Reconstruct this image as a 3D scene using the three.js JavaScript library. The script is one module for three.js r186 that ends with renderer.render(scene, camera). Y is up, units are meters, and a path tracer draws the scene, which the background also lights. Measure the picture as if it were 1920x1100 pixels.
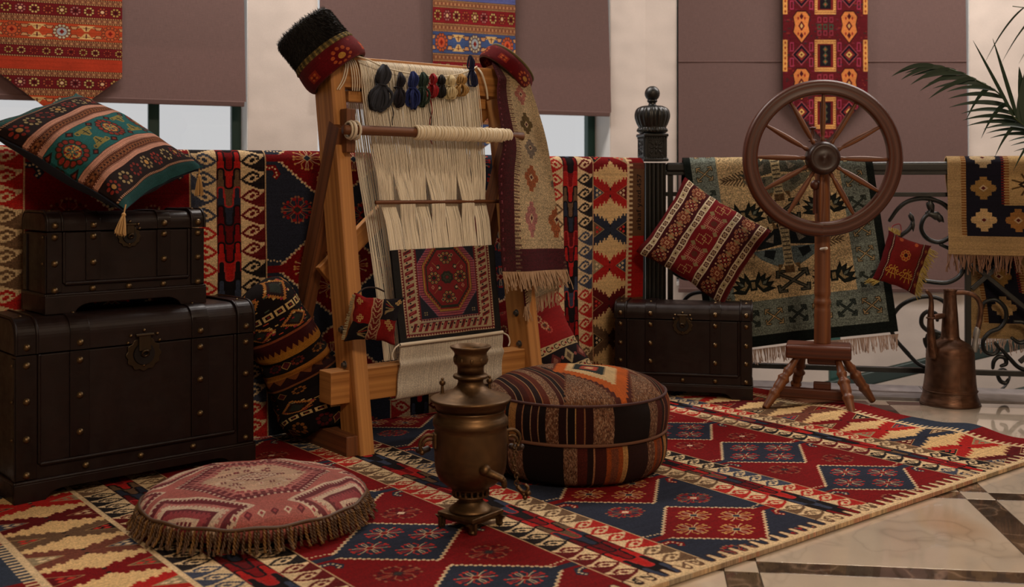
import * as THREE from 'three';
import { RoundedBoxGeometry } from 'three/addons/geometries/RoundedBoxGeometry.js';
import { mergeGeometries, mergeVertices } from 'three/addons/utils/BufferGeometryUtils.js';
import { RectAreaLightUniformsLib } from 'three/addons/lights/RectAreaLightUniformsLib.js';
import { ImprovedNoise } from 'three/addons/math/ImprovedNoise.js';

// ------------------------------------------------------------------ camera, sky, lamps, exposure
const scene = new THREE.Scene();
const camera = new THREE.PerspectiveCamera(2 * Math.atan(550 / 2000) * 180 / Math.PI, 1920 / 1100, 0.05, 200);
camera.position.set(0, 0.94, 0);                       // level camera with a shifted lens, looking along -z
camera.setViewOffset(1920, 1100, 0, 205, 1920, 1100);
camera.focus = 3.75; camera.userData.fStop = 3.4;
scene.add(camera);
const renderer = new THREE.WebGLRenderer({ antialias: true });
renderer.toneMapping = THREE.LinearToneMapping;
renderer.toneMappingExposure = 1.0;
renderer.shadowMap.enabled = true; renderer.shadowMap.type = THREE.PCFSoftShadowMap;
RectAreaLightUniformsLib.init();
scene.background = new THREE.Color().setRGB(0.575, 0.575, 0.58);   // flat overcast sky
scene.environment = null;
const WARM = new THREE.Color().setRGB(1.0, 0.77, 0.55), NEUTRAL = new THREE.Color().setRGB(1.0, 0.92, 0.86);
// recessed ceiling lamps: [x, depth, height, width, length, radiance, colour]
const LAMPS = [
  [2.6, 2.2, 3.58, 0.9, 0.9, 4, WARM],
  [1.4, -1.2, 3.58, 1.2, 1.2, 42, WARM],
  [3.0, 5.55, 3.58, 2.8, 0.6, 21, NEUTRAL],
  [-1.0, 4.75, 3.58, 2.2, 0.6, 21, NEUTRAL],
];

// ------------------------------------------------------------------ helpers
const TH = 38.5 * Math.PI / 180, PH = -7 * Math.PI / 180, WL = 24 * Math.PI / 180;   // left railing, right railing, left wall
const V = (x, y, z) => new THREE.Vector3(x, y, z);
const at = (x, y, depth) => V(x, y, -depth);
const leftFrame = (u, y, n) => V(u * Math.cos(TH) + n * Math.sin(TH), y, -u * Math.sin(TH) + n * Math.cos(TH));
const rightFrame = (a, y, b) => V(a * Math.cos(PH) + b * Math.sin(PH), y, -a * Math.sin(PH) + b * Math.cos(PH));
// both railings start at the corner post: the right one runs along +x of its frame, the left one along -x
const POST = V(0.664, 0, -5.05), TR = -11 * Math.PI / 180, TL = 35 * Math.PI / 180;
const rightRail = (x, y, z) => V(x, y, z).applyAxisAngle(V(0, 1, 0), TR).add(POST), leftRail = (x, y, z) => V(x, y, z).applyAxisAngle(V(0, 1, 0), TL).add(POST);
function rngOf(seed) { let s = seed >>> 0; return () => { s = (s + 0x6D2B79F5) >>> 0; let t = s; t = Math.imul(t ^ (t >>> 15), t | 1); t ^= t + Math.imul(t ^ (t >>> 7), t | 61); return ((t ^ (t >>> 14)) >>> 0) / 4294967296; }; }
const noise = new ImprovedNoise(), N3 = (x, y, z = 0) => noise.noise(x, y, z);
const clamp = (x, a, b) => Math.min(b, Math.max(a, x)), lerp = (a, b, t) => a + (b - a) * t, smooth = (a, b, x) => { const t = clamp((x - a) / (b - a), 0, 1); return t * t * (3 - 2 * t); };
const used = {};
function numbered(n) { if (!(n in used)) { used[n] = 0; return n; } used[n]++; return n + '_' + String(used[n]).padStart(3, '0'); }
function tag(o, label, category, group) { o.userData.label = label; o.userData.category = category; if (group) o.userData.group = group; return o; }
function thing(name, label, category, pos = V(0, 0, 0), turn = 0, group) {
  const o = new THREE.Group(); o.name = numbered(name); o.position.copy(pos); o.rotation.y = turn; scene.add(o);
  return tag(o, label, category, group);
}
function part(name, geo, mat, parent = scene, label) {
  const m = new THREE.Mesh(geo, mat); m.name = parent === scene ? numbered(name) : name; m.castShadow = m.receiveShadow = true;
  if (label) m.userData.label = label;
  parent.add(m); return m;
}
function structure(name, geo, mat) { const m = part(name, geo, mat); m.userData.kind = 'structure'; return m; }
const stuff = (m) => { m.userData.kind = 'stuff'; return m; };
const merge = (list) => mergeGeometries(list.map((g) => { const h = g.index ? g.toNonIndexed() : g; for (const k of Object.keys(h.attributes)) if (!['position', 'normal', 'uv'].includes(k)) h.deleteAttribute(k); return h; }));
const put = (g, x, y, z, rx = 0, ry = 0, rz = 0, s) => { if (s) g.scale(s[0], s[1], s[2]); if (rx || ry || rz) g.applyMatrix4(new THREE.Matrix4().makeRotationFromEuler(new THREE.Euler(rx, ry, rz))); return g.translate(x, y, z); };
// uv in metres by the way each face points; grain runs along the given axis (v)
function metreUV(g, grain = 'y', s = 1, off = 0) {
  const p = g.attributes.position, n = g.attributes.normal, uv = new Float32Array(p.count * 2), gi = 'xyz'.indexOf(grain);
  for (let i = 0; i < p.count; i++) {
    const c = [p.getX(i), p.getY(i), p.getZ(i)], a = [Math.abs(n.getX(i)), Math.abs(n.getY(i)), Math.abs(n.getZ(i))];
    const k = a[0] > a[1] && a[0] > a[2] ? 0 : a[1] > a[2] ? 1 : 2, rest = [0, 1, 2].filter((j) => j !== k);
    const vi = rest.includes(gi) ? gi : rest[1], ui = rest.find((j) => j !== vi);
    uv[2 * i] = (c[ui] + off + k * 0.37) * s; uv[2 * i + 1] = (c[vi] + off * 1.7) * s;
  }
  g.setAttribute('uv', new THREE.BufferAttribute(uv, 2)); return g;
}
const rbox = (w, h, d, r = 0.004, grain = 'y', off = 0) => metreUV(new RoundedBoxGeometry(w, h, d, 2, Math.min(r, w / 2.01, h / 2.01, d / 2.01)), grain, 1, off);
const tube = (pts, r, seg = 24, rad = 8, closed = false) => new THREE.TubeGeometry(new THREE.CatmullRomCurve3(pts, closed), seg, r, rad, closed);
// tube with a radius that changes along its length, ends closed
function taperTube(pts, radius, seg = 32, rad = 10) {
  const c = new THREE.CatmullRomCurve3(pts), g = new THREE.TubeGeometry(c, seg, 1, rad, false), p = g.attributes.position;
  for (let i = 0; i <= seg; i++) { const m = c.getPointAt(i / seg), r = typeof radius === 'function' ? radius(i / seg) : radius; for (let j = 0; j <= rad; j++) { const k = i * (rad + 1) + j; p.setXYZ(k, m.x + (p.getX(k) - m.x) * r, m.y + (p.getY(k) - m.y) * r, m.z + (p.getZ(k) - m.z) * r); } }
  g.computeVertexNormals();
  const a = new THREE.SphereGeometry(typeof radius === 'function' ? radius(0) : radius, 8, 6).translate(...c.getPointAt(0).toArray()), b = new THREE.SphereGeometry(typeof radius === 'function' ? radius(1) : radius, 8, 6).translate(...c.getPointAt(1).toArray());
  return merge([g, a, b]);
}
const lathe = (pts, seg = 48) => new THREE.LatheGeometry(pts.map((p) => new THREE.Vector2(p[0], p[1])), seg);
// smooth lathe through points
function latheCurve(pts, seg = 48, sub = 6) { const c = new THREE.SplineCurve(pts.map((p) => new THREE.Vector2(p[0], p[1]))); return new THREE.LatheGeometry(c.getPoints(pts.length * sub).map((p) => new THREE.Vector2(Math.max(0, p.x), p.y)), seg); }
// turned stick between two points with a radius profile of t
function stick(a, b, prof, seg = 24, rad = 12) {
  const len = a.distanceTo(b), pts = []; pts.push(new THREE.Vector2(0, 0));
  for (let i = 0; i <= seg; i++) pts.push(new THREE.Vector2(typeof prof === 'function' ? prof(i / seg) : prof, len * i / seg));
  pts.push(new THREE.Vector2(0, len));
  const g = new THREE.LatheGeometry(pts, rad);
  const uv = g.attributes.uv; for (let i = 0; i < uv.count; i++) uv.setXY(i, uv.getX(i) * 0.12, uv.getY(i) * len);
  g.applyQuaternion(new THREE.Quaternion().setFromUnitVectors(V(0, 1, 0), b.clone().sub(a).normalize())); return g.translate(a.x, a.y, a.z);
}
// cloth of real thickness from a function (s,t in 0..1) -> position
function sheet(fn, ns, nt, thick = 0.006, uvf = (s, t) => [s, t]) {
  const P = [], p = [], uv = [], idx = [];
  for (let j = 0; j <= nt; j++) for (let i = 0; i <= ns; i++) P.push(fn(i / ns, j / nt));
  const id = (i, j) => j * (ns + 1) + i, nrm = [];
  for (let j = 0; j <= nt; j++) for (let i = 0; i <= ns; i++) {
    const a = P[id(Math.max(0, i - 1), j)], b = P[id(Math.min(ns, i + 1), j)], c = P[id(i, Math.max(0, j - 1))], d = P[id(i, Math.min(nt, j + 1))];
    nrm.push(b.clone().sub(a).cross(d.clone().sub(c)).normalize());
  }
  for (const side of [1, -1]) for (let j = 0; j <= nt; j++) for (let i = 0; i <= ns; i++) {
    const q = P[id(i, j)].clone().addScaledVector(nrm[id(i, j)], side * thick / 2); p.push(q.x, q.y, q.z); uv.push(...uvf(i / ns, j / nt));
  }
  const O = (ns + 1) * (nt + 1);
  for (let j = 0; j < nt; j++) for (let i = 0; i < ns; i++) {
    const a = id(i, j), b = id(i + 1, j), c = id(i + 1, j + 1), d = id(i, j + 1);
    idx.push(a, b, c, a, c, d, O + a, O + c, O + b, O + a, O + d, O + c);
  }
  const g = new THREE.BufferGeometry(); g.setAttribute('position', new THREE.Float32BufferAttribute(p, 3)); g.setAttribute('uv', new THREE.Float32BufferAttribute(uv, 2)); g.setIndex(idx); g.computeVertexNormals();
  // rim with its own vertices, so that the edge stays crisp
  const ring = []; for (let i = 0; i < ns; i++) ring.push([i, 0]); for (let j = 0; j < nt; j++) ring.push([ns, j]); for (let i = ns; i > 0; i--) ring.push([i, nt]); for (let j = nt; j > 0; j--) ring.push([0, j]);
  const ep = [], eu = [], ei = [];
  ring.forEach(([i, j], k) => { for (const side of [0, 1]) { const q = (id(i, j) + side * O) * 3; ep.push(p[q], p[q + 1], p[q + 2]); eu.push(...uvf(i / ns, j / nt)); } const a = 2 * k, b = 2 * ((k + 1) % ring.length); ei.push(a, a + 1, b, b, a + 1, b + 1); });
  const e = new THREE.BufferGeometry(); e.setAttribute('position', new THREE.Float32BufferAttribute(ep, 3)); e.setAttribute('uv', new THREE.Float32BufferAttribute(eu, 2)); e.setIndex(ei); e.computeVertexNormals();
  return merge([g, e]);
}
// square cushion lying in the xy plane, bulging along z; corners drawn out into ears
function cushionGeo(w, h, depth, { ear = 0.10, n = 28, wob = 0.006, seed = 1 } = {}) {
  const p = [], uv = [], idx = [];
  for (const side of [1, -1]) for (let j = 0; j <= n; j++) for (let i = 0; i <= n; i++) {
    const s = -1 + 2 * i / n, t = -1 + 2 * j / n, pull = 1 - ear * (1 - s * s) * Math.abs(t) ** 2, pull2 = 1 - ear * (1 - t * t) * Math.abs(s) ** 2;
    const b = Math.pow(Math.max(0, (1 - s * s) * (1 - t * t)), 0.52), z = side * depth / 2 * b * (1 + 0.10 * N3(s * 1.6 + seed, t * 1.6, side));
    p.push(s * w / 2 * pull2 + wob * N3(s * 3, t * 3, seed), t * h / 2 * pull + wob * N3(s * 3 + 9, t * 3, seed), z + wob * (1 - b) * N3(s * 2.5, t * 2.5 + 4, seed)); uv.push(i / n, j / n);
  }
  const O = (n + 1) * (n + 1), id = (i, j) => j * (n + 1) + i;
  for (let j = 0; j < n; j++) for (let i = 0; i < n; i++) { const a = id(i, j), b = id(i + 1, j), c = id(i + 1, j + 1), d = id(i, j + 1); idx.push(a, b, c, a, c, d, O + a, O + c, O + b, O + a, O + d, O + c); }
  const g = new THREE.BufferGeometry(); g.setAttribute('position', new THREE.Float32BufferAttribute(p, 3)); g.setAttribute('uv', new THREE.Float32BufferAttribute(uv, 2)); g.setIndex(idx); g.computeVertexNormals();
  return g.toNonIndexed();
}
// loose fringe of thin strands hanging from points [pos, direction, length]
function fringeGeo(roots, { r = 0.0016, seed = 3, curl = 0.25, seg = 5 } = {}) {
  const R = rngOf(seed), list = [];
  for (const [p, dir, len] of roots) {
    const side = V(R() - 0.5, R() - 0.5, R() - 0.5).multiplyScalar(len * curl * 2), side2 = V(R() - 0.5, R() - 0.5, R() - 0.5).multiplyScalar(len * curl * 1.4), L = len * (0.8 + 0.35 * R());
    const g = new THREE.TubeGeometry(new THREE.CatmullRomCurve3([p.clone(), p.clone().addScaledVector(dir, L * 0.4).addScaledVector(side, 0.25), p.clone().addScaledVector(dir, L * 0.75).addScaledVector(side, 0.5).addScaledVector(side2, 0.3), p.clone().addScaledVector(dir, L).addScaledVector(side, 0.6)]), seg, r, 4, false);
    list.push(g);
  }
  return merge(list);
}
// ------------------------------------------------------------------ textures: patterns drawn on canvases, then roughened like yarn
const CREAM = '#d0ac78', CREAM2 = '#cbb088', RED = '#6f0c0f', RED2 = '#a01c18', DRED = '#550d10', NAVY = '#262a38', NAVY2 = '#343a4c', BLACK = '#171214', TAUPE = '#614834', BROWN = '#4d3326', GOLD = '#c08b3c', ORANGE = '#b8601c', WINE = '#4f0d17';
const rgbOf = (hex) => [1, 3, 5].map((i) => parseInt(hex.slice(i, i + 2), 16));
function canvasOf(w, h, bg) { const c = document.createElement('canvas'); c.width = w; c.height = h; const x = c.getContext('2d'); if (bg) { x.fillStyle = bg; x.fillRect(0, 0, w, h); } return [c, x]; }
// yarn: every knot a little lighter or darker, weft streaks, slow dye changes
function yarn(c, x, { grain = 0.16, streak = 0.10, dye = 0.10, seed = 1, knot = 2, along = 'x' } = {}) {
  const w = c.width, h = c.height, im = x.getImageData(0, 0, w, h), d = im.data, R = rngOf(seed * 977 + 5), kw = Math.ceil(w / knot), kh = Math.ceil(h / knot);
  const g = new Float32Array(kw * kh).map(() => (R() - 0.5) * 2 * grain), lines = new Float32Array((along === 'x' ? kh : kw) + 1).map(() => (R() - 0.5) * 2 * streak);
  for (let j = 0; j < h; j++) for (let i = 0; i < w; i++) {
    const kx = (i / knot) | 0, ky = (j / knot) | 0, st = along === 'x' ? lines[ky] * (0.5 + 0.9 * N3(i / 90 + ky * 3.7, ky * 1.31, seed)) : lines[kx] * (0.5 + 0.9 * N3(kx * 1.31, j / 90 + kx * 3.7, seed));
    const f = 1 + g[ky * kw + kx] + st + dye * N3(i / 160, j / 160, seed * 3.1), o = 4 * (j * w + i);
    d[o] = clamp(d[o] * f, 0, 255); d[o + 1] = clamp(d[o + 1] * f, 0, 255); d[o + 2] = clamp(d[o + 2] * f, 0, 255);
  }
  x.putImageData(im, 0, 0);
}
function texOf(c, { wrap = false, aniso = 8, color = true } = {}) {
  const t = new THREE.CanvasTexture(c); if (color) t.colorSpace = THREE.SRGBColorSpace; if (wrap) t.wrapS = t.wrapT = THREE.RepeatWrapping; t.anisotropy = aniso; return t;
}
// grey value field -> DataTexture that repeats
function fieldTex(n, fn, color) {
  const d = new Uint8Array(n * n * 4);
  for (let j = 0; j < n; j++) for (let i = 0; i < n; i++) { const v = fn(i / n, j / n, i, j), o = 4 * (j * n + i); if (Array.isArray(v)) { d[o] = clamp(v[0], 0, 255); d[o + 1] = clamp(v[1], 0, 255); d[o + 2] = clamp(v[2], 0, 255); } else d[o] = d[o + 1] = d[o + 2] = clamp(v, 0, 255); d[o + 3] = 255; }
  const t = new THREE.DataTexture(d, n, n, THREE.RGBAFormat); t.wrapS = t.wrapT = THREE.RepeatWrapping; t.magFilter = THREE.LinearFilter; t.minFilter = THREE.LinearMipmapLinearFilter; t.generateMipmaps = true; if (color) t.colorSpace = THREE.SRGBColorSpace; t.needsUpdate = true; return t;
}
// tiling noise on the unit square
const tileN = (u, v, f, z = 0) => { const a = 2 * Math.PI; return N3(Math.cos(u * a) * f / a + 11.3, Math.sin(u * a) * f / a + z, Math.cos(v * a) * f / a + 5.1) * 0.6 + N3(Math.sin(v * a) * f / a + 3.7, Math.cos(u * a) * f / a - z, Math.sin(u * a) * f / a + 8.3) * 0.6; };
const rep = (t, x, y) => { const c = t.clone(); c.repeat.set(x, y); c.needsUpdate = true; return c; };
const weaveBump = fieldTex(64, (u, v, i, j) => { const a = (i >> 3) + (j >> 3) & 1, s = a ? (i & 7) : (j & 7); return 90 + 120 * Math.sin((s + 0.5) / 8 * Math.PI) + ((i * 7 + j * 13) % 11) * 3; });
const roughRand = rngOf(42);
const grit = fieldTex(256, (u, v) => 128 + 60 * tileN(u, v, 14) + 50 * (roughRand() - 0.5));
// cloth material from a canvas
function clothMat(c, { rough = 0.95, bump = 0.0012, rx = 60, ry = 60, sheen = 0.1, side = THREE.FrontSide } = {}) {
  const m = new THREE.MeshPhysicalMaterial({ map: texOf(c), roughness: rough, bumpMap: rep(weaveBump, rx, ry), bumpScale: bump, side });
  if (sheen) { m.sheen = sheen; m.sheenColor = new THREE.Color(0.5, 0.45, 0.4); m.sheenRoughness = 0.6; }
  m.specularIntensity = 0.25; return m;
}
// small bitmap motif: rows of characters, '.' is left alone
function motif(x, rows, px, py, cw, ch, map, { fx = false, fy = false, tr = false } = {}) {
  const H = rows.length;
  for (let j = 0; j < H; j++) { const W = rows[j].length; for (let i = 0; i < W; i++) { const k = rows[fy ? H - 1 - j : j][fx ? W - 1 - i : i], col = map[k]; if (!col) continue; x.fillStyle = col; x.fillRect(px + i * cw - cw * 0.04, py + j * ch - ch * 0.04, cw * 1.08, ch * 1.08); } }
}
const poly = (x, pts, fill, line, lw = 1) => { x.beginPath(); pts.forEach((p, i) => i ? x.lineTo(p[0], p[1]) : x.moveTo(p[0], p[1])); x.closePath(); if (fill) { x.fillStyle = fill; x.fill(); } if (line) { x.strokeStyle = line; x.lineWidth = lw; x.stroke(); } };
const dia = (x, cx, cy, rx, ry, fill, line, lw) => poly(x, [[cx, cy - ry], [cx + rx, cy], [cx, cy + ry], [cx - rx, cy]], fill, line, lw);
const rect = (x, a, b, w, h, f) => { x.fillStyle = f; x.fillRect(a, b, w, h); };
const disc = (x, cx, cy, r, f) => { x.fillStyle = f; x.beginPath(); x.arc(cx, cy, r, 0, 7); x.fill(); };
// stepped diamond of square cells
function stepDia(x, cx, cy, rx, ry, n, fill) { x.fillStyle = fill; for (let k = -n; k <= n; k++) { const w = rx * (1 - (Math.abs(k)) / (n + 1)); x.fillRect(cx - w, cy + (k - 0.5) * ry / (n + 0.5), 2 * w, ry / (n + 0.5) + 0.7); } }
// rosette of petals round a core
function rosette(x, cx, cy, r, n, petal, core, { pr = 0.24, rr = 0.66, sy = 1, ring } = {}) { for (let k = 0; k < n; k++) { const a = (k + 0.5) / n * 2 * Math.PI; if (ring) disc(x, cx + Math.cos(a) * r * rr, cy + Math.sin(a) * r * rr * sy, r * (pr + 0.09), ring); disc(x, cx + Math.cos(a) * r * rr, cy + Math.sin(a) * r * rr * sy, r * pr, petal); } disc(x, cx, cy, r * 0.32, core); }
const HOOK = ['.......##.......', '.....######.....', '....###..###...#', '...##......#..##', '..##...##.##.###', '.##...###...####', '##....##...#####', '.##.......######', '..###...########', '...#############', '.....###########', '.......#########', '.........#######', '...........#####'];
// crab-like star with curled arms, used in carpet fields (quarter is mirrored)
function snow(x, cx, cy, rx, ry, c1, c2, core, lw = 2) {
  x.lineWidth = lw; x.lineCap = 'round'; x.lineJoin = 'round';
  for (const [sx, sy] of [[1, 1], [1, -1], [-1, 1], [-1, -1]]) {
    const q = (a, b) => [cx + sx * a * rx, cy + sy * b * ry];
    const line = (col, pts) => { x.strokeStyle = col; x.beginPath(); pts.forEach((p, i) => i ? x.lineTo(...q(...p)) : x.moveTo(...q(...p))); x.stroke(); };
    line(c1, [[0.15, 0.15], [0.45, 0.5], [0.35, 0.85]]); line(c2, [[0.2, 0.1], [0.6, 0.4], [0.9, 0.5]]); line(c1, [[0.2, 0.03], [0.7, 0.12], [1, 0.05]]); line(c2, [[0.03, 0.2], [0.1, 0.7], [0.05, 1]]);
    for (const [a, b] of [[0.36, 0.88], [0.9, 0.52], [1, 0.12], [0.1, 1]]) { const p = q(a, b); disc(x, p[0], p[1], lw * 1.25, c1); }
  }
  poly(x, [[cx - rx * 0.3, cy], [cx, cy - ry * 0.3], [cx + rx * 0.3, cy], [cx, cy + ry * 0.3]], core, c2, lw * 0.7);
}
// beaded line
function beads(x, pts, step, r, col) { for (let k = 0; k + 1 < pts.length; k++) { const [a, b] = pts[k], [c, d] = pts[k + 1], L = Math.hypot(c - a, d - b), n = Math.max(1, Math.round(L / step)); for (let i = 0; i < n; i++) { const t = (i + 0.5) / n, o = (i % 2 ? 1 : -1) * r * 0.35, nx = -(d - b) / L, ny = (c - a) / L; disc(x, lerp(a, c, t) + nx * o, lerp(b, d, t) + ny * o, r, col); } } }
// ------------------------------------------------------------------ the big carpet: three fields between hook bands, cream zigzag borders (metres, origin at the far left corner)
const CARPET_W = 3.32, CARPET_L = 1.94;
function hookColumn(x, x0, w, L, mirror, seed) {
  rect(x, x0, 0, w, L, CREAM2);
  const p = 0.0645, n = Math.ceil(L / p), cols = [TAUPE, RED2, NAVY2, BLACK, DRED, BLACK, TAUPE, RED2];
  for (let k = 0; k < n; k++) {
    const col = cols[(Math.floor((k + seed) / 4) + seed) % cols.length], y = L - (k + 1) * p;
    motif(x, HOOK, x0, y, w / 16, p / 14, { '#': col }, { fx: mirror }); if (mirror) rect(x, x0, y, w * 0.05, p, col); else rect(x, x0 + w * 0.95, y, w * 0.05, p, col);
  }
}
function forkColumn(x, x0, w, L, seed) {
  const p = 0.066, n = Math.ceil(L / p) + 1, cols = [RED, TAUPE, BLACK, RED2, NAVY, RED, BLACK, DRED, RED2, NAVY2];
  const colour = (k) => cols[((k * 7 + seed * 3) % cols.length + cols.length) % cols.length];
  for (let k = 0; k < n; k++) rect(x, x0, L - (k + 1) * p, w, p + 0.001, colour(k));
  for (let k = 0; k < n; k++) {
    const y = L - (k + 1) * p, edge = (k + seed) % 4 ? '#120d0f' : '#a32a28'; x.lineWidth = 0.0058; x.strokeStyle = edge;
    // the lower colour reaches up in two rounded shoulders, the upper one down in a rounded tongue
    const lobe = (xa, xb, from, len, dir, col) => { const r = (xb - xa) / 2, tip = from + dir * len; x.fillStyle = col; x.beginPath(); x.moveTo(xa, from - dir * 0.004); x.lineTo(xa, tip - dir * r); x.quadraticCurveTo(xa, tip, xa + r, tip); x.quadraticCurveTo(xb, tip, xb, tip - dir * r); x.lineTo(xb, from - dir * 0.004); x.fill(); x.stroke(); };
    for (const [a, b] of [[0.03, 0.29], [0.71, 0.97]]) lobe(x0 + a * w, x0 + b * w, y, p * 0.50, -1, colour(k));
    lobe(x0 + 0.33 * w, x0 + 0.67 * w, y - p * 0.02, p * 0.60, 1, colour(k + 1));
  }
  rect(x, x0, 0, w * 0.025, L, '#3a1014'); rect(x, x0 + w * 0.975, 0, w * 0.025, L, '#3a1014');
}
function band(x, x0, w, L, seed) {
  hookColumn(x, x0, w * 0.345, L, true, seed); forkColumn(x, x0 + w * 0.34, w * 0.32, L, seed); hookColumn(x, x0 + w * 0.655, w * 0.345, L, false, seed + 2);
  rect(x, x0 - 0.003, 0, 0.005, L, '#b99a72'); rect(x, x0 + w - 0.002, 0, 0.005, L, '#b99a72');
}
function field(x, x0, w, L, ground, figure, seed) {
  rect(x, x0, 0, w, L, ground);
  const c = x0 + w / 2, hw = 0.206, hh = 0.182, pitch = 0.408;
  for (let k = -1; k < Math.ceil(L / pitch) + 1; k++) {
    const cy = L - 0.222 - k * pitch, P = [[c - hw, cy], [c, cy - hh], [c + hw, cy], [c, cy + hh]];
    poly(x, P, figure); beads(x, [...P, P[0]], 0.0115, 0.0052, CREAM2);
    for (const s of [-1, 1]) {   // hooked tongues where the figure meets the bands
      x.strokeStyle = figure; x.lineWidth = 0.026; x.lineCap = 'butt'; x.lineJoin = 'miter';
      const q = [[c + s * (hw - 0.03), cy], [c + s * (w / 2 + 0.005), cy]];
      x.beginPath(); x.moveTo(...q[0]); x.lineTo(...q[1]); x.stroke();
      const h = [[c + s * (w / 2 - 0.004), cy + 0.035], [c + s * (w / 2 - 0.036), cy + 0.035], [c + s * (w / 2 - 0.05), cy + 0.058], [c + s * (w / 2 - 0.038), cy + 0.074]];
      x.lineWidth = 0.020; x.beginPath(); h.forEach((v, i) => i ? x.lineTo(...v) : x.moveTo(...v)); x.stroke();
      beads(x, h, 0.0115, 0.004, CREAM2); beads(x, [[c + s * (w / 2 - 0.004), cy - 0.035], [c + s * (hw - 0.03), cy - 0.025]], 0.0115, 0.004, CREAM2);
    }
    const isRed = figure === RED || figure === RED2;
    for (const [a, b] of [[0, -0.42], [0.44, 0], [0, 0.42], [-0.44, 0]]) snow(x, c + a * hw, cy + b * hh, 0.050, 0.042, isRed ? '#b58a4e' : '#a82a24', '#b89f7c', isRed ? NAVY : RED, 0.0036);
    for (const s of [-1, 1]) {   // flowers in the gaps
      const fx = c + s * 0.128, fy = cy - pitch / 2 + s * 0.012, gc = ground === RED ? '#4e0d12' : '#8c1b1c';
      rosette(x, fx, fy, 0.056, 12, gc, gc, { pr: 0.11, rr: 0.85, sy: 0.85 }); snow(x, fx, fy, 0.056, 0.048, '#8d5a40', gc, (k + seed) & 1 ? '#c9a98c' : '#2f2b2a', 0.0034);
    }
  }
}
function zigzagBorder(x, x0, w, L, seed) {
  rect(x, x0, 0, w, L, CREAM);
  const p = 0.166, cols = [RED2, TAUPE, RED, NAVY, DRED, '#6a3a2c', RED2], inner = [BLACK, DRED, '#8a7a5e', TAUPE, NAVY2], n = 11, cw = w / (2 * n + 1);
  for (let k = 0; k <= Math.ceil(L / p); k++) {
    const cy = L - 0.06 - k * p, col = cols[(k * 3 + seed) % cols.length];
    for (let i = -n; i <= n; i++) {
      const a = Math.abs(i), jag = [0.014, 0.000, 0.007][a % 3], hgt = a < 1 ? 0.022 : Math.min(0.079, 0.024 + a / n * 0.040 + jag);
      rect(x, x0 + (i + n) * cw, cy - hgt, cw * 1.06, 2 * hgt, col);
    }
    for (const s of [-1, 1]) { const ex = x0 + w / 2 + s * w / 2, tip = x0 + w / 2 + s * w * 0.19; poly(x, [[ex, cy - 0.034], [tip, cy], [ex, cy + 0.034]], inner[(k + (s > 0 ? 2 : 0) + seed) % 5], '#a8875a', 0.003);
      for (const [a, b] of [[0.80, 0.010], [0.80, -0.010], [0.62, 0]]) dia(x, x0 + w / 2 + s * w / 2 * a, cy + b, 0.013, 0.008, (k & 1) ? '#b93228' : CREAM2); }
    disc(x, x0 + w / 2, cy - 0.016, 0.006, BLACK); disc(x, x0 + w / 2, cy + 0.016, 0.006, BLACK);
  }
}
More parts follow.
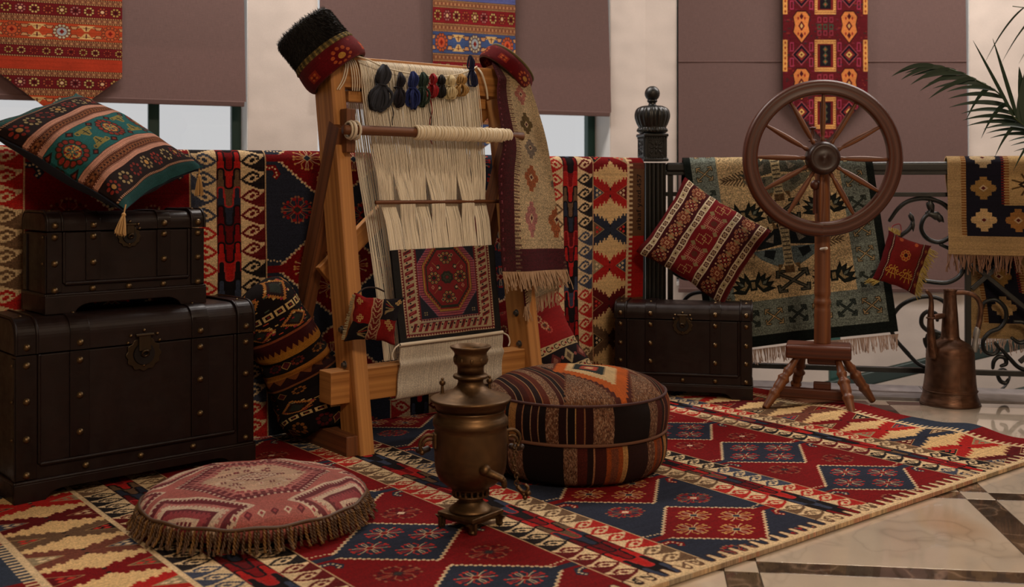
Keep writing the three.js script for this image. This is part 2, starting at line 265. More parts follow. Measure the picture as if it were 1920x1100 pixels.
function carpetCanvas() {
  const [c, x] = canvasOf(2048, Math.round(2048 * CARPET_L / CARPET_W), RED), S = 2048 / CARPET_W, L = CARPET_L, U = (u) => u - 0.55;
  x.save(); x.scale(S, S);
  field(x, U(1.235), 0.52, L, RED, NAVY, 0); field(x, U(2.0), 0.50, L, NAVY, RED, 1); field(x, U(2.72), 0.50, L, RED, NAVY, 0);
  band(x, U(0.968), 0.272, L, 0); band(x, U(1.745), 0.26, L, 3); band(x, U(2.487), 0.243, L, 5); band(x, U(3.21), 0.24, L, 2);
  zigzagBorder(x, U(0.70), 0.262, L, 1); zigzagBorder(x, U(3.455), 0.265, L, 4);
  // outer edges: red strip that changes colour along its length, comb of cream teeth
  for (const s of [-1, 1]) {
    const inX = s < 0 ? U(0.70) : U(3.72), w = 0.15;
    for (let k = 0; k * 0.31 < L + 0.3; k++) rect(x, s < 0 ? 0 : inX, L - (k + 1) * 0.31, w, 0.312, [RED2, '#5b2f22', RED, '#2c3442', RED, '#6b4028'][(k + (s > 0 ? 2 : 0)) % 6]);
    rect(x, s < 0 ? inX - 0.02 : inX, 0, 0.02, L, CREAM2);
    for (let k = 0; k * 0.022 < L; k++) rect(x, s < 0 ? inX - 0.048 : inX + 0.02, k * 0.022, 0.030, 0.010, CREAM2);
  }
  rect(x, U(0.955), 0, 0.016, L, CREAM2);
  // hem: cream edge whose rounded teeth reach into the colours
  rect(x, 0, L - 0.022, CARPET_W, 0.022, CREAM2);
  for (let k = 0; k * 0.041 < CARPET_W; k++) {
    const a = k * 0.041; x.fillStyle = CREAM2; x.beginPath(); x.moveTo(a, L - 0.02); x.lineTo(a + 0.003, L - 0.052); x.quadraticCurveTo(a + 0.003, L - 0.064, a + 0.0115, L - 0.064); x.quadraticCurveTo(a + 0.020, L - 0.064, a + 0.020, L - 0.052); x.lineTo(a + 0.023, L - 0.02); x.fill();
    x.strokeStyle = '#4a2a22'; x.lineWidth = 0.0036; x.beginPath(); x.moveTo(a + 0.002, L - 0.03); x.lineTo(a + 0.003, L - 0.052); x.quadraticCurveTo(a + 0.003, L - 0.064, a + 0.0115, L - 0.064); x.quadraticCurveTo(a + 0.020, L - 0.064, a + 0.020, L - 0.052); x.lineTo(a + 0.022, L - 0.032); x.quadraticCurveTo(a + 0.024, L - 0.022, a + 0.0325, L - 0.022); x.quadraticCurveTo(a + 0.041, L - 0.022, a + 0.043, L - 0.032); x.stroke();
  }
  x.restore();
  yarn(c, x, { grain: 0.13, streak: 0.10, dye: 0.10, seed: 3, knot: 2 });
  // the maker's name woven along the right edge
  rect(x, S * U(3.745), S * (L - 1.83), S * 0.125, S * 0.31, '#5e4029');
  for (let k = 0; k < 15; k++) rect(x, S * U(3.740), S * (L - 1.83 + k * 0.022), S * 0.030, S * 0.010, CREAM2);
  x.save(); x.translate(S * U(3.842), S * (L - 1.545)); x.rotate(-Math.PI / 2); x.fillStyle = '#1c1412'; x.font = 'bold ' + Math.round(S * 0.052) + 'px sans-serif'; x.textAlign = 'left'; x.textBaseline = 'alphabetic'; const tw = x.measureText('arbaf yazd.457').width; x.scale(S * 0.262 / tw, 1); x.fillText('arbaf yazd.457', 0, 0); x.restore();
  return c;
}
// ------------------------------------------------------------------ other woven patterns
const W1 = 1024;
function rosRow(x, y, h, W, n, cols, cores, { ring, off = 0 } = {}) { for (let k = 0; k < n; k++) rosette(x, (k + 0.5 + off) / n * W, y + h / 2, h * 0.40, 8, cols[k % cols.length], cores[k % cores.length], { pr: 0.2, rr: 0.72, ring }); }
function beadRow(x, y, W, step, r, col) { for (let i = 0; i * step < W; i++) disc(x, (i + 0.5) * step, y, r, col); }
function dashes(x, y, h, W, step, col) { for (let i = 0; i * step < W; i++) poly(x, [[i * step, y], [i * step + step * 0.6, y], [i * step + step * 0.8, y + h], [i * step + step * 0.2, y + h]], col); }
// bird-wing medallion pair on stripes
function wing(x, cx, cy, rx, ry, a, b) { for (const s of [-1, 1]) { poly(x, [[cx - rx, cy + s * ry], [cx + rx, cy + s * ry], [cx + rx * 0.25, cy + s * ry * 0.15], [cx - rx * 0.25, cy + s * ry * 0.15]], a); rect(x, cx - rx * 0.1, cy + s * ry * 0.55 - ry * 0.3, rx * 0.2, ry * 0.6, b); rect(x, cx - rx * 0.5, cy + s * ry * 0.65 - 2, rx, 4, b); for (const q of [-1, 1]) { disc(x, cx + q * rx, cy + s * ry * 0.8, ry * 0.2, a); disc(x, cx + q * rx, cy + s * ry * 0.8, ry * 0.09, b); } } }
function turquoisePillow() {
  const [c, x] = canvasOf(W1, W1, '#1d5757'), W = W1; let y = 0;
  const step = (h, f) => { const a = y; y += h; return f(a, h); };
  const tealEdge = (a, h) => { rect(x, 0, a, W, h, '#2b5a58'); for (let k = 0; k < 16; k++) rosette(x, (k + 0.5) / 16 * W, a + h / 2, h * 0.3, 6, '#6d5a52', '#23302f', { pr: 0.22 }); };
  const rope = (a, h) => { rect(x, 0, a, W, h, '#1a0f0e'); dashes(x, a + 3, h - 6, W, 16, '#b9896a'); };
  const darkRow = (a, h) => { rect(x, 0, a, W, h, '#1d0d0d'); rosRow(x, a, h, W, 8, ['#8a2a1e', '#a58f62', '#7c2a22', '#937a55'], ['#b88848', '#5a2a20', '#2a1413']); };
  const triple = (a, h) => { rect(x, 0, a, W, h, '#4c1c18'); rect(x, 0, a + 4, W, h * 0.24, '#c9917a'); rect(x, 0, a + h * 0.11, W, 4, '#a86e58'); rect(x, 0, a + h * 0.76, W, h * 0.22, '#c9917a'); rect(x, 0, a + h * 0.3, W, h * 0.42, '#5d2f1d'); for (let k = 0; k < 30; k++) rosette(x, (k + 0.5) / 30 * W, a + h * 0.51, h * 0.15, 5, '#8d5632', '#2e1712', { pr: 0.3 }); beadRow(x, a + h * 0.3, W, 12, 3.4, '#d5a085'); beadRow(x, a + h * 0.73, W, 12, 3.4, '#d5a085'); };
  step(90, tealEdge); step(22, rope); step(150, darkRow); step(150, triple);
  step(250, (a, h) => { rect(x, 0, a, W, h, '#1a5f60'); for (let k = 0; k < 5; k++) { const cx = (k + 0.5) / 5 * W; if (k & 1) wing(x, cx, a + h / 2, 64, 88, '#8b7c3e', '#2a3a30'); else { rosette(x, cx, a + h / 2, 92, 14, '#8c2a1f', '#6b3325', { pr: 0.16, rr: 0.86, ring: '#2a2a1c' }); disc(x, cx, a + h / 2, 52, '#8a241c'); snow(x, cx, a + h / 2, 46, 40, '#c29a4e', '#1d5e5c', '#c29a4e', 6); } } for (let k = 0; k < 5; k++) { const cx = k / 5 * W; for (const s of [-1, 1]) { dia(x, cx, a + h / 2 + s * 95, 34, 26, '#1d1512'); dia(x, cx, a + h / 2 + s * 95, 18, 13, '#7d2b1e'); } } });
  step(150, triple); step(140, darkRow); step(20, rope); rect(x, 0, y, W, W - y, '#1f4b4b');
  yarn(c, x, { grain: 0.2, streak: 0.08, seed: 11, knot: 2 }); return c;
}
function stripeKilim(main, second, wine, seed) {
  const w = 768, h = 1536, [c, x] = canvasOf(w, h, main), P = 560;
  for (let o = -60; o < h; o += P) {
    const rope = (a, hh) => { rect(x, 0, o + a, w, hh, '#3a1010'); dashes(x, o + a + 2, hh - 4, w, 15, '#b98e5c'); };
    const tan = (a, hh) => { rect(x, 0, o + a, w, hh, '#8a5a3c'); for (let k = 0; k < 44; k++) dia(x, (k + 0.5) / 44 * w, o + a + hh / 2, 7, hh * 0.36, k & 1 ? '#b5835a' : '#6f3a2a'); };
    rect(x, 0, o, w, 96, second);
    rope(96, 12); tan(108, 26); rope(134, 12);
    rect(x, 0, o + 146, w, 92, wine); rosRow(x, o + 146, 92, w, 9, ['#b08a4c', '#a8625a', '#c2a061', '#a04a30'], ['#5d1212', '#d0b080', '#3a0c10'], { ring: '#2a080a' });
    rope(238, 12); tan(250, 30); rope(280, 12);
    rect(x, 0, o + 292, w, 130, main);
    for (let k = 0; k < 5; k++) { const cx = (k + 0.5) / 5 * w, cy = o + 292 + 65; if (k % 2 === 0) { rosette(x, cx, cy, 56, 12, k % 4 ? '#b8ab8a' : '#b5552e', '#7a241a', { pr: 0.16, rr: 0.82, ring: '#5d3022' }); disc(x, cx, cy, 32, k % 4 ? '#9aa0a0' : '#c0502c'); dia(x, cx, cy, 16, 20, '#7c2018'); } else wing(x, cx, cy, 46, 52, '#cfa86a', '#5a1c18'); }
    for (let k = 0; k <= 5; k++) { const cx = k / 5 * w; for (const s of [-1, 1]) poly(x, [[cx - 26, o + 357 + s * 44], [cx + 26, o + 357 + s * 44], [cx + 14, o + 357 + s * 20], [cx - 14, o + 357 + s * 20]], '#c08a5a', '#3a1010', 4); }
    rope(422, 12); tan(434, 28); rope(462, 12);
    rect(x, 0, o + 474, w, 74, wine); rosRow(x, o + 474, 74, w, 10, ['#b08a4c', '#c2a061', '#9c3a2a'], ['#5d1212', '#3a0c10'], { ring: '#2a080a', off: 0.25 }); rope(548, 12);
  }
  yarn(c, x, { grain: 0.16, streak: 0.2, seed, knot: 2 }); return c;
}
function boxKilim() {
  const w = 768, h = 1536, [c, x] = canvasOf(w, h, '#5a161b'), P = 372, OR = '#cc7a40';
  for (let k = 0; k < 900; k++) { const R = rngOf(k * 31 + 7); rect(x, R() * w, R() * h, 10 + R() * 22, 8, ['#3b2a22', '#6b2030', '#2a2a2c', '#7d2c24'][k & 3]); }
  for (let o = -150; o < h + P; o += P) {
    const hexa = (cx, cy) => { poly(x, [[cx - 40, cy - 96], [cx + 40, cy - 96], [cx + 76, cy - 60], [cx + 62, cy - 8], [cx + 76, cy + 40], [cx, cy + 112], [cx - 76, cy + 40], [cx - 62, cy - 8], [cx - 76, cy - 60]], OR, '#2a0d10', 7); dia(x, cx, cy, 30, 34, '#55101a'); dia(x, cx, cy, 14, 17, '#c9a060'); for (const s of [-1, 1]) { dia(x, cx, cy + s * 62, 18, 22, '#4a141a'); dia(x, cx - 30, cy + s * 50, 10, 14, '#8d2a20'); dia(x, cx + 30, cy + s * 50, 10, 14, '#8d2a20'); } };
    for (const cx of [168, 600]) { hexa(cx, o + 190); dia(x, cx, o + 4, 82, 66, '#20121c', '#a54a50', 5); dia(x, cx, o + 4, 52, 40, '#7d2a26'); dia(x, cx, o + 4, 30, 22, '#cda45c'); dia(x, cx, o + 4, 12, 9, '#55101a'); for (const s of [-1, 1]) for (const q of [-1, 1]) { x.strokeStyle = '#9d3550'; x.lineWidth = 7; x.strokeRect(cx + s * 88 - 14, o + 4 + q * 50 - 26, 28, 52); } }
    rect(x, 288, o - 92, 192, 206, '#d29a58'); for (let k = 0; k < 13; k++) { rect(x, 294 + k * 14.5, o - 86, 6, 12, '#7d3a1c'); rect(x, 294 + k * 14.5, o + 96, 6, 12, '#7d3a1c'); rect(x, 292, o - 84 + k * 15.4, 12, 6, '#7d3a1c'); rect(x, 464, o - 84 + k * 15.4, 12, 6, '#7d3a1c'); }
    rect(x, 312, o - 66, 144, 154, '#6d1b1a'); rect(x, 334, o - 58, 100, 138, '#1d1418'); for (let k = 0; k < 3; k++) { dia(x, 384, o - 30 + k * 40, 24, 20, '#4c5038'); dia(x, 384, o - 30 + k * 40, 10, 9, '#a0502c'); }
    for (const cx of [330, 384, 438]) for (const dy of [150, 196, 236]) { x.strokeStyle = dy === 196 ? '#37513d' : '#8d3340'; x.lineWidth = 7; x.strokeRect(cx - 14, o + dy - 14, 28, 28); }
    for (const ex of [0, 728]) { rect(x, ex, o - 92, 40, 206, '#d0924e'); for (let k = 0; k < 6; k++) dia(x, ex + 20, o - 74 + k * 34, 10, 12, '#8d3a1c'); }
  }
  yarn(c, x, { grain: 0.18, streak: 0.12, seed: 23, knot: 2 }); return c;
}
const CROSS = ['##.......##', '###.....###', '.###...###.', '..###.###..', '....###....', '#..#####..#', '....###....', '..###.###..', '.###...###.', '###.....###', '##.......##'];
function crossMotif(x, cx, cy, s, dark, light) {
  for (const [col, lw] of [[dark, s * 0.27], [light, s * 0.12]]) {
    x.strokeStyle = col; x.lineWidth = lw; x.lineCap = 'square'; x.lineJoin = 'miter';
    for (const [a, b] of [[1, 1], [1, -1], [-1, 1], [-1, -1]]) { x.beginPath(); x.moveTo(cx, cy); x.lineTo(cx + a * s * 0.78, cy + b * s * 0.62); x.moveTo(cx + a * s * 0.52, cy + b * s * 0.80); x.lineTo(cx + a * s * 0.88, cy + b * s * 0.80); x.lineTo(cx + a * s * 0.92, cy + b * s * 0.40); x.stroke(); }
  }
}
function tulip(x, cx, cy, s, rot) {
  x.save(); x.translate(cx, cy); x.rotate(rot);
  poly(x, [[-s * 0.5, s * 0.5], [-s * 0.75, s * 0.1], [-s, -s * 0.5], [-s * 0.6, -s * 0.25], [-s * 0.5, -s * 0.8], [-s * 0.15, -s * 0.35], [0, -s], [s * 0.15, -s * 0.35], [s * 0.5, -s * 0.8], [s * 0.6, -s * 0.25], [s, -s * 0.5], [s * 0.75, s * 0.1], [s * 0.5, s * 0.5]], '#20241f', '#151713', s * 0.1);
  poly(x, [[-s * 0.3, s * 0.3], [-s * 0.45, -s * 0.15], [0, s * 0.1], [s * 0.45, -s * 0.15], [s * 0.3, s * 0.3]], '#8f7d58'); poly(x, [[-s * 0.14, -s * 0.2], [0, -s * 0.6], [s * 0.14, -s * 0.2], [0, s * 0.05]], '#6a7166'); x.restore();
}
function fern(x, cx, cy, len, dir, col) { x.strokeStyle = col; x.lineWidth = 5; x.lineCap = 'butt'; x.beginPath(); x.moveTo(cx, cy); x.lineTo(cx + dir * len, cy); x.stroke(); for (let k = 0; k < 8; k++) { const a = cx + dir * len * (k + 0.5) / 8.5, b = 46 * (1 - k / 10); x.lineWidth = 7; x.beginPath(); x.moveTo(a, cy); x.lineTo(a + dir * 30, cy - b); x.moveTo(a, cy); x.lineTo(a + dir * 30, cy + b); x.stroke(); } }
function creamGreenRug() {
  const w = 1024, h = 1280, [c, x] = canvasOf(w, h, '#161d1a'), B = 40, G = '#7b847a';
  rect(x, B, 0, w - 2 * B, h - 60, G); rect(x, B + 140, 0, w - 2 * B - 280, h - 60 - 190, '#cbb083');
  const Y = h - 60 - 95;
  for (let k = 0; k < 7; k++) crossMotif(x, B + 76 + k * (w - 2 * B - 152) / 6, Y, 50, k & 1 ? '#1c211e' : '#2a2a22', k & 1 ? '#3c4642' : '#b59a70');
  for (let k = 0; k < 8; k++) for (const ex of [B + 70, w - B - 70]) crossMotif(x, ex, Y - 145 - k * 138, 46, '#22261f', (k + (ex > 500 ? 1 : 0)) % 3 === 1 ? '#3f4741' : '#b59d74');
  const FX = B + 140, FW = w - 2 * FX, rows = [[940, 0], [550, 0], [150, 0]];
  for (const [ry] of rows) for (let k = 0; k < 3; k++) { const cx = FX + FW * (k + 0.5) / 3; if (k === 1) { x.save(); x.translate(cx, ry); x.scale(1.3, 1); crossMotif(x, 0, 0, 68, '#1b1f1b', '#5a5648'); x.restore(); } else { tulip(x, cx - 54, ry, 62, -0.9); tulip(x, cx + 54, ry, 62, 0.9); rect(x, cx - 20, ry - 30, 40, 60, '#1c211d'); rect(x, cx - 10, ry - 18, 20, 36, '#8f7d58'); } }
  for (const [ry, dark, mid] of [[745, '#161b1d', '#5f6c6b'], [345, '#4a4a40', '#6c6a58']]) {     // winged motif
    const cx = w / 2 - 10; fern(x, cx - 150, ry, 150, -1, '#5d4a34'); fern(x, cx + 150, ry, 150, 1, '#5d4a34');
    for (const s of [-1, 1]) { poly(x, [[cx + s * 20, ry - 10], [cx + s * 30, ry - 130], [cx + s * 75, ry - 80], [cx + s * 85, ry - 120], [cx + s * 120, ry - 60], [cx + s * 150, ry - 85], [cx + s * 165, ry - 25], [cx + s * 215, ry - 25], [cx + s * 150, ry + 8]], dark); poly(x, [[cx + s * 20, ry + 5], [cx + s * 190, ry + 12], [cx + s * 150, ry + 60], [cx + s * 100, ry + 90], [cx + s * 40, ry + 120], [cx + s * 25, ry + 90]], mid); poly(x, [[cx + s * 60, ry + 20], [cx + s * 120, ry + 12], [cx + s * 130, ry + 45], [cx + s * 80, ry + 72]], dark); poly(x, [[cx + s * 70, ry - 20], [cx + s * 60, ry - 70], [cx + s * 110, ry - 36]], '#7a7263'); }
    for (const s of [-1, 1]) { rect(x, cx - 26, ry + s * 128 - 22, 52, 44, '#5c452c'); for (const q of [-1, 0, 1]) poly(x, [[cx + q * 45 - 14, ry + s * 100], [cx + q * 62, ry + s * 150], [cx + q * 45 + 14, ry + s * 100]], '#6a5334'); }
    rect(x, cx - 24, ry - 110, 48, 220, '#a89874'); for (let k = 0; k < 9; k++) rect(x, cx - 20, ry - 100 + k * 24, 40, 8, '#4a4336');
  }
  yarn(c, x, { grain: 0.30, streak: 0.12, seed: 31, knot: 4 }); return c;
}
const STAR = ['......##......', '......##......', '....##..##....', '....######....', '..##########..', '..###....###..', '#####.oo.#####', '#####.oo.#####', '..###....###..', '..##########..', '....######....', '....##..##....', '......##......', '......##......'];
function starMotif(x, cx, cy, s, col, core) { const k = s / 7; stepDia(x, cx, cy, s * 1.0, s * 1.05, 4, col); rect(x, cx - s * 0.95, cy - s * 0.3, s * 1.9, s * 0.6, col); rect(x, cx - s * 0.28, cy - s * 1.15, s * 0.56, s * 2.3, col); rect(x, cx - s * 0.62, cy - s * 0.75, s * 1.24, s * 1.5, col); dia(x, cx, cy, s * 0.36, s * 0.36, CREAM2); dia(x, cx, cy, s * 0.19, s * 0.19, core); }
function saw(x, x0, y0, x1, y1, step, depth, col) { const L = Math.hypot(x1 - x0, y1 - y0), n = Math.round(L / step), ux = (x1 - x0) / L, uy = (y1 - y0) / L; for (let k = 0; k < n; k++) { const a = k * L / n, b = (k + 0.62) * L / n; poly(x, [[x0 + ux * a, y0 + uy * a], [x0 + ux * b, y0 + uy * b], [x0 + ux * b - uy * depth, y0 + uy * b + ux * depth], [x0 + ux * a - uy * depth, y0 + uy * a + ux * depth]], col); } }
function navyCreamRug() {
  const w = 1024, h = 1024, [c, x] = canvasOf(w, h, '#b8986a'), NV = '#1b1926', T = '#8c5a2c';
  rect(x, 90, 0, w - 180, h - 120, NV); rect(x, 275, 0, w - 550, h - 320, '#bf9d6a');
  saw(x, 90, 0, 90, h - 120, 17, 24, T); saw(x, w - 90, h - 120, w - 90, 0, 17, 24, T); saw(x, 275, 0, 275, h - 320, 17, -26, T); saw(x, 262, 0, 262, h - 320, 17, -18, '#6d1f1c'); saw(x, w - 275, h - 320, w - 275, 0, 17, -26, T);
  for (let k = 0; k < 5; k++) for (const ex of [175, w - 175]) starMotif(x, ex, h - 225 - k * 205, 64, [CREAM, '#a07a44', CREAM2][k % 3], '#5c1a18');
  for (let k = 1; k < 4; k++) starMotif(x, 175 + k * (w - 350) / 4, h - 225, 64, ['#8f6b3c', '#a3713c', CREAM][k % 3], '#5c1a18');
  for (let q = 0; q < 2; q++) { const cx = w / 2, cy = 60 + q * 0; stepDia(x, cx, cy, 240, 300, 9, NV); for (let k = 0; k < 16; k++) { const a = k / 16 * 6.283; poly(x, [[cx + Math.cos(a - 0.12) * 190, cy + Math.sin(a - 0.12) * 230], [cx + Math.cos(a) * 280, cy + Math.sin(a) * 330], [cx + Math.cos(a + 0.12) * 190, cy + Math.sin(a + 0.12) * 230]], NV); } dia(x, cx, cy, 170, 210, '#b8955f', '#7d4a24', 8); dia(x, cx, cy, 90, 110, '#5c1a18'); }
  for (const cx of [395, w - 395]) { for (let k = 0; k < 8; k++) { const a = (k + 0.5) / 8 * 6.283; x.strokeStyle = '#584024'; x.lineWidth = 10; x.beginPath(); x.moveTo(cx + Math.cos(a) * 30, 570 + Math.sin(a) * 26); x.lineTo(cx + Math.cos(a) * 88, 570 + Math.sin(a) * 76); x.stroke(); } dia(x, cx, 570, 50, 40, '#2b2118'); dia(x, cx, 570, 30, 23, CREAM2); dia(x, cx, 570, 14, 11, '#2b2118'); dia(x, cx, 476, 20, 24, '#3a1a18'); dia(x, cx, 664, 20, 24, '#3a1a18'); }
  yarn(c, x, { grain: 0.18, streak: 0.16, seed: 37, knot: 2 }); return c;
}
function ribbonPillow() {   // red ground, cream ladder ribbons, rows of octagon medallions
  const W = W1, [c, x] = canvasOf(W, W, '#5d1013');
  const ribbon = (y) => { rect(x, 0, y - 4, W, 78, '#2c0a0e'); rect(x, 0, y, W, 70, '#d2bf9f'); for (let k = 0; k < 13; k++) { const a = k / 13 * W; rect(x, a + 9, y + 13, 60, 44, k % 4 === 2 ? '#a5946a' : '#4c241c'); dia(x, a + 39, y + 35, 20, 16, k % 4 === 2 ? '#4c241c' : '#7a5a3c', '#d2bf9f', 4);  } };
  const medals = (y, h) => { rect(x, 0, y, W, h, '#3d0a10'); for (let k = 0; k < 6; k++) { const cx = (k + 0.5) / 6 * W, cy = y + h / 2; dia(x, cx + W / 12, cy, 40, 46, '#8a7650'); rosette(x, cx, cy, 78, 12, '#8c4a30', '#5d1414', { pr: 0.17, rr: 0.82 }); x.strokeStyle = '#b58a64'; x.lineWidth = 5; for (let q = 0; q < 8; q++) { const a = q / 8 * 6.283; x.strokeRect(cx + Math.cos(a) * 58 - 10, cy + Math.sin(a) * 58 - 10, 20, 20); } if (k & 1) { disc(x, cx, cy, 46, '#7a3a28'); x.strokeStyle = '#c8a57c'; x.lineWidth = 7; x.strokeRect(cx - 18, cy - 18, 36, 36); } else for (let q = 0; q < 9; q++) dia(x, cx - 28 + (q % 3) * 28, cy - 28 + ((q / 3) | 0) * 28, 13, 13, q & 1 ? '#7d2420' : '#c09c74'); disc(x, cx + W / 12, cy - 58, 9, '#c8a57c'); disc(x, cx + W / 12, cy + 58, 9, '#c8a57c'); } };
  ribbon(46); medals(118, 200); ribbon(318);
  rect(x, 0, 390, W, 240, '#74141a'); for (let k = 0; k < 5; k++) { const cx = (k + 0.5) / 5 * W, cy = 512; x.lineWidth = 8; x.strokeStyle = k & 1 ? '#b07a62' : '#c2a068'; if (k & 1) { for (let q = -3; q <= 3; q++) { for (const s of [-1, 1]) { x.beginPath(); x.moveTo(cx + q * 22, cy + s * 50); x.lineTo(cx + q * 22, cy + s * 88); x.moveTo(cx + s * 60, cy + q * 20); x.lineTo(cx + s * 92, cy + q * 20); x.stroke(); } } x.strokeRect(cx - 60, cy - 50, 120, 100); disc(x, cx, cy, 34, '#5a2a1e'); } else { x.setLineDash([14, 8]); x.strokeRect(cx - 62, cy - 60, 76, 76); x.strokeRect(cx - 20, cy - 10, 76, 70); x.setLineDash([]); } for (const s of [-1, 1]) dia(x, cx + W / 10, cy + s * 70, 30, 32, '#8a7650'); }
  ribbon(630); medals(702, 200); ribbon(902);
  yarn(c, x, { grain: 0.16, streak: 0.08, seed: 41, knot: 2 }); return c;
}
function smallRedPillow() {
  const W = 512, [c, x] = canvasOf(W, W, '#571014'); rect(x, 70, 0, W - 140, W, '#6d1714');
  for (const a of [80, W - 80]) { rect(x, a - 16, 0, 32, W, '#2f0a0e'); for (let k = 0; k < 32; k++) rect(x, a - 5, k * 16, 10, 9, '#c9a98c'); }
  for (let k = 0; k < 9; k++) dia(x, W - 34, 20 + k * 58, 20, 24, k & 1 ? '#86552a' : '#431013');
  const Y = '#b78a38'; rosette(x, 256, 190, 62, 8, '#96321f', '#3d0c10', { pr: 0.22, ring: Y });
  for (const s of [-1, 1]) { x.strokeStyle = Y; x.lineWidth = 9; const cx = 256 + s * 82, cy = 380; x.beginPath(); x.moveTo(cx - 50, cy + 60); x.lineTo(cx - 20, cy - 30); x.lineTo(cx + 20, cy - 30); x.lineTo(cx + 50, cy + 60); x.moveTo(cx - 40, cy + 18); x.lineTo(cx + 40, cy + 18); x.moveTo(cx, cy - 70); x.lineTo(cx, cy + 70); x.stroke(); for (const q of [-1, 1]) for (const r of [0, 1]) { x.beginPath(); x.arc(cx + q * (34 + r * 26), cy - 40 + r * 34, 16, 0, 5); x.stroke(); } }
  for (const s of [170, 342]) disc(x, s, 40, 22, '#a8502a');
  yarn(c, x, { grain: 0.2, seed: 43 }); return c;
}
function tinyLoomPillow() {
  const W = 512, [c, x] = canvasOf(W, W, '#8e1616');
  for (let k = 0; k < 90; k++) { const R = rngOf(k + 300); rect(x, R() * W, R() * W, 3, 40 + R() * 40, ['#a32a1c', '#6d0f12', '#a8401e'][k % 3]); }
  rect(x, 0, 300, 200, 212, '#17131a'); rect(x, 300, 0, 212, 250, '#1a141c');
  for (let k = 0; k < 4; k++) { x.strokeStyle = ['#8d7a4e', '#7d2a22', '#8d7a4e', '#a08c62'][k]; x.lineWidth = 12; x.beginPath(); x.moveTo(330, 30 + k * 44); x.lineTo(400 + k * 8, 110 + k * 10); x.lineTo(330, 190 - k * 4); x.stroke(); x.beginPath(); x.moveTo(190, 330 + k * 44); x.lineTo(110, 400 + k * 10); x.lineTo(190, 470); x.stroke(); }
  for (const [a, b] of [[60, 70], [90, 250], [430, 330], [470, 60], [380, 280]]) { x.strokeStyle = '#c8a264'; x.lineWidth = 10; for (const [p, q] of [[0, -22], [22, 0], [0, 22], [-22, 0]]) x.strokeRect(a + p - 10, b + q - 10, 20, 20); }
  rect(x, 196, 0, 108, W, '#74211f'); for (let k = 0; k < 34; k++) { const y = k * 15.2; for (const s of [-1, 1]) poly(x, [[250 + s * 54, y], [250 + s * 34, y + 7.5], [250 + s * 54, y + 15]], CREAM2); rect(x, 250 - 40 + (k % 4) * 8, y, 14, 11, CREAM2); rect(x, 250 + 26 - (k % 4) * 8, y, 14, 11, CREAM2); }
  yarn(c, x, { grain: 0.22, seed: 47 }); return c;
}
function darkBolster() {
  const w = 1024, h = 1536, [c, x] = canvasOf(w, h, '#130c0e'), R = rngOf(77);
  const blocks = (y, hh, n) => { rect(x, 0, y, w, hh, '#140d0f'); for (let k = 0; k < n; k++) { const a = (k + 0.5) / n * w; rosette(x, a, y + hh / 2, hh * 0.36, 8, ['#6d2a1c', '#8d5a2a', '#5a1618'][k % 3], '#2a1a18', { pr: 0.22 }); if (k & 1) dia(x, a + w / n / 2, y + hh / 2, 26, 34, '#4d141a', '#9d7a44', 5); } };
  const ornate = (y, hh) => { rect(x, 0, y, w, hh, '#171012'); for (let k = 0; k < 5; k++) { const a = k / 5 * w + 100; stepDia(x, a, y + hh / 2, 90, hh * 0.42, 7, '#b8793a'); stepDia(x, a, y + hh / 2, 66, hh * 0.32, 6, '#2c1a1a'); stepDia(x, a, y + hh / 2, 40, hh * 0.22, 4, '#2f3530'); for (let q = 0; q < 10; q++) { const an = R() * 6.28; rect(x, a + Math.cos(an) * 70, y + hh / 2 + Math.sin(an) * hh * 0.34, 16, 14, ['#d8b878', '#b8643e', '#a83548'][q % 3]); } } for (let k = 0; k < 40; k++) rect(x, R() * w, y + R() * hh, 12 + R() * 18, 10, ['#9d2a34', '#d0a660', '#4c5a48', '#b84a2c'][k & 3]); };
  const chain = (y) => { rect(x, 0, y, w, 64, '#1a1011'); for (let k = 0; k < 16; k++) { x.strokeStyle = '#d6b77c'; x.lineWidth = 12; x.strokeRect(k * 64 + 10, y + 12, 40, 40); rect(x, k * 64 + 24, y + 25, 14, 14, '#6d1c1e'); } };
  ornate(0, 250); chain(250); ornate(314, 170); rect(x, 0, 484, w, 20, '#8d4a2c'); rect(x, 0, 504, w, 110, '#3c0c10'); for (let k = 0; k < 32; k++) poly(x, [[k * 32, 614], [k * 32 + 16, 570], [k * 32 + 32, 614]], '#9d6424');
  rect(x, 0, 610, w, 56, '#ad7428'); blocks(666, 120, 8); rect(x, 0, 786, w, 60, '#a56a28'); for (let k = 0; k < 14; k++) poly(x, [[k * 74, 846], [k * 74 + 37, 900], [k * 74 + 74, 846]], '#8a4a1c'); rect(x, 0, 850, w, 90, '#2c0a0e'); for (let k = 0; k < 14; k++) poly(x, [[k * 74, 846], [k * 74 + 37, 905], [k * 74 + 74, 846]], '#7d451c');
  rect(x, 0, 940, w, 18, '#7d4a2a'); blocks(958, 110, 6); ornate(1068, 260); chain(1328); blocks(1392, 144, 7);
  yarn(c, x, { grain: 0.24, seed: 53 }); return c;
}
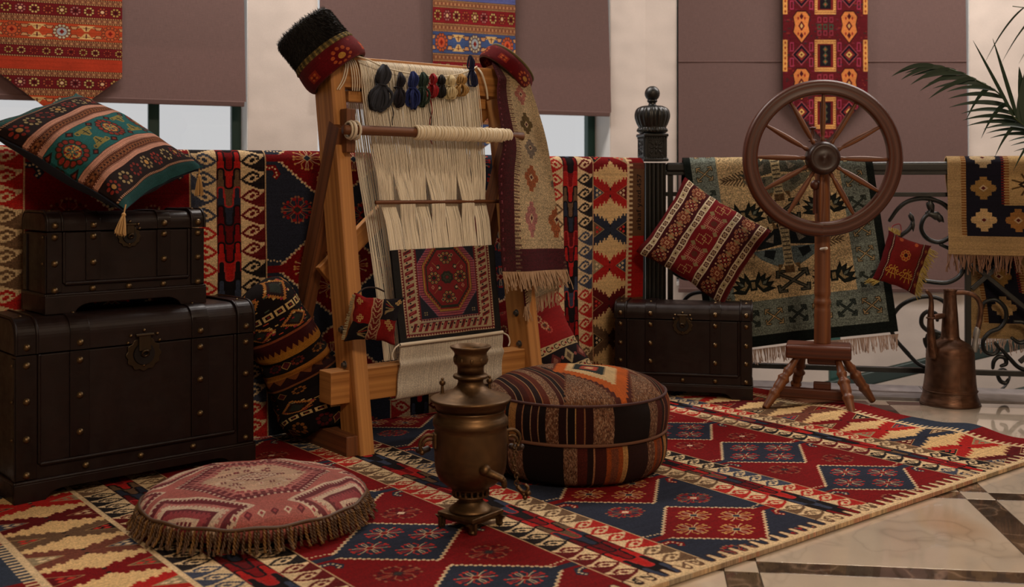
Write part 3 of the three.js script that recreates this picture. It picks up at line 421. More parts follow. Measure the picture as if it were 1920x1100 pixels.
function redStripeCushion() {
  const W = 768, [c, x] = canvasOf(W, W, '#841616');
  for (let k = 0; k < 22; k++) { const R = rngOf(k * 9 + 2), a = R() * W, b = R() * W; rosette(x, a, b, 34, 9, k & 1 ? '#b9966a' : '#a84a3c', '#5d3a2a', { pr: 0.2, rr: 0.7 }); }
  const guard = (y) => { rect(x, 0, y, W, 54, '#b29a72'); for (let k = 0; k < 13; k++) { x.strokeStyle = '#3a2a20'; x.lineWidth = 7; x.beginPath(); x.arc(k * 60 + 24, y + 27, 16, 0.6, 5.4); x.stroke(); disc(x, k * 60 + 50, y + 27, 9, '#7a2420'); } };
  guard(400); rect(x, 0, 454, W, 130, '#181014'); for (let k = 0; k < 7; k++) { const cx = k * 115 + 50; stepDia(x, cx, 519, 42, 52, 5, k & 1 ? '#9d8a66' : '#5d2422'); stepDia(x, cx, 519, 20, 26, 3, k & 1 ? '#5a4a3a' : '#8d5a4a'); disc(x, cx + 57, 519, 12, '#8a4a42'); } guard(584);
  yarn(c, x, { grain: 0.18, seed: 59 }); return c;
}
function pinkRound() {   // old rose kilim: nested diamonds with toothed edges round a serrated medallion
  const W = 1536, [c, x] = canvasOf(W, W, '#b9645c'), Q = '#6d1426', P = '#a23c44', T = '#cda68a', K = '#dfc0a6', S = '#c0726a';
  const nest = (cx, cy, r, q, cols) => cols.forEach((f, i) => { const k = 1 - i / cols.length; dia(x, cx, cy, r * k, r * q * k, f); if (i % 2) for (let e = 0; e < 4; e++) { const s = e & 1 ? 1 : -1, v = e & 2 ? 1 : -1; saw(x, cx + s * r * k, cy, cx, cy + v * r * q * k, 30, s * v * -15, f); } });
  const R = rngOf(8);
  for (const [sx, sy] of [[-1, -1], [1, -1], [1, 1], [-1, 1]]) nest(W * (0.5 + sx * 0.37), W * (0.5 + sy * 0.335), W * 0.31, 0.86, [K, Q, S, K, Q, P, K, Q, S]);
  for (const sx of [-1, 1]) nest(W * (0.5 + sx * 0.52), W * 0.5, W * 0.17, 0.9, [K, Q, S, K, Q, P, K]);
  // medallion
  const hex = (k, f) => poly(x, [[0.5 - 0.30 * k, 0.5], [0.5 - 0.13 * k, 0.5 - 0.25 * k], [0.5 + 0.13 * k, 0.5 - 0.25 * k], [0.5 + 0.30 * k, 0.5], [0.5 + 0.13 * k, 0.5 + 0.25 * k], [0.5 - 0.13 * k, 0.5 + 0.25 * k]].map(([a, b]) => [a * W, b * W]), f);
  const teeth = (k, f, st, d) => { const v = [[0.5 - 0.30 * k, 0.5], [0.5 - 0.13 * k, 0.5 - 0.25 * k], [0.5 + 0.13 * k, 0.5 - 0.25 * k], [0.5 + 0.30 * k, 0.5], [0.5 + 0.13 * k, 0.5 + 0.25 * k], [0.5 - 0.13 * k, 0.5 + 0.25 * k]]; v.forEach((p, i) => { const q = v[(i + 1) % 6]; saw(x, p[0] * W, p[1] * W, q[0] * W, q[1] * W, st, d, f); }); };
  hex(1.06, K); hex(1.0, Q); teeth(1.0, Q, 40, -26); hex(0.95, S); teeth(0.94, Q, 46, 40); hex(0.78, T); teeth(0.79, P, 40, 26);
  for (let k = 0; k < 90; k++) { const a = (R() - 0.5) * 0.46, b = (R() - 0.5) * 0.38; if (Math.abs(a) * 1.35 + Math.abs(b) * 0.9 > 0.26) continue; rosette(x, (0.5 + a) * W, (0.5 + b) * W, 22, 4, k % 3 ? Q : K, k & 1 ? P : K, { pr: 0.36, rr: 0.6 }); }
  nest(W / 2, W / 2, W * 0.105, 0.8, [Q, K, Q, T, K]); for (let k = 0; k < 6; k++) disc(x, W / 2 - 34 + (k % 3) * 34, W / 2 + (k < 3 ? -14 : 14), 7, P);
  for (const sy of [-1, 1]) for (let k = 0; k < 7; k++) { dia(x, W * (0.5 + (k - 3) * 0.05), W * (0.5 + sy * 0.40), 26, 34, k & 1 ? Q : K); dia(x, W * (0.5 + (k - 3) * 0.05), W * (0.5 + sy * 0.40), 12, 16, P); }
  yarn(c, x, { grain: 0.20, streak: 0.14, dye: 0.1, seed: 61, knot: 3 }); return c;
}
// striped kilim wool of the pouf: list of [width, colour, kind]
const POUF_ROW = [[60, '#8d3f14'], [16, '#120c0c'], [34, '#a0703e'], [26, '#2a1210'], [5, '#9a6a48'], [28, '#190d0d'], [4, '#a07c5c'], [24, '#2a0f0e'], [4, '#97714f'], [24, '#160b0b'], [44, '#6a4430', 1], [26, '#240e0c'], [4, '#a07c5c'], [24, '#170c0b'], [4, '#b0834e'], [26, '#3a1512'], [5, '#8d5f3c'], [26, '#2a100e'], [70, '#7d5640', 1], [150, '#170b0b'], [46, '#7d5842', 1], [34, '#4c1c14'], [20, '#22100d'], [6, '#9a6a48'], [40, '#3d1712'], [60, '#90431a'], [20, '#b0834e'], [90, '#2a100e'], [40, '#6a4430', 1]];
function poufSide(seed) {
  const w = 2048, h = 256, [c, x] = canvasOf(w, h, '#2a1210'), R = rngOf(seed); let a = 0, k = seed % 7;
  while (a < w) { const [q, col, kind] = POUF_ROW[k++ % POUF_ROW.length], ww = q * 1.0; rect(x, a, 0, ww + 1, h, col); if (kind) for (let i = 0; i < ww * 9; i++) rect(x, a + R() * ww, R() * h, 2, 8, R() > 0.5 ? '#a3846a' : '#4a2c20'); if (col === '#8d3f14' || col === '#90431a') { rect(x, a + ww * 0.28, h * 0.2, ww * 0.44, h * 0.6, '#6d3a26'); } a += ww; }
  yarn(c, x, { grain: 0.22, streak: 0.1, seed, along: 'y' }); return c;
}
function poufTop() {
  const W = 1536, [c, x] = canvasOf(W, W, '#3f1813'), R = rngOf(5); let a = 0, k = 3;
  const row = [[30, '#5a2414'], [5, '#b08860'], [40, '#241010'], [6, '#9d6a40'], [44, '#5d2616'], [60, '#8a5f40', 1], [30, '#43180f'], [5, '#a07c5c'], [30, '#1c0e0e'], [5, '#97714f'], [36, '#45190f']];
  while (a < W) { const [q, col, kind] = row[k++ % row.length]; rect(x, a, 0, q + 1, W, col); if (kind) for (let i = 0; i < q * 40; i++) rect(x, a + R() * q, R() * W, 3, 12, R() > 0.5 ? '#a3846a' : '#4a2c20'); a += q; }
  // toothed diamonds across the middle strip
  rect(x, W * 0.40, 0, W * 0.36, W, '#4c1c12');
  const fl = (cx, cy, rx, ry, col) => { x.fillStyle = col; const n = 26; for (let i = -n; i <= n; i++) { const ww = rx * (1 - Math.abs(i) / n) + ((i & 1) ? 13 : 0); x.fillRect(cx - ww, cy + (i - 0.5) * ry / n, 2 * ww, ry / n + 1); } };
  for (const cx of [W * 0.40, W * 0.76]) for (const cy of [W * 0.95, W * 0.05]) { fl(cx, cy, W * 0.13, W * 0.34, '#7a5034'); for (let i = 0; i < 5200; i++) { const t = 2 * R() - 1, q = (2 * R() - 1) * (1 - Math.abs(t)); rect(x, cx + q * W * 0.13, cy + t * W * 0.34, 3, 11, R() > 0.5 ? '#a3846a' : '#3f241a'); } }
  fl(W * 0.58, W * 0.5, W * 0.21, W * 0.48, '#b85618'); fl(W * 0.58, W * 0.5, W * 0.145, W * 0.33, '#c9a878'); fl(W * 0.58, W * 0.47, W * 0.09, W * 0.2, '#1c2524'); fl(W * 0.58, W * 0.47, W * 0.05, W * 0.10, '#a8452f'); fl(W * 0.58, W * 0.47, W * 0.02, W * 0.04, '#c9a878');
  yarn(c, x, { grain: 0.22, streak: 0.12, seed: 67, along: 'y' }); return c;
}
function loomRug() {   // small pile rug on the loom: stepped medallion in a ribbon border, cut off at the top
  const w = 1024, h = 896, [c, x] = canvasOf(w, h, '#101520'), CR = '#8a1220';
  rect(x, 0, 0, w, h, '#0d0f14'); rect(x, 62, 0, w - 124, h - 60, '#7d1622'); rect(x, 84, 0, w - 168, h - 82, '#c8b08e');
  // ribbon of slanted bars between rows of triangles
  const bars = (x0, y0, len, vertical) => { const n = Math.round(len / 62); for (let k = 0; k < n; k++) { const a = k * len / n, L = len / n, q = (s, t) => vertical ? [x0 + t * 78, y0 + a + s * L] : [x0 + a + s * L, y0 + t * 78]; poly(x, [q(0, 1), q(0.52, 1), q(1.02, 0), q(0.5, 0)], k % 2 ? CR : '#8d1a24'); poly(x, [q(0.12, 0.8), q(0.3, 0.8), q(0.75, 0.2), q(0.6, 0.2)], k % 2 ? '#c05a5a' : '#151a20'); const m = q(0.05, 0.35); disc(x, m[0], m[1], 9, '#16181c'); } };
  rect(x, 96, 0, 96, h - 96, '#cdb691'); rect(x, w - 192, 0, 96, h - 96, '#cdb691');
  bars(105, 0, h - 190, true); bars(w - 183, 0, h - 190, true); bars(120, h - 186, w - 240, false);
  const tri = (x0, y0, x1, y1, d, col) => { const L = Math.hypot(x1 - x0, y1 - y0), n = Math.round(L / 26), ux = (x1 - x0) / L, uy = (y1 - y0) / L; for (let k = 0; k < n; k++) poly(x, [[x0 + ux * k * L / n, y0 + uy * k * L / n], [x0 + ux * (k + 1) * L / n, y0 + uy * (k + 1) * L / n], [x0 + ux * (k + 0.5) * L / n - uy * d, y0 + uy * (k + 0.5) * L / n + ux * d]], col); };
  for (const [a, b, q] of [[64, 0, 1], [w - 64, 0, -1]]) { rect(x, q > 0 ? 64 : w - 90, 0, 26, h - 64, '#7d1622'); tri(q > 0 ? 64 : w - 64, 0, q > 0 ? 64 : w - 64, h - 62, q > 0 ? -22 : 22, '#d3bd98'); }
  rect(x, 64, h - 90, w - 128, 28, '#7d1622'); tri(64, h - 62, w - 64, h - 62, -22, '#d3bd98');
  rect(x, 196, 0, w - 392, h - 200, '#7d1622'); for (const q of [-1, 1]) tri(w / 2 + q * (w / 2 - 196), 0, w / 2 + q * (w / 2 - 196), h - 200, q > 0 ? 20 : -20, '#d3bd98'); tri(196, h - 200, w - 196, h - 200, -20, '#d3bd98');
  const ix = 226, iw = w - 452, ih = h - 226; rect(x, ix, 0, iw, ih, '#141a30');
  const cx = w / 2, cy = 290, oct = (r1, r2, st, col) => { x.fillStyle = col; const n = st; for (let k = -n; k <= n; k++) { const t = Math.abs(k) / n, ww = t < 0.42 ? r1 : r1 * (1 - (t - 0.42) * 0.98); x.fillRect(cx - ww, cy + (k - 0.5) * r2 / n, 2 * ww, r2 / n + 1); } };
  oct(286, 372, 15, '#a86a86'); for (let k = 0; k < 150; k++) { const y = -340 + k * 4.6; } x.save(); x.globalCompositeOperation = 'source-atop'; x.restore();
  // comb of coloured lines round the medallion
  oct(280, 364, 15, '#a83a4c'); for (let k = 0; k < 60; k++) rect(x, ix, k * 12, iw, 4, k & 1 ? 'rgba(40,45,90,0.9)' : 'rgba(215,190,190,0.55)');
  { const keep = (yy) => { const t = Math.abs(yy - cy) / 372; return t < 0.42 ? 286 : 286 * (1 - (t - 0.42) * 0.98); }; for (let y = 0; y < ih; y += 6) { const ww = keep(y), e = Math.abs(y - cy) > 372 ? 0 : ww; rect(x, ix, y, cx - e - ix, 6.5, '#141a30'); rect(x, cx + e, y, ix + iw - cx - e, 6.5, '#141a30'); } }
  oct(242, 318, 13, '#15181a'); oct(238, 314, 13, '#b5803a'); oct(220, 294, 13, '#8d1420'); oct(208, 282, 13, '#20281e'); 
  oct(196, 262, 26, CR);
  for (const [a, b] of [[0, 0], [0, -190], [0, 190], [-130, 0], [130, 0]]) { rosette(x, cx + a, cy + b, 64, 8, '#b99a5c', '#1c241c', { pr: 0.2, rr: 0.72, ring: '#1a1f1a' }); for (let k = 0; k < 8; k++) { const an = (k + 0.5) / 8 * 6.283; disc(x, cx + a + Math.cos(an) * 46, cy + b + Math.sin(an) * 46, 6, '#a02a24'); } }
  disc(x, cx, cy, 58, '#1c241c'); rosette(x, cx, cy, 50, 8, '#3a4030', '#7d2228', { pr: 0.24 });
  for (const s of [-1, 1]) for (const q of [-1, 1]) { poly(x, [[cx + s * 60, cy + q * 96], [cx + s * 92, cy + q * 70], [cx + s * 104, cy + q * 118], [cx + s * 70, cy + q * 128]], '#1f2a20'); disc(x, cx + s * 84, cy + q * 100, 12, '#c8b08e'); x.strokeStyle = '#b08048'; x.lineWidth = 5; x.beginPath(); x.moveTo(cx + s * 90, cy + q * 100); x.lineTo(cx + s * 140, cy + q * 150); x.stroke(); dia(x, cx + s * 150, cy + q * 90, 14, 18, '#a83a3a', '#d0b08a', 4); dia(x, cx + s * 60, cy + q * 215, 14, 18, '#1f2a20', '#d0b08a', 4); }
  for (const s of [-1, 1]) { rosette(x, cx + s * 240, ih - 46, 22, 4, '#a89a6a', '#141a30', { pr: 0.3 }); }
  yarn(c, x, { grain: 0.18, streak: 0.05, seed: 71, knot: 3 }); return c;
}
function scarfRug() {   // cream weave with stepped stars and burgundy borders
  const w = 768, h = 1536, [c, x] = canvasOf(w, h, '#c4aa82'); const BG = '#4b0d19';
  rect(x, 0, 0, 95, h, BG); rect(x, w - 110, 0, 110, h, BG); rect(x, 0, h - 92, w, 92, BG);
  for (let k = 0; k < h / 15; k++) { rect(x, 95, k * 15, 34 + (k % 2) * 16, 8, k & 1 ? '#6d4a3a' : '#8d7458'); rect(x, w - 150 + (k % 2) * 14, k * 15, 40, 8, '#6d4a3a'); }
  for (let k = 0; k < 40; k++) rect(x, 12, k * 40, 8, 14, '#8a4450');
  const cols = ['#a86a62', '#a0562e', '#7a6a5c', '#5f4a26', '#b06a5a', '#a85a30'];
  for (let k = 0; k < 7; k++) for (const cx of [270, 540]) { starMotif(x, cx, h - 225 - k * 226, 74, cols[(k + (cx > 400 ? 1 : 0)) % 6], '#4b0d19'); }
  yarn(c, x, { grain: 0.26, streak: 0.1, seed: 73, knot: 4 }); return c;
}
function hatBand() {
  const w = 1024, h = 256, [c, x] = canvasOf(w, h, '#5d0d15');
  rect(x, 0, 0, w, 26, '#6d5a34'); rect(x, 0, 26, w, 8, '#2a1a12'); rect(x, 0, h - 20, w, 20, '#5d4a2c'); for (let k = 0; k < 64; k++) { rect(x, k * 16, 6, 8, 12, '#3a2d1e'); rect(x, k * 16, h - 14, 8, 8, '#2c2014'); }
  for (let k = 0; k < 6; k++) { const cx = (k + 0.5) / 6 * w; if (k & 1) { x.fillStyle = '#8d2a1c'; x.fillRect(cx - 30, 100, 60, 60); rosette(x, cx, 130, 26, 4, '#b8602c', '#6d1a14', { pr: 0.3 }); } else rosette(x, cx, 130, 62, 10, '#a8502a', k % 4 ? '#6d1414' : '#b5843c', { pr: 0.17, rr: 0.75 }); disc(x, cx + w / 12, 200, 12, '#7d2420'); disc(x, cx + w / 12, 66, 9, '#7d2420'); }
  yarn(c, x, { grain: 0.2, seed: 79 }); return c;
}
// ------------------------------------------------------------------ shared materials
const std = (hex, rough = 0.8, metal = 0, extra = {}) => new THREE.MeshStandardMaterial({ color: hex, roughness: rough, metalness: metal, ...extra });
const plasterTex = fieldTex(512, (u, v) => { const f = 1 + 0.05 * tileN(u, v, 5) + 0.05 * tileN(v, u, 17, 4) + 0.03 * (roughRand() - 0.5); return [197 * f, 184 * f, 174 * f]; }, true);
const plaster = new THREE.MeshStandardMaterial({ map: rep(plasterTex, 0.7, 0.7), roughness: 0.85, bumpMap: rep(grit, 2, 2), bumpScale: 0.0015 });
const ceilingMat = std('#d9d2c6', 0.9);
const marbleTex = fieldTex(1024, (u, v) => {
  const a = tileN(u, v, 3), b = tileN(v, u, 9, 2), c = tileN(u, v, 26, 5), blot = Math.max(0, tileN(u + 0.02 * b, v, 4, 7) + 0.35 * b - 0.12), vein = Math.pow(1 - Math.min(1, Math.abs(tileN(u + 0.03 * c, v + 0.04 * b, 3, 9) + 0.25 * b + 0.12 * c) * 4.5), 10), fine = Math.pow(1 - Math.min(1, Math.abs(tileN(v, u, 7, 1) + 0.4 * b + 0.2 * c) * 5), 10), f = 1 + 0.05 * a + 0.05 * b + 0.02 * c - 0.10 * vein - 0.07 * fine - 0.22 * blot + 0.03 * (roughRand() - 0.5);
  return [190 * f, 175 * f - 4 * blot * 10, 157 * f - 7 * blot * 10];
}, true);
const darkMarbleTex = fieldTex(512, (u, v) => { const a = tileN(u, v, 6), b = tileN(v, u, 15, 3), vein = Math.pow(1 - Math.min(1, Math.abs(tileN(u, v, 8, 5) + 0.3 * b) * 4), 7); const f = 1 + 0.35 * a + 0.25 * b; return [74 * f + 60 * vein, 60 * f + 50 * vein, 50 * f + 42 * vein]; }, true);
const slateTex = fieldTex(512, (u, v) => { const f = 1 + 0.22 * tileN(u, v, 5) + 0.16 * tileN(v, u, 19, 3) + 0.14 * (roughRand() - 0.5); return [118 * f, 112 * f, 112 * f]; }, true);
const marble = new THREE.MeshPhysicalMaterial({ map: rep(marbleTex, 0.7, 0.7), roughness: 0.12, clearcoat: 1, clearcoatRoughness: 0.03 });
const darkMarble = new THREE.MeshPhysicalMaterial({ map: rep(darkMarbleTex, 1.6, 1.6), roughness: 0.14, clearcoat: 1, clearcoatRoughness: 0.03 });
const slate = new THREE.MeshStandardMaterial({ map: rep(slateTex, 1.4, 1.4), roughness: 0.42 });
const mortar = std('#8d8274', 0.8);
const greenPaint = std('#16443b', 0.45), whitePaint = std('#e6e3df', 0.6);
const glass = new THREE.MeshPhysicalMaterial({ color: '#ffffff', transmission: 1, thickness: 0, roughness: 0.0, ior: 1.45 });
const ironTex = fieldTex(256, (u, v) => 150 + 60 * tileN(u, v, 9) + 40 * (roughRand() - 0.5));
const iron = new THREE.MeshPhysicalMaterial({ color: '#0a0f0e', roughness: 0.36, metalness: 0.25, clearcoat: 0.4, clearcoatRoughness: 0.3, bumpMap: rep(ironTex, 4, 4), bumpScale: 0.0012 });
function woodMat(base, dark, seed, rough = 0.55) {
  const b = rgbOf(base), d = rgbOf(dark), R = rngOf(seed), t = fieldTex(512, (u, v) => {
    const warp = 0.06 * tileN(u, v, 2, seed), rings = tileN(u * 1 + warp, 0.13 + v * 0.0, 26, seed) + 0.5 * tileN(u + warp, 0.2, 60, seed), fig = tileN(u, v, 3, seed + 4), k = clamp(0.5 + 0.75 * rings + 0.25 * fig + 0.10 * (R() - 0.5), 0, 1);
    return b.map((q, i) => lerp(d[i], q, k));
  }, true);
  return new THREE.MeshStandardMaterial({ map: rep(t, 3.2, 0.9), roughness: rough, bumpMap: rep(t, 3.2, 0.9), bumpScale: 0.0006 });
}
const pine = woodMat('#bf8648', '#94602e', 3, 0.55), pineDark = woodMat('#83502b', '#54301a', 5, 0.6), walnut = woodMat('#602d16', '#351508', 7, 0.42), walnutPost = woodMat('#855029', '#532b14', 9, 0.48);
const brass = new THREE.MeshStandardMaterial({ color: '#8a6a3c', metalness: 0.9, roughness: 0.42, roughnessMap: null, bumpMap: rep(grit, 3, 3), bumpScale: 0.0006 });

// ------------------------------------------------------------------ floor, walls, ceiling
const CORNER = V(0.875, 0, -7.0);
{
  const e1 = leftRail(-8, 0, -0.13), e2 = leftRail(0.02, 0, -0.15), e3 = rightRail(7.2, 0, -0.15);
  const outline = (pts, h, top) => { const s = new THREE.Shape(pts.map((p) => new THREE.Vector2(p[0], p[1]))); return metreUV(new THREE.ExtrudeGeometry(s, { depth: h, bevelEnabled: false }).rotateX(Math.PI / 2).translate(0, top, 0), 'z'); };
  // shapes are drawn in (x, z); rotateX(90 deg) turns shape y into z
  const floor = structure('floor', outline([[e1.x, e1.z], [e2.x, e2.z], [e3.x, e3.z], [8, 4], [-7.5, 4], [-7.5, e1.z]], 0.26, -0.012), mortar);
  structure('floor_stairwell', outline([[-7.5, -3.2], [0.875, -7.05], [8, -7.05], [8, 4], [-7.5, 4]], 0.2, -2.4), std('#b9ab98', 0.5));
  structure('ceiling', outline([[-7.8, 4.2], [-7.8, -3.2], [0.8, -7.4], [8.3, -7.4], [8.3, 4.2]], 0.2, 3.82), ceilingMat);
  // marble slabs with dark bands that cross in pale squares
  const PA = 0.764, PB = 0.69, ba = 0.084, bb = 0.077, A0 = 0.196, B0 = -2.715, gap = 0.0016, T = 0.012;
  const sizes = { slab: [PA - ba, PB - bb, marble], bandA: [ba, PB - bb, darkMarble], bandB: [PA - ba, bb, darkMarble], square: [ba, bb, marble] }, cache = {};
  const pieceGeo = (k, v) => cache[k + v] ??= metreUV(new RoundedBoxGeometry(sizes[k][0] - gap, T, sizes[k][1] - gap, 1, 0.0012), k === 'bandB' ? 'x' : 'z', 1, v * 1.37 + k.length * 0.21);
  const lay = (k, a, b, v, mat) => { const p = rightFrame(a, -T / 2, b); const q = p.clone().sub(POST); if (q.x * Math.sin(TL) + q.z * Math.cos(TL) < -0.06 || p.x > 4.4) return; const m = part('marble_tile', pieceGeo(k, v), mat ?? sizes[k][2], floor); m.position.copy(p); m.rotation.y = PH; };
  for (let i = -2; i <= 4; i++) for (let j = -3; j <= 2; j++) {
    const a = A0 + i * PA, b = B0 + j * PB, v = ((i * 7 + j * 3) % 4 + 4) % 4;
    const clip = b + bb < -5.3;
    if (!clip) { lay('square', a + ba / 2, b + bb / 2, v); lay('bandB', a + ba + (PA - ba) / 2, b + bb / 2, v); }
    lay('bandA', a + ba / 2, b + bb + (PB - bb) / 2, v); lay('slab', a + ba + (PA - ba) / 2, b + bb + (PB - bb) / 2, v);
  }
  // slate strip under the railing, in long slabs laid a hair above the marble
  const sg = [0, 1, 2].map((v) => metreUV(new RoundedBoxGeometry(0.618, 0.014, 0.30, 1, 0.0012), 'x', 1, v * 0.7));
  for (let i = 0; i < 7; i++) { const m = part('slate_tile', sg[i % 3], slate, floor); m.position.copy(rightRail(0.29 + i * 0.62, -0.0045, 0.002)); m.rotation.y = TR; }
}
function wallShape(x0, x1, holes) {
  const s = new THREE.Shape([new THREE.Vector2(x0, -2.4), new THREE.Vector2(x1, -2.4), new THREE.Vector2(x1, 3.62), new THREE.Vector2(x0, 3.62)]);
  for (const [a, b, c, d] of holes) s.holes.push(new THREE.Path([new THREE.Vector2(a, c), new THREE.Vector2(a, d), new THREE.Vector2(b, d), new THREE.Vector2(b, c)]));
  return metreUV(new THREE.ExtrudeGeometry(s, { depth: 0.28, bevelEnabled: false }).translate(0, 0, -0.28), 'y');
}
const SILL = 0.27, HEAD = 3.1;
const WIN = [[-4.49, -2.571], [-2.179, -0.26], [0.203, 2.128]];
{
  const l = structure('wall_left', wallShape(-9.2, 0, [[...WIN[0], SILL, HEAD], [...WIN[1], SILL, HEAD]]), plaster); l.position.copy(CORNER); l.rotation.y = WL;
  const r = structure('wall_right', wallShape(0, 7.2, [[...WIN[2], SILL, HEAD], [3.3, 5.2, SILL, HEAD]]), plaster); r.position.copy(CORNER);
  structure('wall_east', metreUV(new THREE.BoxGeometry(0.2, 6.2, 11.3).translate(8.1, 0.7, -1.5), 'y'), plaster);
  structure('wall_west', metreUV(new THREE.BoxGeometry(0.2, 6.2, 7.6).translate(-7.6, 0.7, 0.4), 'y'), plaster);
  structure('wall_back', metreUV(new THREE.BoxGeometry(15.9, 6.2, 0.2).translate(0.25, 0.7, 4.1), 'y'), plaster);
}
// windows: green frames with panes, one per opening
[[WIN[0], WL], [WIN[1], WL], [WIN[2], 0], [[3.3, 5.2], 0]].forEach(([[x0, x1], turn], k) => {
  const g = new THREE.Group(); g.name = 'window_' + (k + 1); g.userData.kind = 'structure'; g.position.copy(CORNER); g.rotation.y = turn; scene.add(g);
  const z = -0.235, W = x1 - x0, H = HEAD - SILL, cols = 4, rows = [SILL, 1.05, 1.95, HEAD], fw = 0.055;
  const fr = [];
  for (const x of [x0 + fw / 2, x1 - fw / 2]) fr.push(put(new RoundedBoxGeometry(fw, H, 0.06, 1, 0.006), x, SILL + H / 2, z));
  for (const y of [SILL + fw / 2, HEAD - fw / 2]) fr.push(put(new RoundedBoxGeometry(W, fw, 0.06, 1, 0.006), (x0 + x1) / 2, y, z));
  part('window_frame', merge(fr), greenPaint, g);
  for (let i = 1; i < cols; i++) part('mullion', put(new RoundedBoxGeometry(0.06, H, 0.055, 1, 0.006), x0 + W * i / cols, SILL + H / 2, z), greenPaint, g);
  for (const y of rows.slice(1, -1)) part('transom', put(new RoundedBoxGeometry(W, 0.045, 0.05, 1, 0.006), (x0 + x1) / 2, y, z), greenPaint, g);
  const pw = W / cols - 0.05;
  for (let j = 0; j < 3; j++) { const ph = rows[j + 1] - rows[j] - 0.03, pg = new THREE.BoxGeometry(pw, ph, 0.004); for (let i = 0; i < cols; i++) { const m = part('pane', new THREE.PlaneGeometry(pw, ph), glass, g); m.position.set(x0 + W * (i + 0.5) / cols, (rows[j] + rows[j + 1]) / 2, z - 0.01); m.castShadow = false; } }
  part('window_sill', put(new RoundedBoxGeometry(W, 0.03, 0.22, 1, 0.006), (x0 + x1) / 2, SILL + 0.015, -0.11), whitePaint, g);
  const rev = []; for (const [x, s] of [[x0 + 0.002, 1], [x1 - 0.002, -1]]) rev.push(new THREE.BoxGeometry(0.004, H, 0.2).translate(x, SILL + H / 2, -0.104));
  part('reveal', merge(rev), whitePaint, g);
});
// ceiling lamps: white tray, glowing diffuser, area light just under it
LAMPS.forEach(([x, d, y, w, l, power, col], k) => {
  const o = thing('ceiling_lamp', ['square ceiling light panel over the right of the gallery', 'square ceiling light panel over the near end of the gallery', 'long ceiling light panel over the stairwell by the right window', 'long ceiling light panel over the stairwell by the left windows'][k], 'lamp', at(x, y, d), 0, 'recessed ceiling lights');
  if (k === 3) o.rotation.y = WL;
  part('tray', merge([put(new RoundedBoxGeometry(w + 0.08, 0.04, l + 0.08, 1, 0.006), 0, 0.022, 0)]), whitePaint, o);
  part('diffuser', put(new RoundedBoxGeometry(w, 0.02, l, 1, 0.004), 0, 0.0, 0), new THREE.MeshStandardMaterial({ color: '#ffffff', roughness: 0.6, emissive: col, emissiveIntensity: 1.2 }), o);
  const L = new THREE.RectAreaLight(col, power, w, l); L.position.set(0, -0.02, 0); L.rotation.x = -Math.PI / 2; o.add(L);
});
{
  // added, unseen strip light below the gallery edge that brightens the lower wall
  const p = rightRail(1.3, -0.20, -0.19), o = thing('added_stairwell_lamp', 'added unseen light strip under the gallery edge, brightening the stairwell wall', 'lamp', p, TR);
  part('tray', put(new RoundedBoxGeometry(2.6, 0.10, 0.03, 1, 0.005), 0, 0, 0.02), whitePaint, o);
  part('diffuser', put(new RoundedBoxGeometry(2.56, 0.08, 0.02, 1, 0.004), 0, 0, -0.002), new THREE.MeshStandardMaterial({ color: '#ffffff', roughness: 0.6, emissive: NEUTRAL, emissiveIntensity: 1.2 }), o);
  const L = new THREE.RectAreaLight(NEUTRAL, 5, 2.56, 0.08); L.position.set(0, 0, -0.02); o.add(L);
}
// ------------------------------------------------------------------ roman blinds and the kilims that hang before them
const fabricTex = (() => { const [c, x] = canvasOf(512, 512, '#957872'); const R = rngOf(15); const im = x.getImageData(0, 0, 512, 512); for (let j = 0; j < 512; j++) for (let i = 0; i < 512; i++) { const o = 4 * (j * 512 + i), f = 1 + 0.11 * (R() - 0.5) + 0.10 * (((i >> 1) + (j >> 1)) % 2 ? 1 : -1) * 0.5 + 0.05 * N3(i / 3.1, j / 40, 2) + 0.05 * N3(i / 40, j / 3.1, 6); for (let k = 0; k < 3; k++) im.data[o + k] = clamp(im.data[o + k] * f, 0, 255); } x.putImageData(im, 0, 0); return c; })();
const fabric = new THREE.MeshPhysicalMaterial({ map: rep(texOf(fabricTex, { wrap: true }), 2, 2), roughness: 1, transmission: 0.6, thickness: 0, specularIntensity: 0.15, side: THREE.DoubleSide });
function blind(win, turn, bottom, folds, label, seed) {
  const o = thing('roman_blind', label, 'blind', CORNER.clone(), turn, 'roman blinds at the windows'), [x0, x1] = win, a = x0 + 0.012, b = x1 - 0.03, top = HEAD + 0.05, R = rngOf(seed);
  const ys = [top, ...folds, bottom + 0.02];
  for (let k = 0; k + 1 < ys.length; k++) {
    const yT = ys[k], yB = ys[k + 1], low = k + 2 === ys.length, wide = low ? 0.012 : 0;
    const g = sheet((s, t) => { const h = yB - (k + 2 < ys.length ? 0.012 : 0), y = lerp(h, yT, t); return V(lerp(a, b + wide * (1 - t), s), y + 0.006 * (s - 0.5) * 0, 0.005 + (low ? 0.035 * (1 - t) : 0.012 * Math.pow(1 - t, 4)) + 0.006 * N3(s * 3 + seed, t * 1.5, k)); }, 30, 14, 0.0016, (s, t) => [lerp(a, b, s), lerp(yB, yT, t)]);
    part('fabric_panel', g, fabric, o);
  }
  for (let k = 0; k < (folds.length > 1 ? 1 : 3); k++) part('bottom_fold', metreUV(put(new RoundedBoxGeometry(b - a + 0.008 - k * 0.012, 0.030, 0.012, 3, 0.005), (a + b) / 2, bottom + 0.008 - k * 0.013, 0.036 - k * 0.014, 0.25, 0, 0), 'x'), fabric, o);
  for (const y of folds) part('seam_rod', put(new THREE.CylinderGeometry(0.004, 0.004, b - a, 8).rotateZ(Math.PI / 2), (a + b) / 2, y - 0.004, 0.020), fabric, o);
  part('head_rail', put(new RoundedBoxGeometry(b - a, 0.05, 0.05, 2, 0.006), (a + b) / 2, top + 0.02, 0.012), whitePaint, o);
  return o;
}
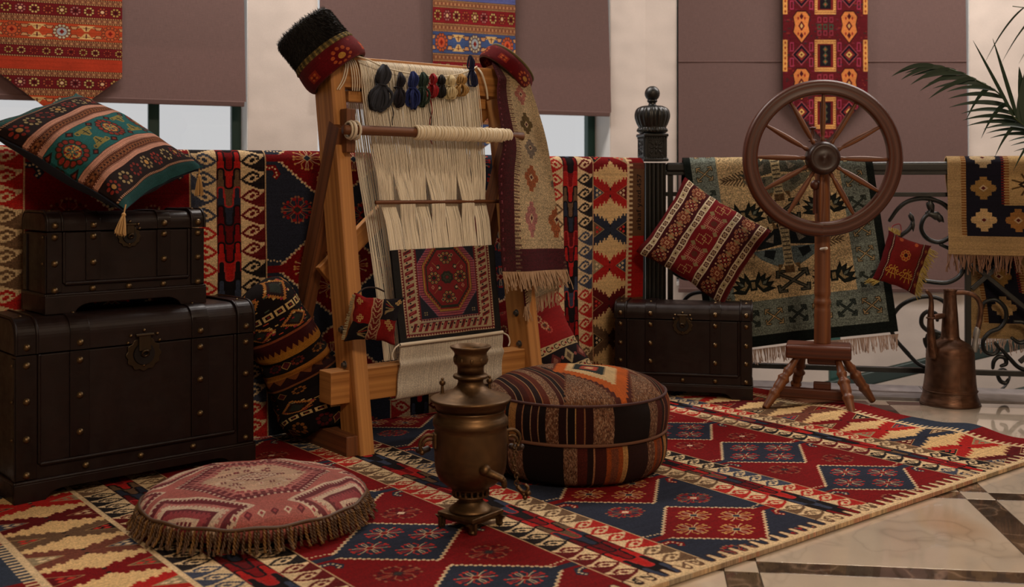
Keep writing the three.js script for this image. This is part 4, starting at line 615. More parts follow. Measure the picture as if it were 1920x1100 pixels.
blind(WIN[0], WL, 1.375, [1.685, 2.35], 'mauve roman blind behind the red striped kilim at the far left', 1);
blind(WIN[1], WL, 1.38, [1.675, 2.35], 'mauve roman blind behind the weaving loom and the blue kilim', 2);
blind(WIN[2], 0, 0.24, [0.59, 1.167, 1.745, 2.35], 'long mauve roman blind behind the spinning wheel', 3);
// kilims with pointed ends, hung from rods
function pointedKilim(pos, turn, w, yTop, yV, yTip, canvas, label, seed) {
  const o = thing('hanging_kilim', label, 'kilim', pos, turn, 'pointed kilims hung at the windows'), H = yTop - yTip;
  const g = sheet((s, t) => { const x = (s - 0.5) * w, low = yV - (yV - yTip) * (1 - Math.abs(2 * s - 1)); return V(x, lerp(low, yTop, t), 0.004 * N3(s * 2 + seed, t * 4, 1)); }, 32, 30, 0.005, (s, t) => { const low = yV - (yV - yTip) * (1 - Math.abs(2 * s - 1)); return [s, (lerp(low, yTop, t) - yTip) / H]; });
  part('woven_panel', g, clothMat(canvas, { rx: 90, ry: 180 }), o);
  part('hanging_rod', put(new THREE.CylinderGeometry(0.012, 0.012, w + 0.08, 12).rotateZ(Math.PI / 2), 0, yTop, 0.0), walnut, o);
}
const onLeftWall = (s, z) => V(-s, 0, z).applyAxisAngle(V(0, 1, 0), WL).add(CORNER);
pointedKilim(onLeftWall(3.53, 0.075), WL, 0.585, 2.30, 1.50, 1.27, stripeKilim('#b04424', '#a83820', '#66161a', 101), 'red and orange striped kilim hanging at the far left window', 1);
pointedKilim(onLeftWall(1.235, 0.07), WL, 0.535, 2.62, 1.30, 1.12, stripeKilim('#3f5078', '#555a8c', '#7a1c20', 103), 'blue and red striped kilim hanging behind the top of the loom', 2);
pointedKilim(V(2.035, 0, -6.93), 0, 0.55, 2.75, 1.50, 1.215, boxKilim(), 'dark red kilim with orange lozenges hanging behind the spinning wheel', 3);
// ------------------------------------------------------------------ iron railing of the gallery
{
  // corner post: fluted shaft, carved block, gadrooned crown, ball
  const o = thing('newel_post', 'tall black cast iron corner post with a fluted shaft, gadrooned crown and ball finial', 'post', POST.clone(), 12 * Math.PI / 180);
  const sh = new THREE.Shape(), w = 0.05, n = 4, pts = [];
  for (let k = 0; k < 4; k++) for (let i = 0; i < n * 6; i++) { const t = -1 + 2 * i / (n * 6), f = Math.abs(t) > 0.82 ? 0 : 0.006 * Math.pow(Math.abs(Math.sin((t / 0.82 + 1) * Math.PI * n / 2)), 0.6), a = k * Math.PI / 2, px = t * w, py = -(w - f); pts.push(new THREE.Vector2(px * Math.cos(a) - py * Math.sin(a), px * Math.sin(a) + py * Math.cos(a))); }
  sh.setFromPoints(pts);
  part('shaft', metreUV(new THREE.ExtrudeGeometry(sh, { depth: 0.93, bevelEnabled: false }).rotateX(-Math.PI / 2).translate(0, 0.11, 0), 'y'), iron, o);
  part('base_block', merge([put(new RoundedBoxGeometry(0.13, 0.08, 0.13, 2, 0.006), 0, 0.04, 0), put(new RoundedBoxGeometry(0.116, 0.035, 0.116, 2, 0.01), 0, 0.097, 0)]), iron, o);
  const bl = [put(new RoundedBoxGeometry(0.108, 0.125, 0.108, 2, 0.004), 0, 1.112, 0), put(new RoundedBoxGeometry(0.122, 0.014, 0.122, 2, 0.005), 0, 1.054, 0), put(new RoundedBoxGeometry(0.122, 0.016, 0.122, 2, 0.006), 0, 1.170, 0)];
  for (let f = 0; f < 4; f++) for (const y of [1.062, 1.158]) for (let i = 0; i < 9; i++) { const g = new THREE.SphereGeometry(0.0042, 8, 6).translate(-0.048 + i * 0.012, y, 0.0545); bl.push(g.rotateY(f * Math.PI / 2)); }
  const block = part('carved_block', merge(bl), iron, o);
  for (let f = 0; f < 4; f++) {   // leaf rosette in a frame on every face
    const g = []; for (let i = 0; i < 8; i++) g.push(put(new THREE.SphereGeometry(0.0125, 10, 8), 0, 0.021 + (i & 1 ? 0.006 : 0), 0, 0, 0, 0, [0.42, 1, 0.3]).rotateZ(i * Math.PI / 4));
    g.push(new THREE.SphereGeometry(0.007, 10, 8).scale(1, 1, 0.7)); for (const s of [-1, 1]) { g.push(put(new THREE.BoxGeometry(0.084, 0.005, 0.006), 0, s * 0.040, 0)); g.push(put(new THREE.BoxGeometry(0.005, 0.084, 0.006), s * 0.040, 0, 0)); }
    for (const [a, b] of [[1, 1], [1, -1], [-1, 1], [-1, -1]]) g.push(put(new THREE.TorusGeometry(0.007, 0.0022, 6, 12), a * 0.028, b * 0.028, 0));
    part('rosette', merge(g).translate(0, 1.111, 0.055).rotateY(f * Math.PI / 2), iron, block);
  }
  const crown = new THREE.LatheGeometry(new THREE.SplineCurve([[0.062, 1.180], [0.070, 1.190], [0.067, 1.203], [0.066, 1.21], [0.075, 1.235], [0.081, 1.262], [0.074, 1.292], [0.052, 1.308], [0.022, 1.312], [0.017, 1.322], [0.016, 1.334]].map((p) => new THREE.Vector2(...p))).getPoints(44), 96), cp = crown.attributes.position;
  for (let i = 0; i < cp.count; i++) { const x = cp.getX(i), z = cp.getZ(i), y = cp.getY(i), a = Math.atan2(z, x), g = smooth(1.205, 1.225, y) * (1 - smooth(1.296, 1.31, y)), d = smooth(1.185, 1.19, y) * (1 - smooth(1.2, 1.206, y)), q = 1 + 0.075 * g * (Math.abs(Math.sin(a * 10)) - 0.4) + 0.06 * d * Math.sin(a * 28); cp.setX(i, x * q); cp.setZ(i, z * q); }
  crown.computeVertexNormals(); part('crown', crown, iron, o);
  part('ball_finial', merge([put(new THREE.SphereGeometry(0.036, 28, 20), 0, 1.368, 0), lathe([[0, 1.325], [0.02, 1.325], [0.024, 1.331], [0.024, 1.336], [0.02, 1.341], [0, 1.341]], 28)]), iron, o);
}
const railBar = (x0, x1, y, h, d, r) => put(new RoundedBoxGeometry(x1 - x0, h, d, 3, r), (x0 + x1) / 2, y, 0);
{
  const o = thing('balustrade', 'black wrought iron balustrade with scrolls to the right of the corner post', 'railing', POST.clone(), TR), E = 3.4;
  part('handrail', merge([railBar(0.064, E, 1.018, 0.046, 0.062, 0.014), railBar(0.064, E, 0.992, 0.02, 0.05, 0.004)]), iron, o);
  part('upper_bar', railBar(0.064, E, 0.893, 0.02, 0.02, 0.003), iron, o); part('lower_bar', railBar(0.078, E, 0.098, 0.024, 0.024, 0.003), iron, o);
  for (const x of [0.085, 1.405, 2.74]) part('upright_bar', put(new RoundedBoxGeometry(0.026, 0.97, 0.022, 2, 0.003), x, 0.53, 0), iron, o);
  const mid = 0.735, cy = 0.495;
  const upper = [[1.071, 0.775], [1.107, 0.828], [1.143, 0.858], [1.185, 0.872], [1.229, 0.875], [1.295, 0.855], [1.343, 0.805], [1.362, 0.757], [1.343, 0.715], [1.31, 0.688], [1.276, 0.678], [1.229, 0.698], [1.207, 0.74], [1.220, 0.788], [1.245, 0.812], [1.250, 0.842]];
  const ring = [[1.29, 0.668], [1.343, 0.64], [1.384, 0.585], [1.376, 0.535], [1.325, 0.499], [1.27, 0.497], [1.19, 0.515], [1.125, 0.57], [1.098, 0.64], [1.115, 0.70], [1.155, 0.735], [1.172, 0.775], [1.160, 0.798]];
  const low = [[1.156, 0.170], [1.095, 0.24], [1.075, 0.31], [1.115, 0.385], [1.189, 0.425], [1.251, 0.432], [1.30, 0.414], [1.334, 0.365], [1.330, 0.32], [1.33, 0.24]], curl = [[1.276, 0.327], [1.274, 0.352], [1.24, 0.367], [1.212, 0.345], [1.210, 0.305], [1.24, 0.277], [1.276, 0.272], [1.315, 0.25], [1.332, 0.21], [1.318, 0.165], [1.28, 0.15], [1.25, 0.172], [1.256, 0.205], [1.28, 0.215]];
  const bottom = [[1.095, 0.235], [1.156, 0.165], [1.20, 0.125], [1.256, 0.112], [1.32, 0.108], [1.38, 0.108]];
  const scroll = (pts, r, sx) => { const q = pts.map(([a, b]) => V(sx < 0 ? 2 * mid - a : a, b, 0)); part('scroll', taperTube(q, (t) => r * 1.15 * (1 - 0.25 * Math.pow(2 * t - 1, 4)), 64, 8), iron, o); };
  for (const s of [1, -1]) {
    scroll(upper, 0.0095, s); scroll(ring, 0.0095, s); scroll(low, 0.0085, s); scroll(curl, 0.0088, s); scroll(bottom, 0.008, s);
    const m = (a) => s < 0 ? 2 * mid - a : a, leaf = (a, b, rx, ry, rot) => { const g = put(new THREE.SphereGeometry(1, 14, 10), 0, 0, 0, 0, 0, 0, [rx, ry, 0.011]); const p = g.attributes.position; for (let i = 0; i < p.count; i++) p.setY(i, p.getY(i) * (1 + 0.25 * Math.sin(p.getX(i) / rx * 5))); g.computeVertexNormals(); return put(g, m(a), b, 0, 0, 0, rot * s); };
    part('leaf', merge([leaf(1.247, 0.842, 0.018, 0.026, 0.3), leaf(1.262, 0.800, 0.04, 0.017, -0.3), leaf(1.285, 0.788, 0.016, 0.024, 0.6)]), iron, o);
    part('leaf', merge([leaf(1.262, 0.262, 0.03, 0.022, 0.4), leaf(1.236, 0.225, 0.02, 0.034, 0.3), leaf(1.252, 0.188, 0.026, 0.02, -0.5), leaf(1.28, 0.24, 0.022, 0.03, 0)]), iron, o);
    part('leaf', merge([leaf(1.165, 0.79, 0.012, 0.02, 0.4), leaf(1.17, 0.755, 0.011, 0.026, 0)]), iron, o);
  }
  // right bay: crossed bars, scrolls round the crossing
  const bar = (a, b, r = 0.011) => part('cross_bar', put(new RoundedBoxGeometry(a.distanceTo(b), r * 1.8, r * 1.8, 1, 0.003), (a.x + b.x) / 2, (a.y + b.y) / 2, 0.004, 0, 0, Math.atan2(b.y - a.y, b.x - a.x)), iron, o);
  bar(V(1.42, 0.585, 0), V(1.98, 0.10, 0)); bar(V(1.42, 0.47, 0), V(1.86, 0.885, 0)); bar(V(1.60, 0.885, 0), V(2.3, 0.25, 0)); bar(V(1.62, 0.15, 0), V(2.3, 0.76, 0));
  const curls = [[[1.46, 0.36], [1.475, 0.41], [1.52, 0.425], [1.56, 0.39], [1.565, 0.34], [1.54, 0.30], [1.50, 0.28], [1.47, 0.24], [1.475, 0.195], [1.51, 0.18], [1.535, 0.205], [1.52, 0.23]], [[1.60, 0.33], [1.64, 0.325], [1.665, 0.29], [1.655, 0.25], [1.62, 0.235], [1.59, 0.255]],
    [[1.545, 0.205], [1.58, 0.165], [1.62, 0.125], [1.68, 0.11], [1.75, 0.115]], [[1.70, 0.16], [1.722, 0.18], [1.715, 0.205], [1.69, 0.212], [1.665, 0.195], [1.655, 0.165], [1.665, 0.13], [1.70, 0.112]], [[1.545, 0.13], [1.565, 0.14], [1.56, 0.165], [1.535, 0.17], [1.515, 0.15], [1.51, 0.12]], [[1.53, 0.085], [1.545, 0.06], [1.565, 0.055], [1.575, 0.07]],
    [[1.75, 0.115], [1.84, 0.14], [1.90, 0.2], [1.93, 0.28], [1.90, 0.34], [1.85, 0.33]]];
  for (const q of curls) scroll(q, 0.0085, 1);
  for (const x of [1.72, 2.74]) part('ball_foot', merge([put(new THREE.SphereGeometry(0.036, 24, 16), x, 0.034, 0, 0, 0, 0, [1, 0.92, 1]), put(new THREE.CylinderGeometry(0.011, 0.014, 0.06, 12), x, 0.085, 0), put(new THREE.TorusGeometry(0.024, 0.006, 8, 20), x, 0.066, 0, Math.PI / 2)]), iron, o);
}
{
  const o = thing('balustrade', 'black iron balustrade behind the long draped carpet left of the corner post', 'railing', POST.clone(), TL);
  part('handrail', railBar(-4.2, -0.066, 1.018, 0.046, 0.062, 0.014), iron, o); part('lower_bar', railBar(-4.2, -0.066, 0.098, 0.024, 0.024, 0.003), iron, o);
  for (let k = 0; k < 14; k++) part('baluster', put(new THREE.CylinderGeometry(0.009, 0.009, 0.9, 10), -0.08 - k * 0.31, 0.55, 0), iron, o);
  for (const x of [-1.4, -2.8]) part('ball_foot', merge([put(new THREE.SphereGeometry(0.034, 20, 14), x, 0.034, 0), put(new THREE.CylinderGeometry(0.011, 0.014, 0.06, 12), x, 0.085, 0)]), iron, o);
}
{
  // stair that climbs behind the railing: green sloping string boards with iron curls
  const o = thing('stair_rail', 'dark green sloping stair rail with iron curls seen through the railing behind the copper ewer', 'railing', at(1.72, -2.4, 6.15), -4 * Math.PI / 180);
  const dn = V(-0.16, 2.13, 0), up = V(1.6, 2.58, 0), L = dn.distanceTo(up), A = Math.atan2(up.y - dn.y, up.x - dn.x);
  for (const dx of [0, 0.86]) part('string_board', put(new RoundedBoxGeometry(L, 0.075, 0.05, 2, 0.01), (dn.x + up.x) / 2 + dx, (dn.y + up.y) / 2 - 0.03 + (dx ? -0.08 : 0), 0, 0, 0, A), std('#0c241e', 0.5), o);
  for (let k = 0; k < 6; k++) { const x = 0.22 + k * 0.27, y = 2.10 + k * 0.07; part('curl', taperTube([V(x, y - 0.16, 0), V(x + 0.06, y - 0.12, 0), V(x + 0.085, y - 0.06, 0), V(x + 0.05, y - 0.02, 0), V(x + 0.015, y - 0.045, 0), V(x + 0.03, y - 0.075, 0)], 0.007, 24, 6), iron, o); }
  for (const x of [0.05, 1.55]) part('stair_post', put(new RoundedBoxGeometry(0.06, 2.7, 0.05, 2, 0.006), x + 0.1, 1.35 + x * 0.1 - 0.2, -0.06), greenPaint, o);
}
// ------------------------------------------------------------------ carpets
const carpetPicture = carpetCanvas(), carpetMat = clothMat(carpetPicture, { rx: 240, ry: 140, bump: 0.0016, sheen: 0 });
{
  // floor carpet: its end hem faces the camera's right, ripples near the right edge
  const o = thing('floor_carpet', 'large red, navy and cream patterned carpet spread over the marble floor', 'carpet');
  const L = 1.90, ripple = (u, n) => { const e = smooth(3.35, 3.87, u), h = 0.5 + 0.5 * Math.sin(n * 9.0 + 1.1 + 1.5 * Math.sin(n * 3)); return 0.022 * e * h * h + 0.004 * (0.5 + 0.5 * N3(u * 3, n * 3, 2)) + 0.012 * smooth(3.55, 3.87, u) * smooth(-1.95, -1.75, n); };
  const g = sheet((s, t) => { const u = 0.55 + CARPET_W * s, n = -1.716 - L * t, e = smooth(3.3, 3.87, u); const p = leftFrame(u - 0.02 * e * Math.sin(n * 9 + 0.4) , 0, n + 0.012 * N3(u * 1.4, 4, 7)); p.y = 0.0075 + ripple(u, n); return p; }, 200, 110, 0.012, (s, t) => [s, t * L / CARPET_L]);
  part('pile', g, carpetMat, o);
}
const drapeAt = (d, r = 0.036, top = 1.06) => {   // point of a cloth that hangs over a handrail: d metres from the ridge, positive to the front
  const a = Math.abs(d), q = r * Math.PI / 2; const ang = Math.min(1, a / q) * Math.PI / 2, down = Math.max(0, a - q);
  return [Math.sign(d) * r * Math.sin(ang), top - r + r * Math.cos(ang) - down];
};
{
  const o = thing('draped_carpet', 'long red, navy and cream carpet draped over the left balustrade behind the loom and trunks', 'carpet', POST.clone(), TL);
  const uAt = (l) => l < -0.3955 ? 2.90 + 0.9356 * (l + 0.3955) : l < -0.1925 ? 2.90 + 1.33 * (l + 0.3955) : 3.17 + 1.42 * (l + 0.1925);
  const x0 = -3.3, x1 = -0.0865, front = 1.06, back = 0.35;
  const g = sheet((s, t) => { const l = lerp(x0, x1, s), d = lerp(front, -back, t), [z, y] = drapeAt(d), h = smooth(0.05, 0.9, d); return V(l + 0.004 * N3(l * 4, d * 4, 3) - 0.02 * h * smooth(-0.5, -0.1, l), y + 0.004 * N3(l * 2, 1, 8), z + h * (0.014 * N3(l * 1.7, d * 0.7, 5) + 0.010 * Math.sin(l * 5.2)) + 0.012 * h); }, 220, 90, 0.009, (s, t) => [uAt(lerp(x0, x1, s)) / CARPET_W, (1.90 - Math.max(0, lerp(front, -back, t)) + 0.1 * Math.min(0, lerp(front, -back, t))) / CARPET_L]);
  part('pile', g, carpetMat, o);
}
// ------------------------------------------------------------------ rugs over the right railing
const fringeMat = (hex) => std(hex, 0.9);
{
  const o = thing('draped_rug', 'cream and grey green rug with black edge hung askew behind the spinning wheel', 'rug', POST.clone(), TR);
  const W = 0.838, e1 = [0.990, 0.1403], e2 = [0.1403, -0.990], TLx = 0.142, topY = 1.062, BLx = 0.269, BLy = 0.150;
  const len = (s) => { const bx = BLx + s * W * e1[0], by = BLy + s * W * e1[1]; return (topY - by) / 0.990; };
  const bottomAt = (s) => [BLx + s * W * e1[0], BLy + s * W * e1[1]];
  const g = sheet((s, t) => { const fl = len(s), back = 0.26, d = lerp(fl, -back, t), [bx] = bottomAt(s), dd = Math.max(0, d), [z, y] = drapeAt(d, 0.038, topY), x = d >= 0 ? bx - e2[0] * (fl - d) : bx - e2[0] * fl + e2[0] * d * 0.3; const h = smooth(0.05, 0.7, d); return V(x, y, z + h * (0.012 * Math.sin(s * 7 + 1) + 0.012 * N3(s * 3, d * 2, 4)) + 0.01 * h); }, 60, 70, 0.007, (s, t) => { const fl = len(s), d = lerp(fl, -0.26, t); return [s, (fl - d) / 1.0475]; });
  part('weave', g, clothMat(creamGreenRug(), { rx: 120, ry: 150, bump: 0.002, sheen: 0.1 }), o);
  const roots = [], R = rngOf(5);
  for (let k = 0; k < 210; k++) { const s = k / 209, [bx, by] = bottomAt(s), h = 1; roots.push([V(bx, by + 0.002, 0.038 + 0.012 * Math.sin(s * 7 + 1) + 0.012 * N3(s * 3, len(s) * 2, 4) + 0.01), V(0.25 * (R() - 0.5) + 0.1, -1, 0.1 * (R() - 0.5)).normalize(), 0.062]); }
  stuff(part('fringe', fringeGeo(roots, { seed: 9, r: 0.0019 }), fringeMat('#b39a8c'), o));
}
{
  const o = thing('draped_rug', 'cream rug with navy star border and brown fringe over the railing beside the ewer', 'rug', POST.clone(), TR);
  const x0 = 1.312, x1 = 2.18, front = 0.455, back = 0.84, S = 0.70, mat = clothMat(navyCreamRug(), { rx: 120, ry: 120, bump: 0.002, sheen: 0.1 });
  const yFront = (s) => 0.02 * Math.sin(s * 5);
  part('weave', sheet((s, t) => { const d = lerp(front, 0, t), [z, y] = drapeAt(d, 0.038, 1.062); return V(lerp(x0, x1, s) + 0.01 * smooth(0.1, 0.45, d) * N3(d * 6, s, 2), y - 0.025 * s * d, z + 0.010 * smooth(0.05, 0.4, d) * (1 + Math.sin(s * 9))); }, 50, 40, 0.007, (s, t) => [s, lerp(0, front, t) / S]), mat, o);
  part('weave', sheet((s, t) => { const d = -lerp(0, back, t), [z, y] = drapeAt(d, 0.038, 1.062); return V(lerp(x0, x1, s) + 0.12 * smooth(0, 0.84, -d), y, z - 0.012 * smooth(0.05, 0.4, -d) * (1 + Math.sin(s * 8))); }, 50, 50, 0.007, (s, t) => [s, lerp(back, 0, t) / S + 0.02]), mat, o, 'back half of the rug seen through the crossed bars');
  const R = rngOf(6), roots = [];
  for (let k = 0; k < 170; k++) { const s = k / 169, [z] = drapeAt(front, 0.038, 1.062); roots.push([V(lerp(x0, x1, s), drapeAt(front, 0.038, 1.062)[1] - 0.025 * s * front + 0.002, z + 0.010 * (1 + Math.sin(s * 9))), V(0.5 * (R() - 0.5), -1, 0.2 * (R() - 0.5)).normalize(), 0.075]); }
  stuff(part('fringe', fringeGeo(roots, { seed: 21, r: 0.0022 }), fringeMat('#7d5a44'), o));
  const roots2 = []; for (let k = 0; k < 150; k++) { const s = k / 149, [z, y] = drapeAt(-back, 0.038, 1.062); roots2.push([V(lerp(x0, x1, s) + 0.12, y, z - 0.012 * (1 + Math.sin(s * 8))), V(0.3 * (R() - 0.5), -1, 0).normalize(), 0.06]); }
  stuff(part('fringe', fringeGeo(roots2, { seed: 22, r: 0.002 }), fringeMat('#b39a8c'), o));
}
// ------------------------------------------------------------------ leather covered trunks
const leatherTex = fieldTex(512, (u, v) => { const f = 1 + 0.16 * tileN(u, v, 7) + 0.12 * tileN(v, u, 23, 3) + 0.12 * (roughRand() - 0.5); return [29 * f, 18 * f, 16 * f]; }, true);
const leatherRough = fieldTex(256, (u, v) => 105 + 34 * tileN(u, v, 9) + 22 * tileN(v, u, 30, 2) + 18 * (roughRand() - 0.5));
const leather = new THREE.MeshPhysicalMaterial({ map: rep(leatherTex, 2.4, 2.4), roughness: 1, roughnessMap: rep(leatherRough, 3, 3), bumpMap: rep(leatherRough, 7, 7), bumpScale: 0.0007, specularIntensity: 0.55 });
const strapLeather = new THREE.MeshPhysicalMaterial({ map: rep(leatherTex, 4, 4), color: '#d8c4bb', roughness: 0.9, roughnessMap: rep(leatherRough, 5, 5), bumpMap: rep(leatherRough, 11, 11), bumpScale: 0.0006, specularIntensity: 0.6 });
const oldBrass = new THREE.MeshStandardMaterial({ color: '#66533a', metalness: 0.95, roughness: 0.36, bumpMap: rep(grit, 1, 1), bumpScale: 0.0004 });
const lockBrass = new THREE.MeshStandardMaterial({ color: '#43382a', metalness: 0.9, roughness: 0.42, bumpMap: rep(grit, 1, 1), bumpScale: 0.0004 });
const studGeo = lathe([[0, 0.0078], [0.004, 0.0072], [0.0078, 0.0050], [0.0098, 0.0014], [0.0108, 0.0008], [0.0108, 0]], 18).rotateX(Math.PI / 2);
const smallStud = studGeo.clone().scale(0.5, 0.5, 0.6);
// outline of the lid across its depth: [z, y] from the front seam over the top to the back seam
function lidPath(d, y0, h, r, out = 0) { const pts = [], hz = d / 2 + out; pts.push([hz, y0]); for (let i = 0; i <= 10; i++) { const a = i / 10 * Math.PI / 2; pts.push([hz - r + r * Math.cos(a), y0 + h + out - r + r * Math.sin(a) ]); } for (let i = 0; i <= 10; i++) { const a = Math.PI / 2 + i / 10 * Math.PI / 2; pts.push([-hz + r + r * Math.cos(a), y0 + h + out - r + r * Math.sin(a)]); } pts.push([-hz, y0]); return pts; }
const extrudeX = (pts, x0, x1, bevel = 0.003) => { const s = new THREE.Shape(pts.map((p) => new THREE.Vector2(p[0], p[1]))), g = new THREE.ExtrudeGeometry(s, { depth: x1 - x0 - 2 * bevel, bevelEnabled: bevel > 0, bevelSize: bevel, bevelThickness: bevel, bevelSegments: 2, bevelOffset: -bevel, curveSegments: 6 }); return g.applyMatrix4(new THREE.Matrix4().makeBasis(V(0, 0, 1), V(0, 1, 0), V(1, 0, 0))).translate(x0 + bevel, 0, 0); };
// makeBasis above swaps x and z, which mirrors; turn the faces back
const unmirror = (g) => { const h = g.index ? g.toNonIndexed() : g, a = h.attributes; for (const k of Object.keys(a)) { const n = a[k].itemSize, arr = a[k].array; for (let i = 0; i < a[k].count; i += 3) for (let c = 0; c < n; c++) { const t = arr[(i + 1) * n + c]; arr[(i + 1) * n + c] = arr[(i + 2) * n + c]; arr[(i + 2) * n + c] = t; } } h.computeVertexNormals(); return h; };
function trunk(label, cornerX, cornerD, base, deg, w, h, d, { seam, ledge, plinth, straps, rows, bottomX, sw, latch }) {
  const a = deg * Math.PI / 180, o = thing('trunk', label, 'trunk', at(cornerX + Math.cos(a) * w / 2 - Math.sin(a) * d / 2, base, cornerD + Math.sin(a) * w / 2 + Math.cos(a) * d / 2), a, 'studded leather trunks');
  const x0 = -w / 2, x1 = w / 2, zf = d / 2;
  part('body', put(rbox(w - 0.012, seam - plinth - 0.002, d - 0.012, 0.006, 'y'), 0, plinth + (seam - plinth) / 2, 0), leather, o);
  // plinth with bracket feet: arched boards
  const board = (len) => { const s = new THREE.Shape(), f = 0.085, q = plinth; s.moveTo(-len / 2, 0); s.lineTo(-len / 2 + f, 0); s.quadraticCurveTo(-len / 2 + f + 0.012, q * 0.5, -len / 2 + f + 0.05, q * 0.55); s.lineTo(len / 2 - f - 0.05, q * 0.55); s.quadraticCurveTo(len / 2 - f - 0.012, q * 0.5, len / 2 - f, 0); s.lineTo(len / 2, 0); s.lineTo(len / 2, q); s.lineTo(-len / 2, q); return new THREE.ExtrudeGeometry(s, { depth: 0.014, bevelEnabled: true, bevelSize: 0.002, bevelThickness: 0.002, bevelSegments: 2 }); };
  const side = (s) => { const g = new THREE.BoxGeometry(0.016, plinth * 0.98, d - 0.004); return g.translate(s * (w / 2 - 0.006), plinth / 2, 0); };
  part('plinth', metreUV(merge([board(w).translate(0, 0, zf - 0.012), board(w).translate(0, 0, -zf), side(1), side(-1)]), 'x'), leather, o);
  const rail = (y, xa, xb, r) => put(new THREE.CapsuleGeometry(r, xb - xa - 2 * r, 4, 10).rotateZ(Math.PI / 2), (xa + xb) / 2, y, zf - 0.004);
  part('moulding', metreUV(merge([rail(plinth + 0.004, x0, x1, 0.007), put(new THREE.CapsuleGeometry(0.006, d - 0.012, 4, 10).rotateX(Math.PI / 2), x0 + 0.002, plinth + 0.004, 0), put(new THREE.CapsuleGeometry(0.006, d - 0.012, 4, 10).rotateX(Math.PI / 2), x1 - 0.002, plinth + 0.004, 0)]), 'x'), strapLeather, o);
  part('moulding', metreUV(merge([rail(ledge, x0 + sw + 0.012, x1 - sw - 0.012, 0.007), put(new THREE.CapsuleGeometry(0.0055, seam - ledge - 0.01, 4, 8), x0 + sw + 0.012, (seam + ledge) / 2, zf - 0.005), put(new THREE.CapsuleGeometry(0.0055, seam - ledge - 0.01, 4, 8), x1 - sw - 0.012, (seam + ledge) / 2, zf - 0.005)]), 'x'), strapLeather, o);
  const lidR = Math.min(0.055, (h - seam) * 0.62), lid = part('lid', metreUV(unmirror(extrudeX(lidPath(d, seam + 0.003, h - seam - 0.006, lidR), x0, x1, 0.004)), 'x'), leather, o);
  // straps run over the lid and down the front
  straps.forEach((sx, k) => {
    const end = k === 0 || k === straps.length - 1, c = x0 + sx, xa = c - sw / 2, xb = c + sw / 2, P = lidPath(d, seam + 0.003, h - seam - 0.006, lidR, 0.004), Q = lidPath(d, seam + 0.003, h - seam - 0.006, lidR, -0.002).reverse();
    const lidStrap = unmirror(extrudeX([...P, ...Q], xa, xb, 0.0012)), parts = [lidStrap];
    if (end) for (const ex of [xa, xb]) parts.push(new THREE.TubeGeometry(new THREE.CatmullRomCurve3(P.map(([z, y]) => V(ex, y, z))), 60, 0.0045, 8));
    part('strap', metreUV(merge(parts), 'y'), strapLeather, lid);
    const bot = end ? plinth + 0.012 : ledge + 0.006, fs = [put(new RoundedBoxGeometry(sw, seam - bot - 0.002, 0.008, 2, 0.002), c, (seam + bot) / 2, zf - 0.003)];
    part('strap', metreUV(merge(fs), 'y'), strapLeather, o);
    rows.forEach((y, i) => { const m = part('stud', studGeo, oldBrass, i === 0 ? lid : o); m.position.set(c, y, zf + 0.001 + (i === 0 ? 0.003 : 0)); });
    if (end) { const m = part('stud', studGeo, oldBrass, o); m.position.set(c, (plinth + ledge) / 2, zf + 0.001); }
    for (const z of [zf - lidR - 0.006]) { const m = part('stud', smallStud, oldBrass, lid); m.rotation.x = -Math.PI / 2; m.position.set(c, h + 0.002, z); }
  });
  for (const bx of bottomX) { const m = part('stud', studGeo, oldBrass, o); m.position.set(x0 + bx, (plinth + ledge) / 2, zf - 0.004); }
  // side straps with studs
  for (const s of [-1, 1]) for (const z of [-1, 1]) { part('strap', metreUV(put(new RoundedBoxGeometry(0.006, seam - plinth - 0.02, 0.03, 1, 0.002), s * (w / 2 - 0.004), (seam + plinth) / 2, z * (zf - 0.022)), 'y'), strapLeather, o); }
  for (const y of rows.slice(1)) { const m = part('stud', smallStud, oldBrass, o); m.rotation.y = -Math.PI / 2; m.position.set(x0 - 0.001, y, zf - 0.022); }
  // lock: scalloped plate, hasp, keeper
  const r = latch, sc = new THREE.Shape(); for (let i = 0; i <= 72; i++) { const t = i / 72 * 2 * Math.PI, q = r * (1 + 0.055 * Math.cos(12 * t)); i ? sc.lineTo(Math.cos(t) * q, Math.sin(t) * q * 0.92) : sc.moveTo(q, 0); }
  const lk = part('lock_plate', new THREE.ExtrudeGeometry(sc, { depth: 0.003, bevelEnabled: true, bevelSize: 0.0015, bevelThickness: 0.0015, bevelSegments: 2 }).translate(0, seam - r * 0.62, zf - 0.003), lockBrass, o);
  part('keyhole_boss', merge([put(new THREE.CylinderGeometry(r * 0.62, r * 0.66, 0.006, 28).rotateX(Math.PI / 2), 0, seam - r * 0.6, zf + 0.004)]), std('#120d0b', 0.5, 0.4), lk);
  part('hasp', merge([put(new RoundedBoxGeometry(r * 0.72, r * 0.95, 0.006, 2, 0.002), 0, seam + r * 0.06, zf + 0.009), put(new THREE.CylinderGeometry(0.0055, 0.0055, r * 1.05, 10).rotateZ(Math.PI / 2), 0, seam + r * 0.52, zf + 0.008), put(new THREE.TorusGeometry(r * 0.20, 0.004, 8, 18), 0, seam - r * 0.55, zf + 0.013, 0.5, 0, 0)]), lockBrass, lk);
  for (const [px, py] of [[-0.95, 0.15], [0.95, 0.15], [-0.8, 0.62], [0.8, 0.62], [0, 0.92], [0, -1.5]]) { const m = part('nail', smallStud, oldBrass, lk); m.position.set(px * r, seam + py * r * 0.85, zf + 0.001 + (py > 0.5 ? 0.002 : 0)); }
  return o;
}
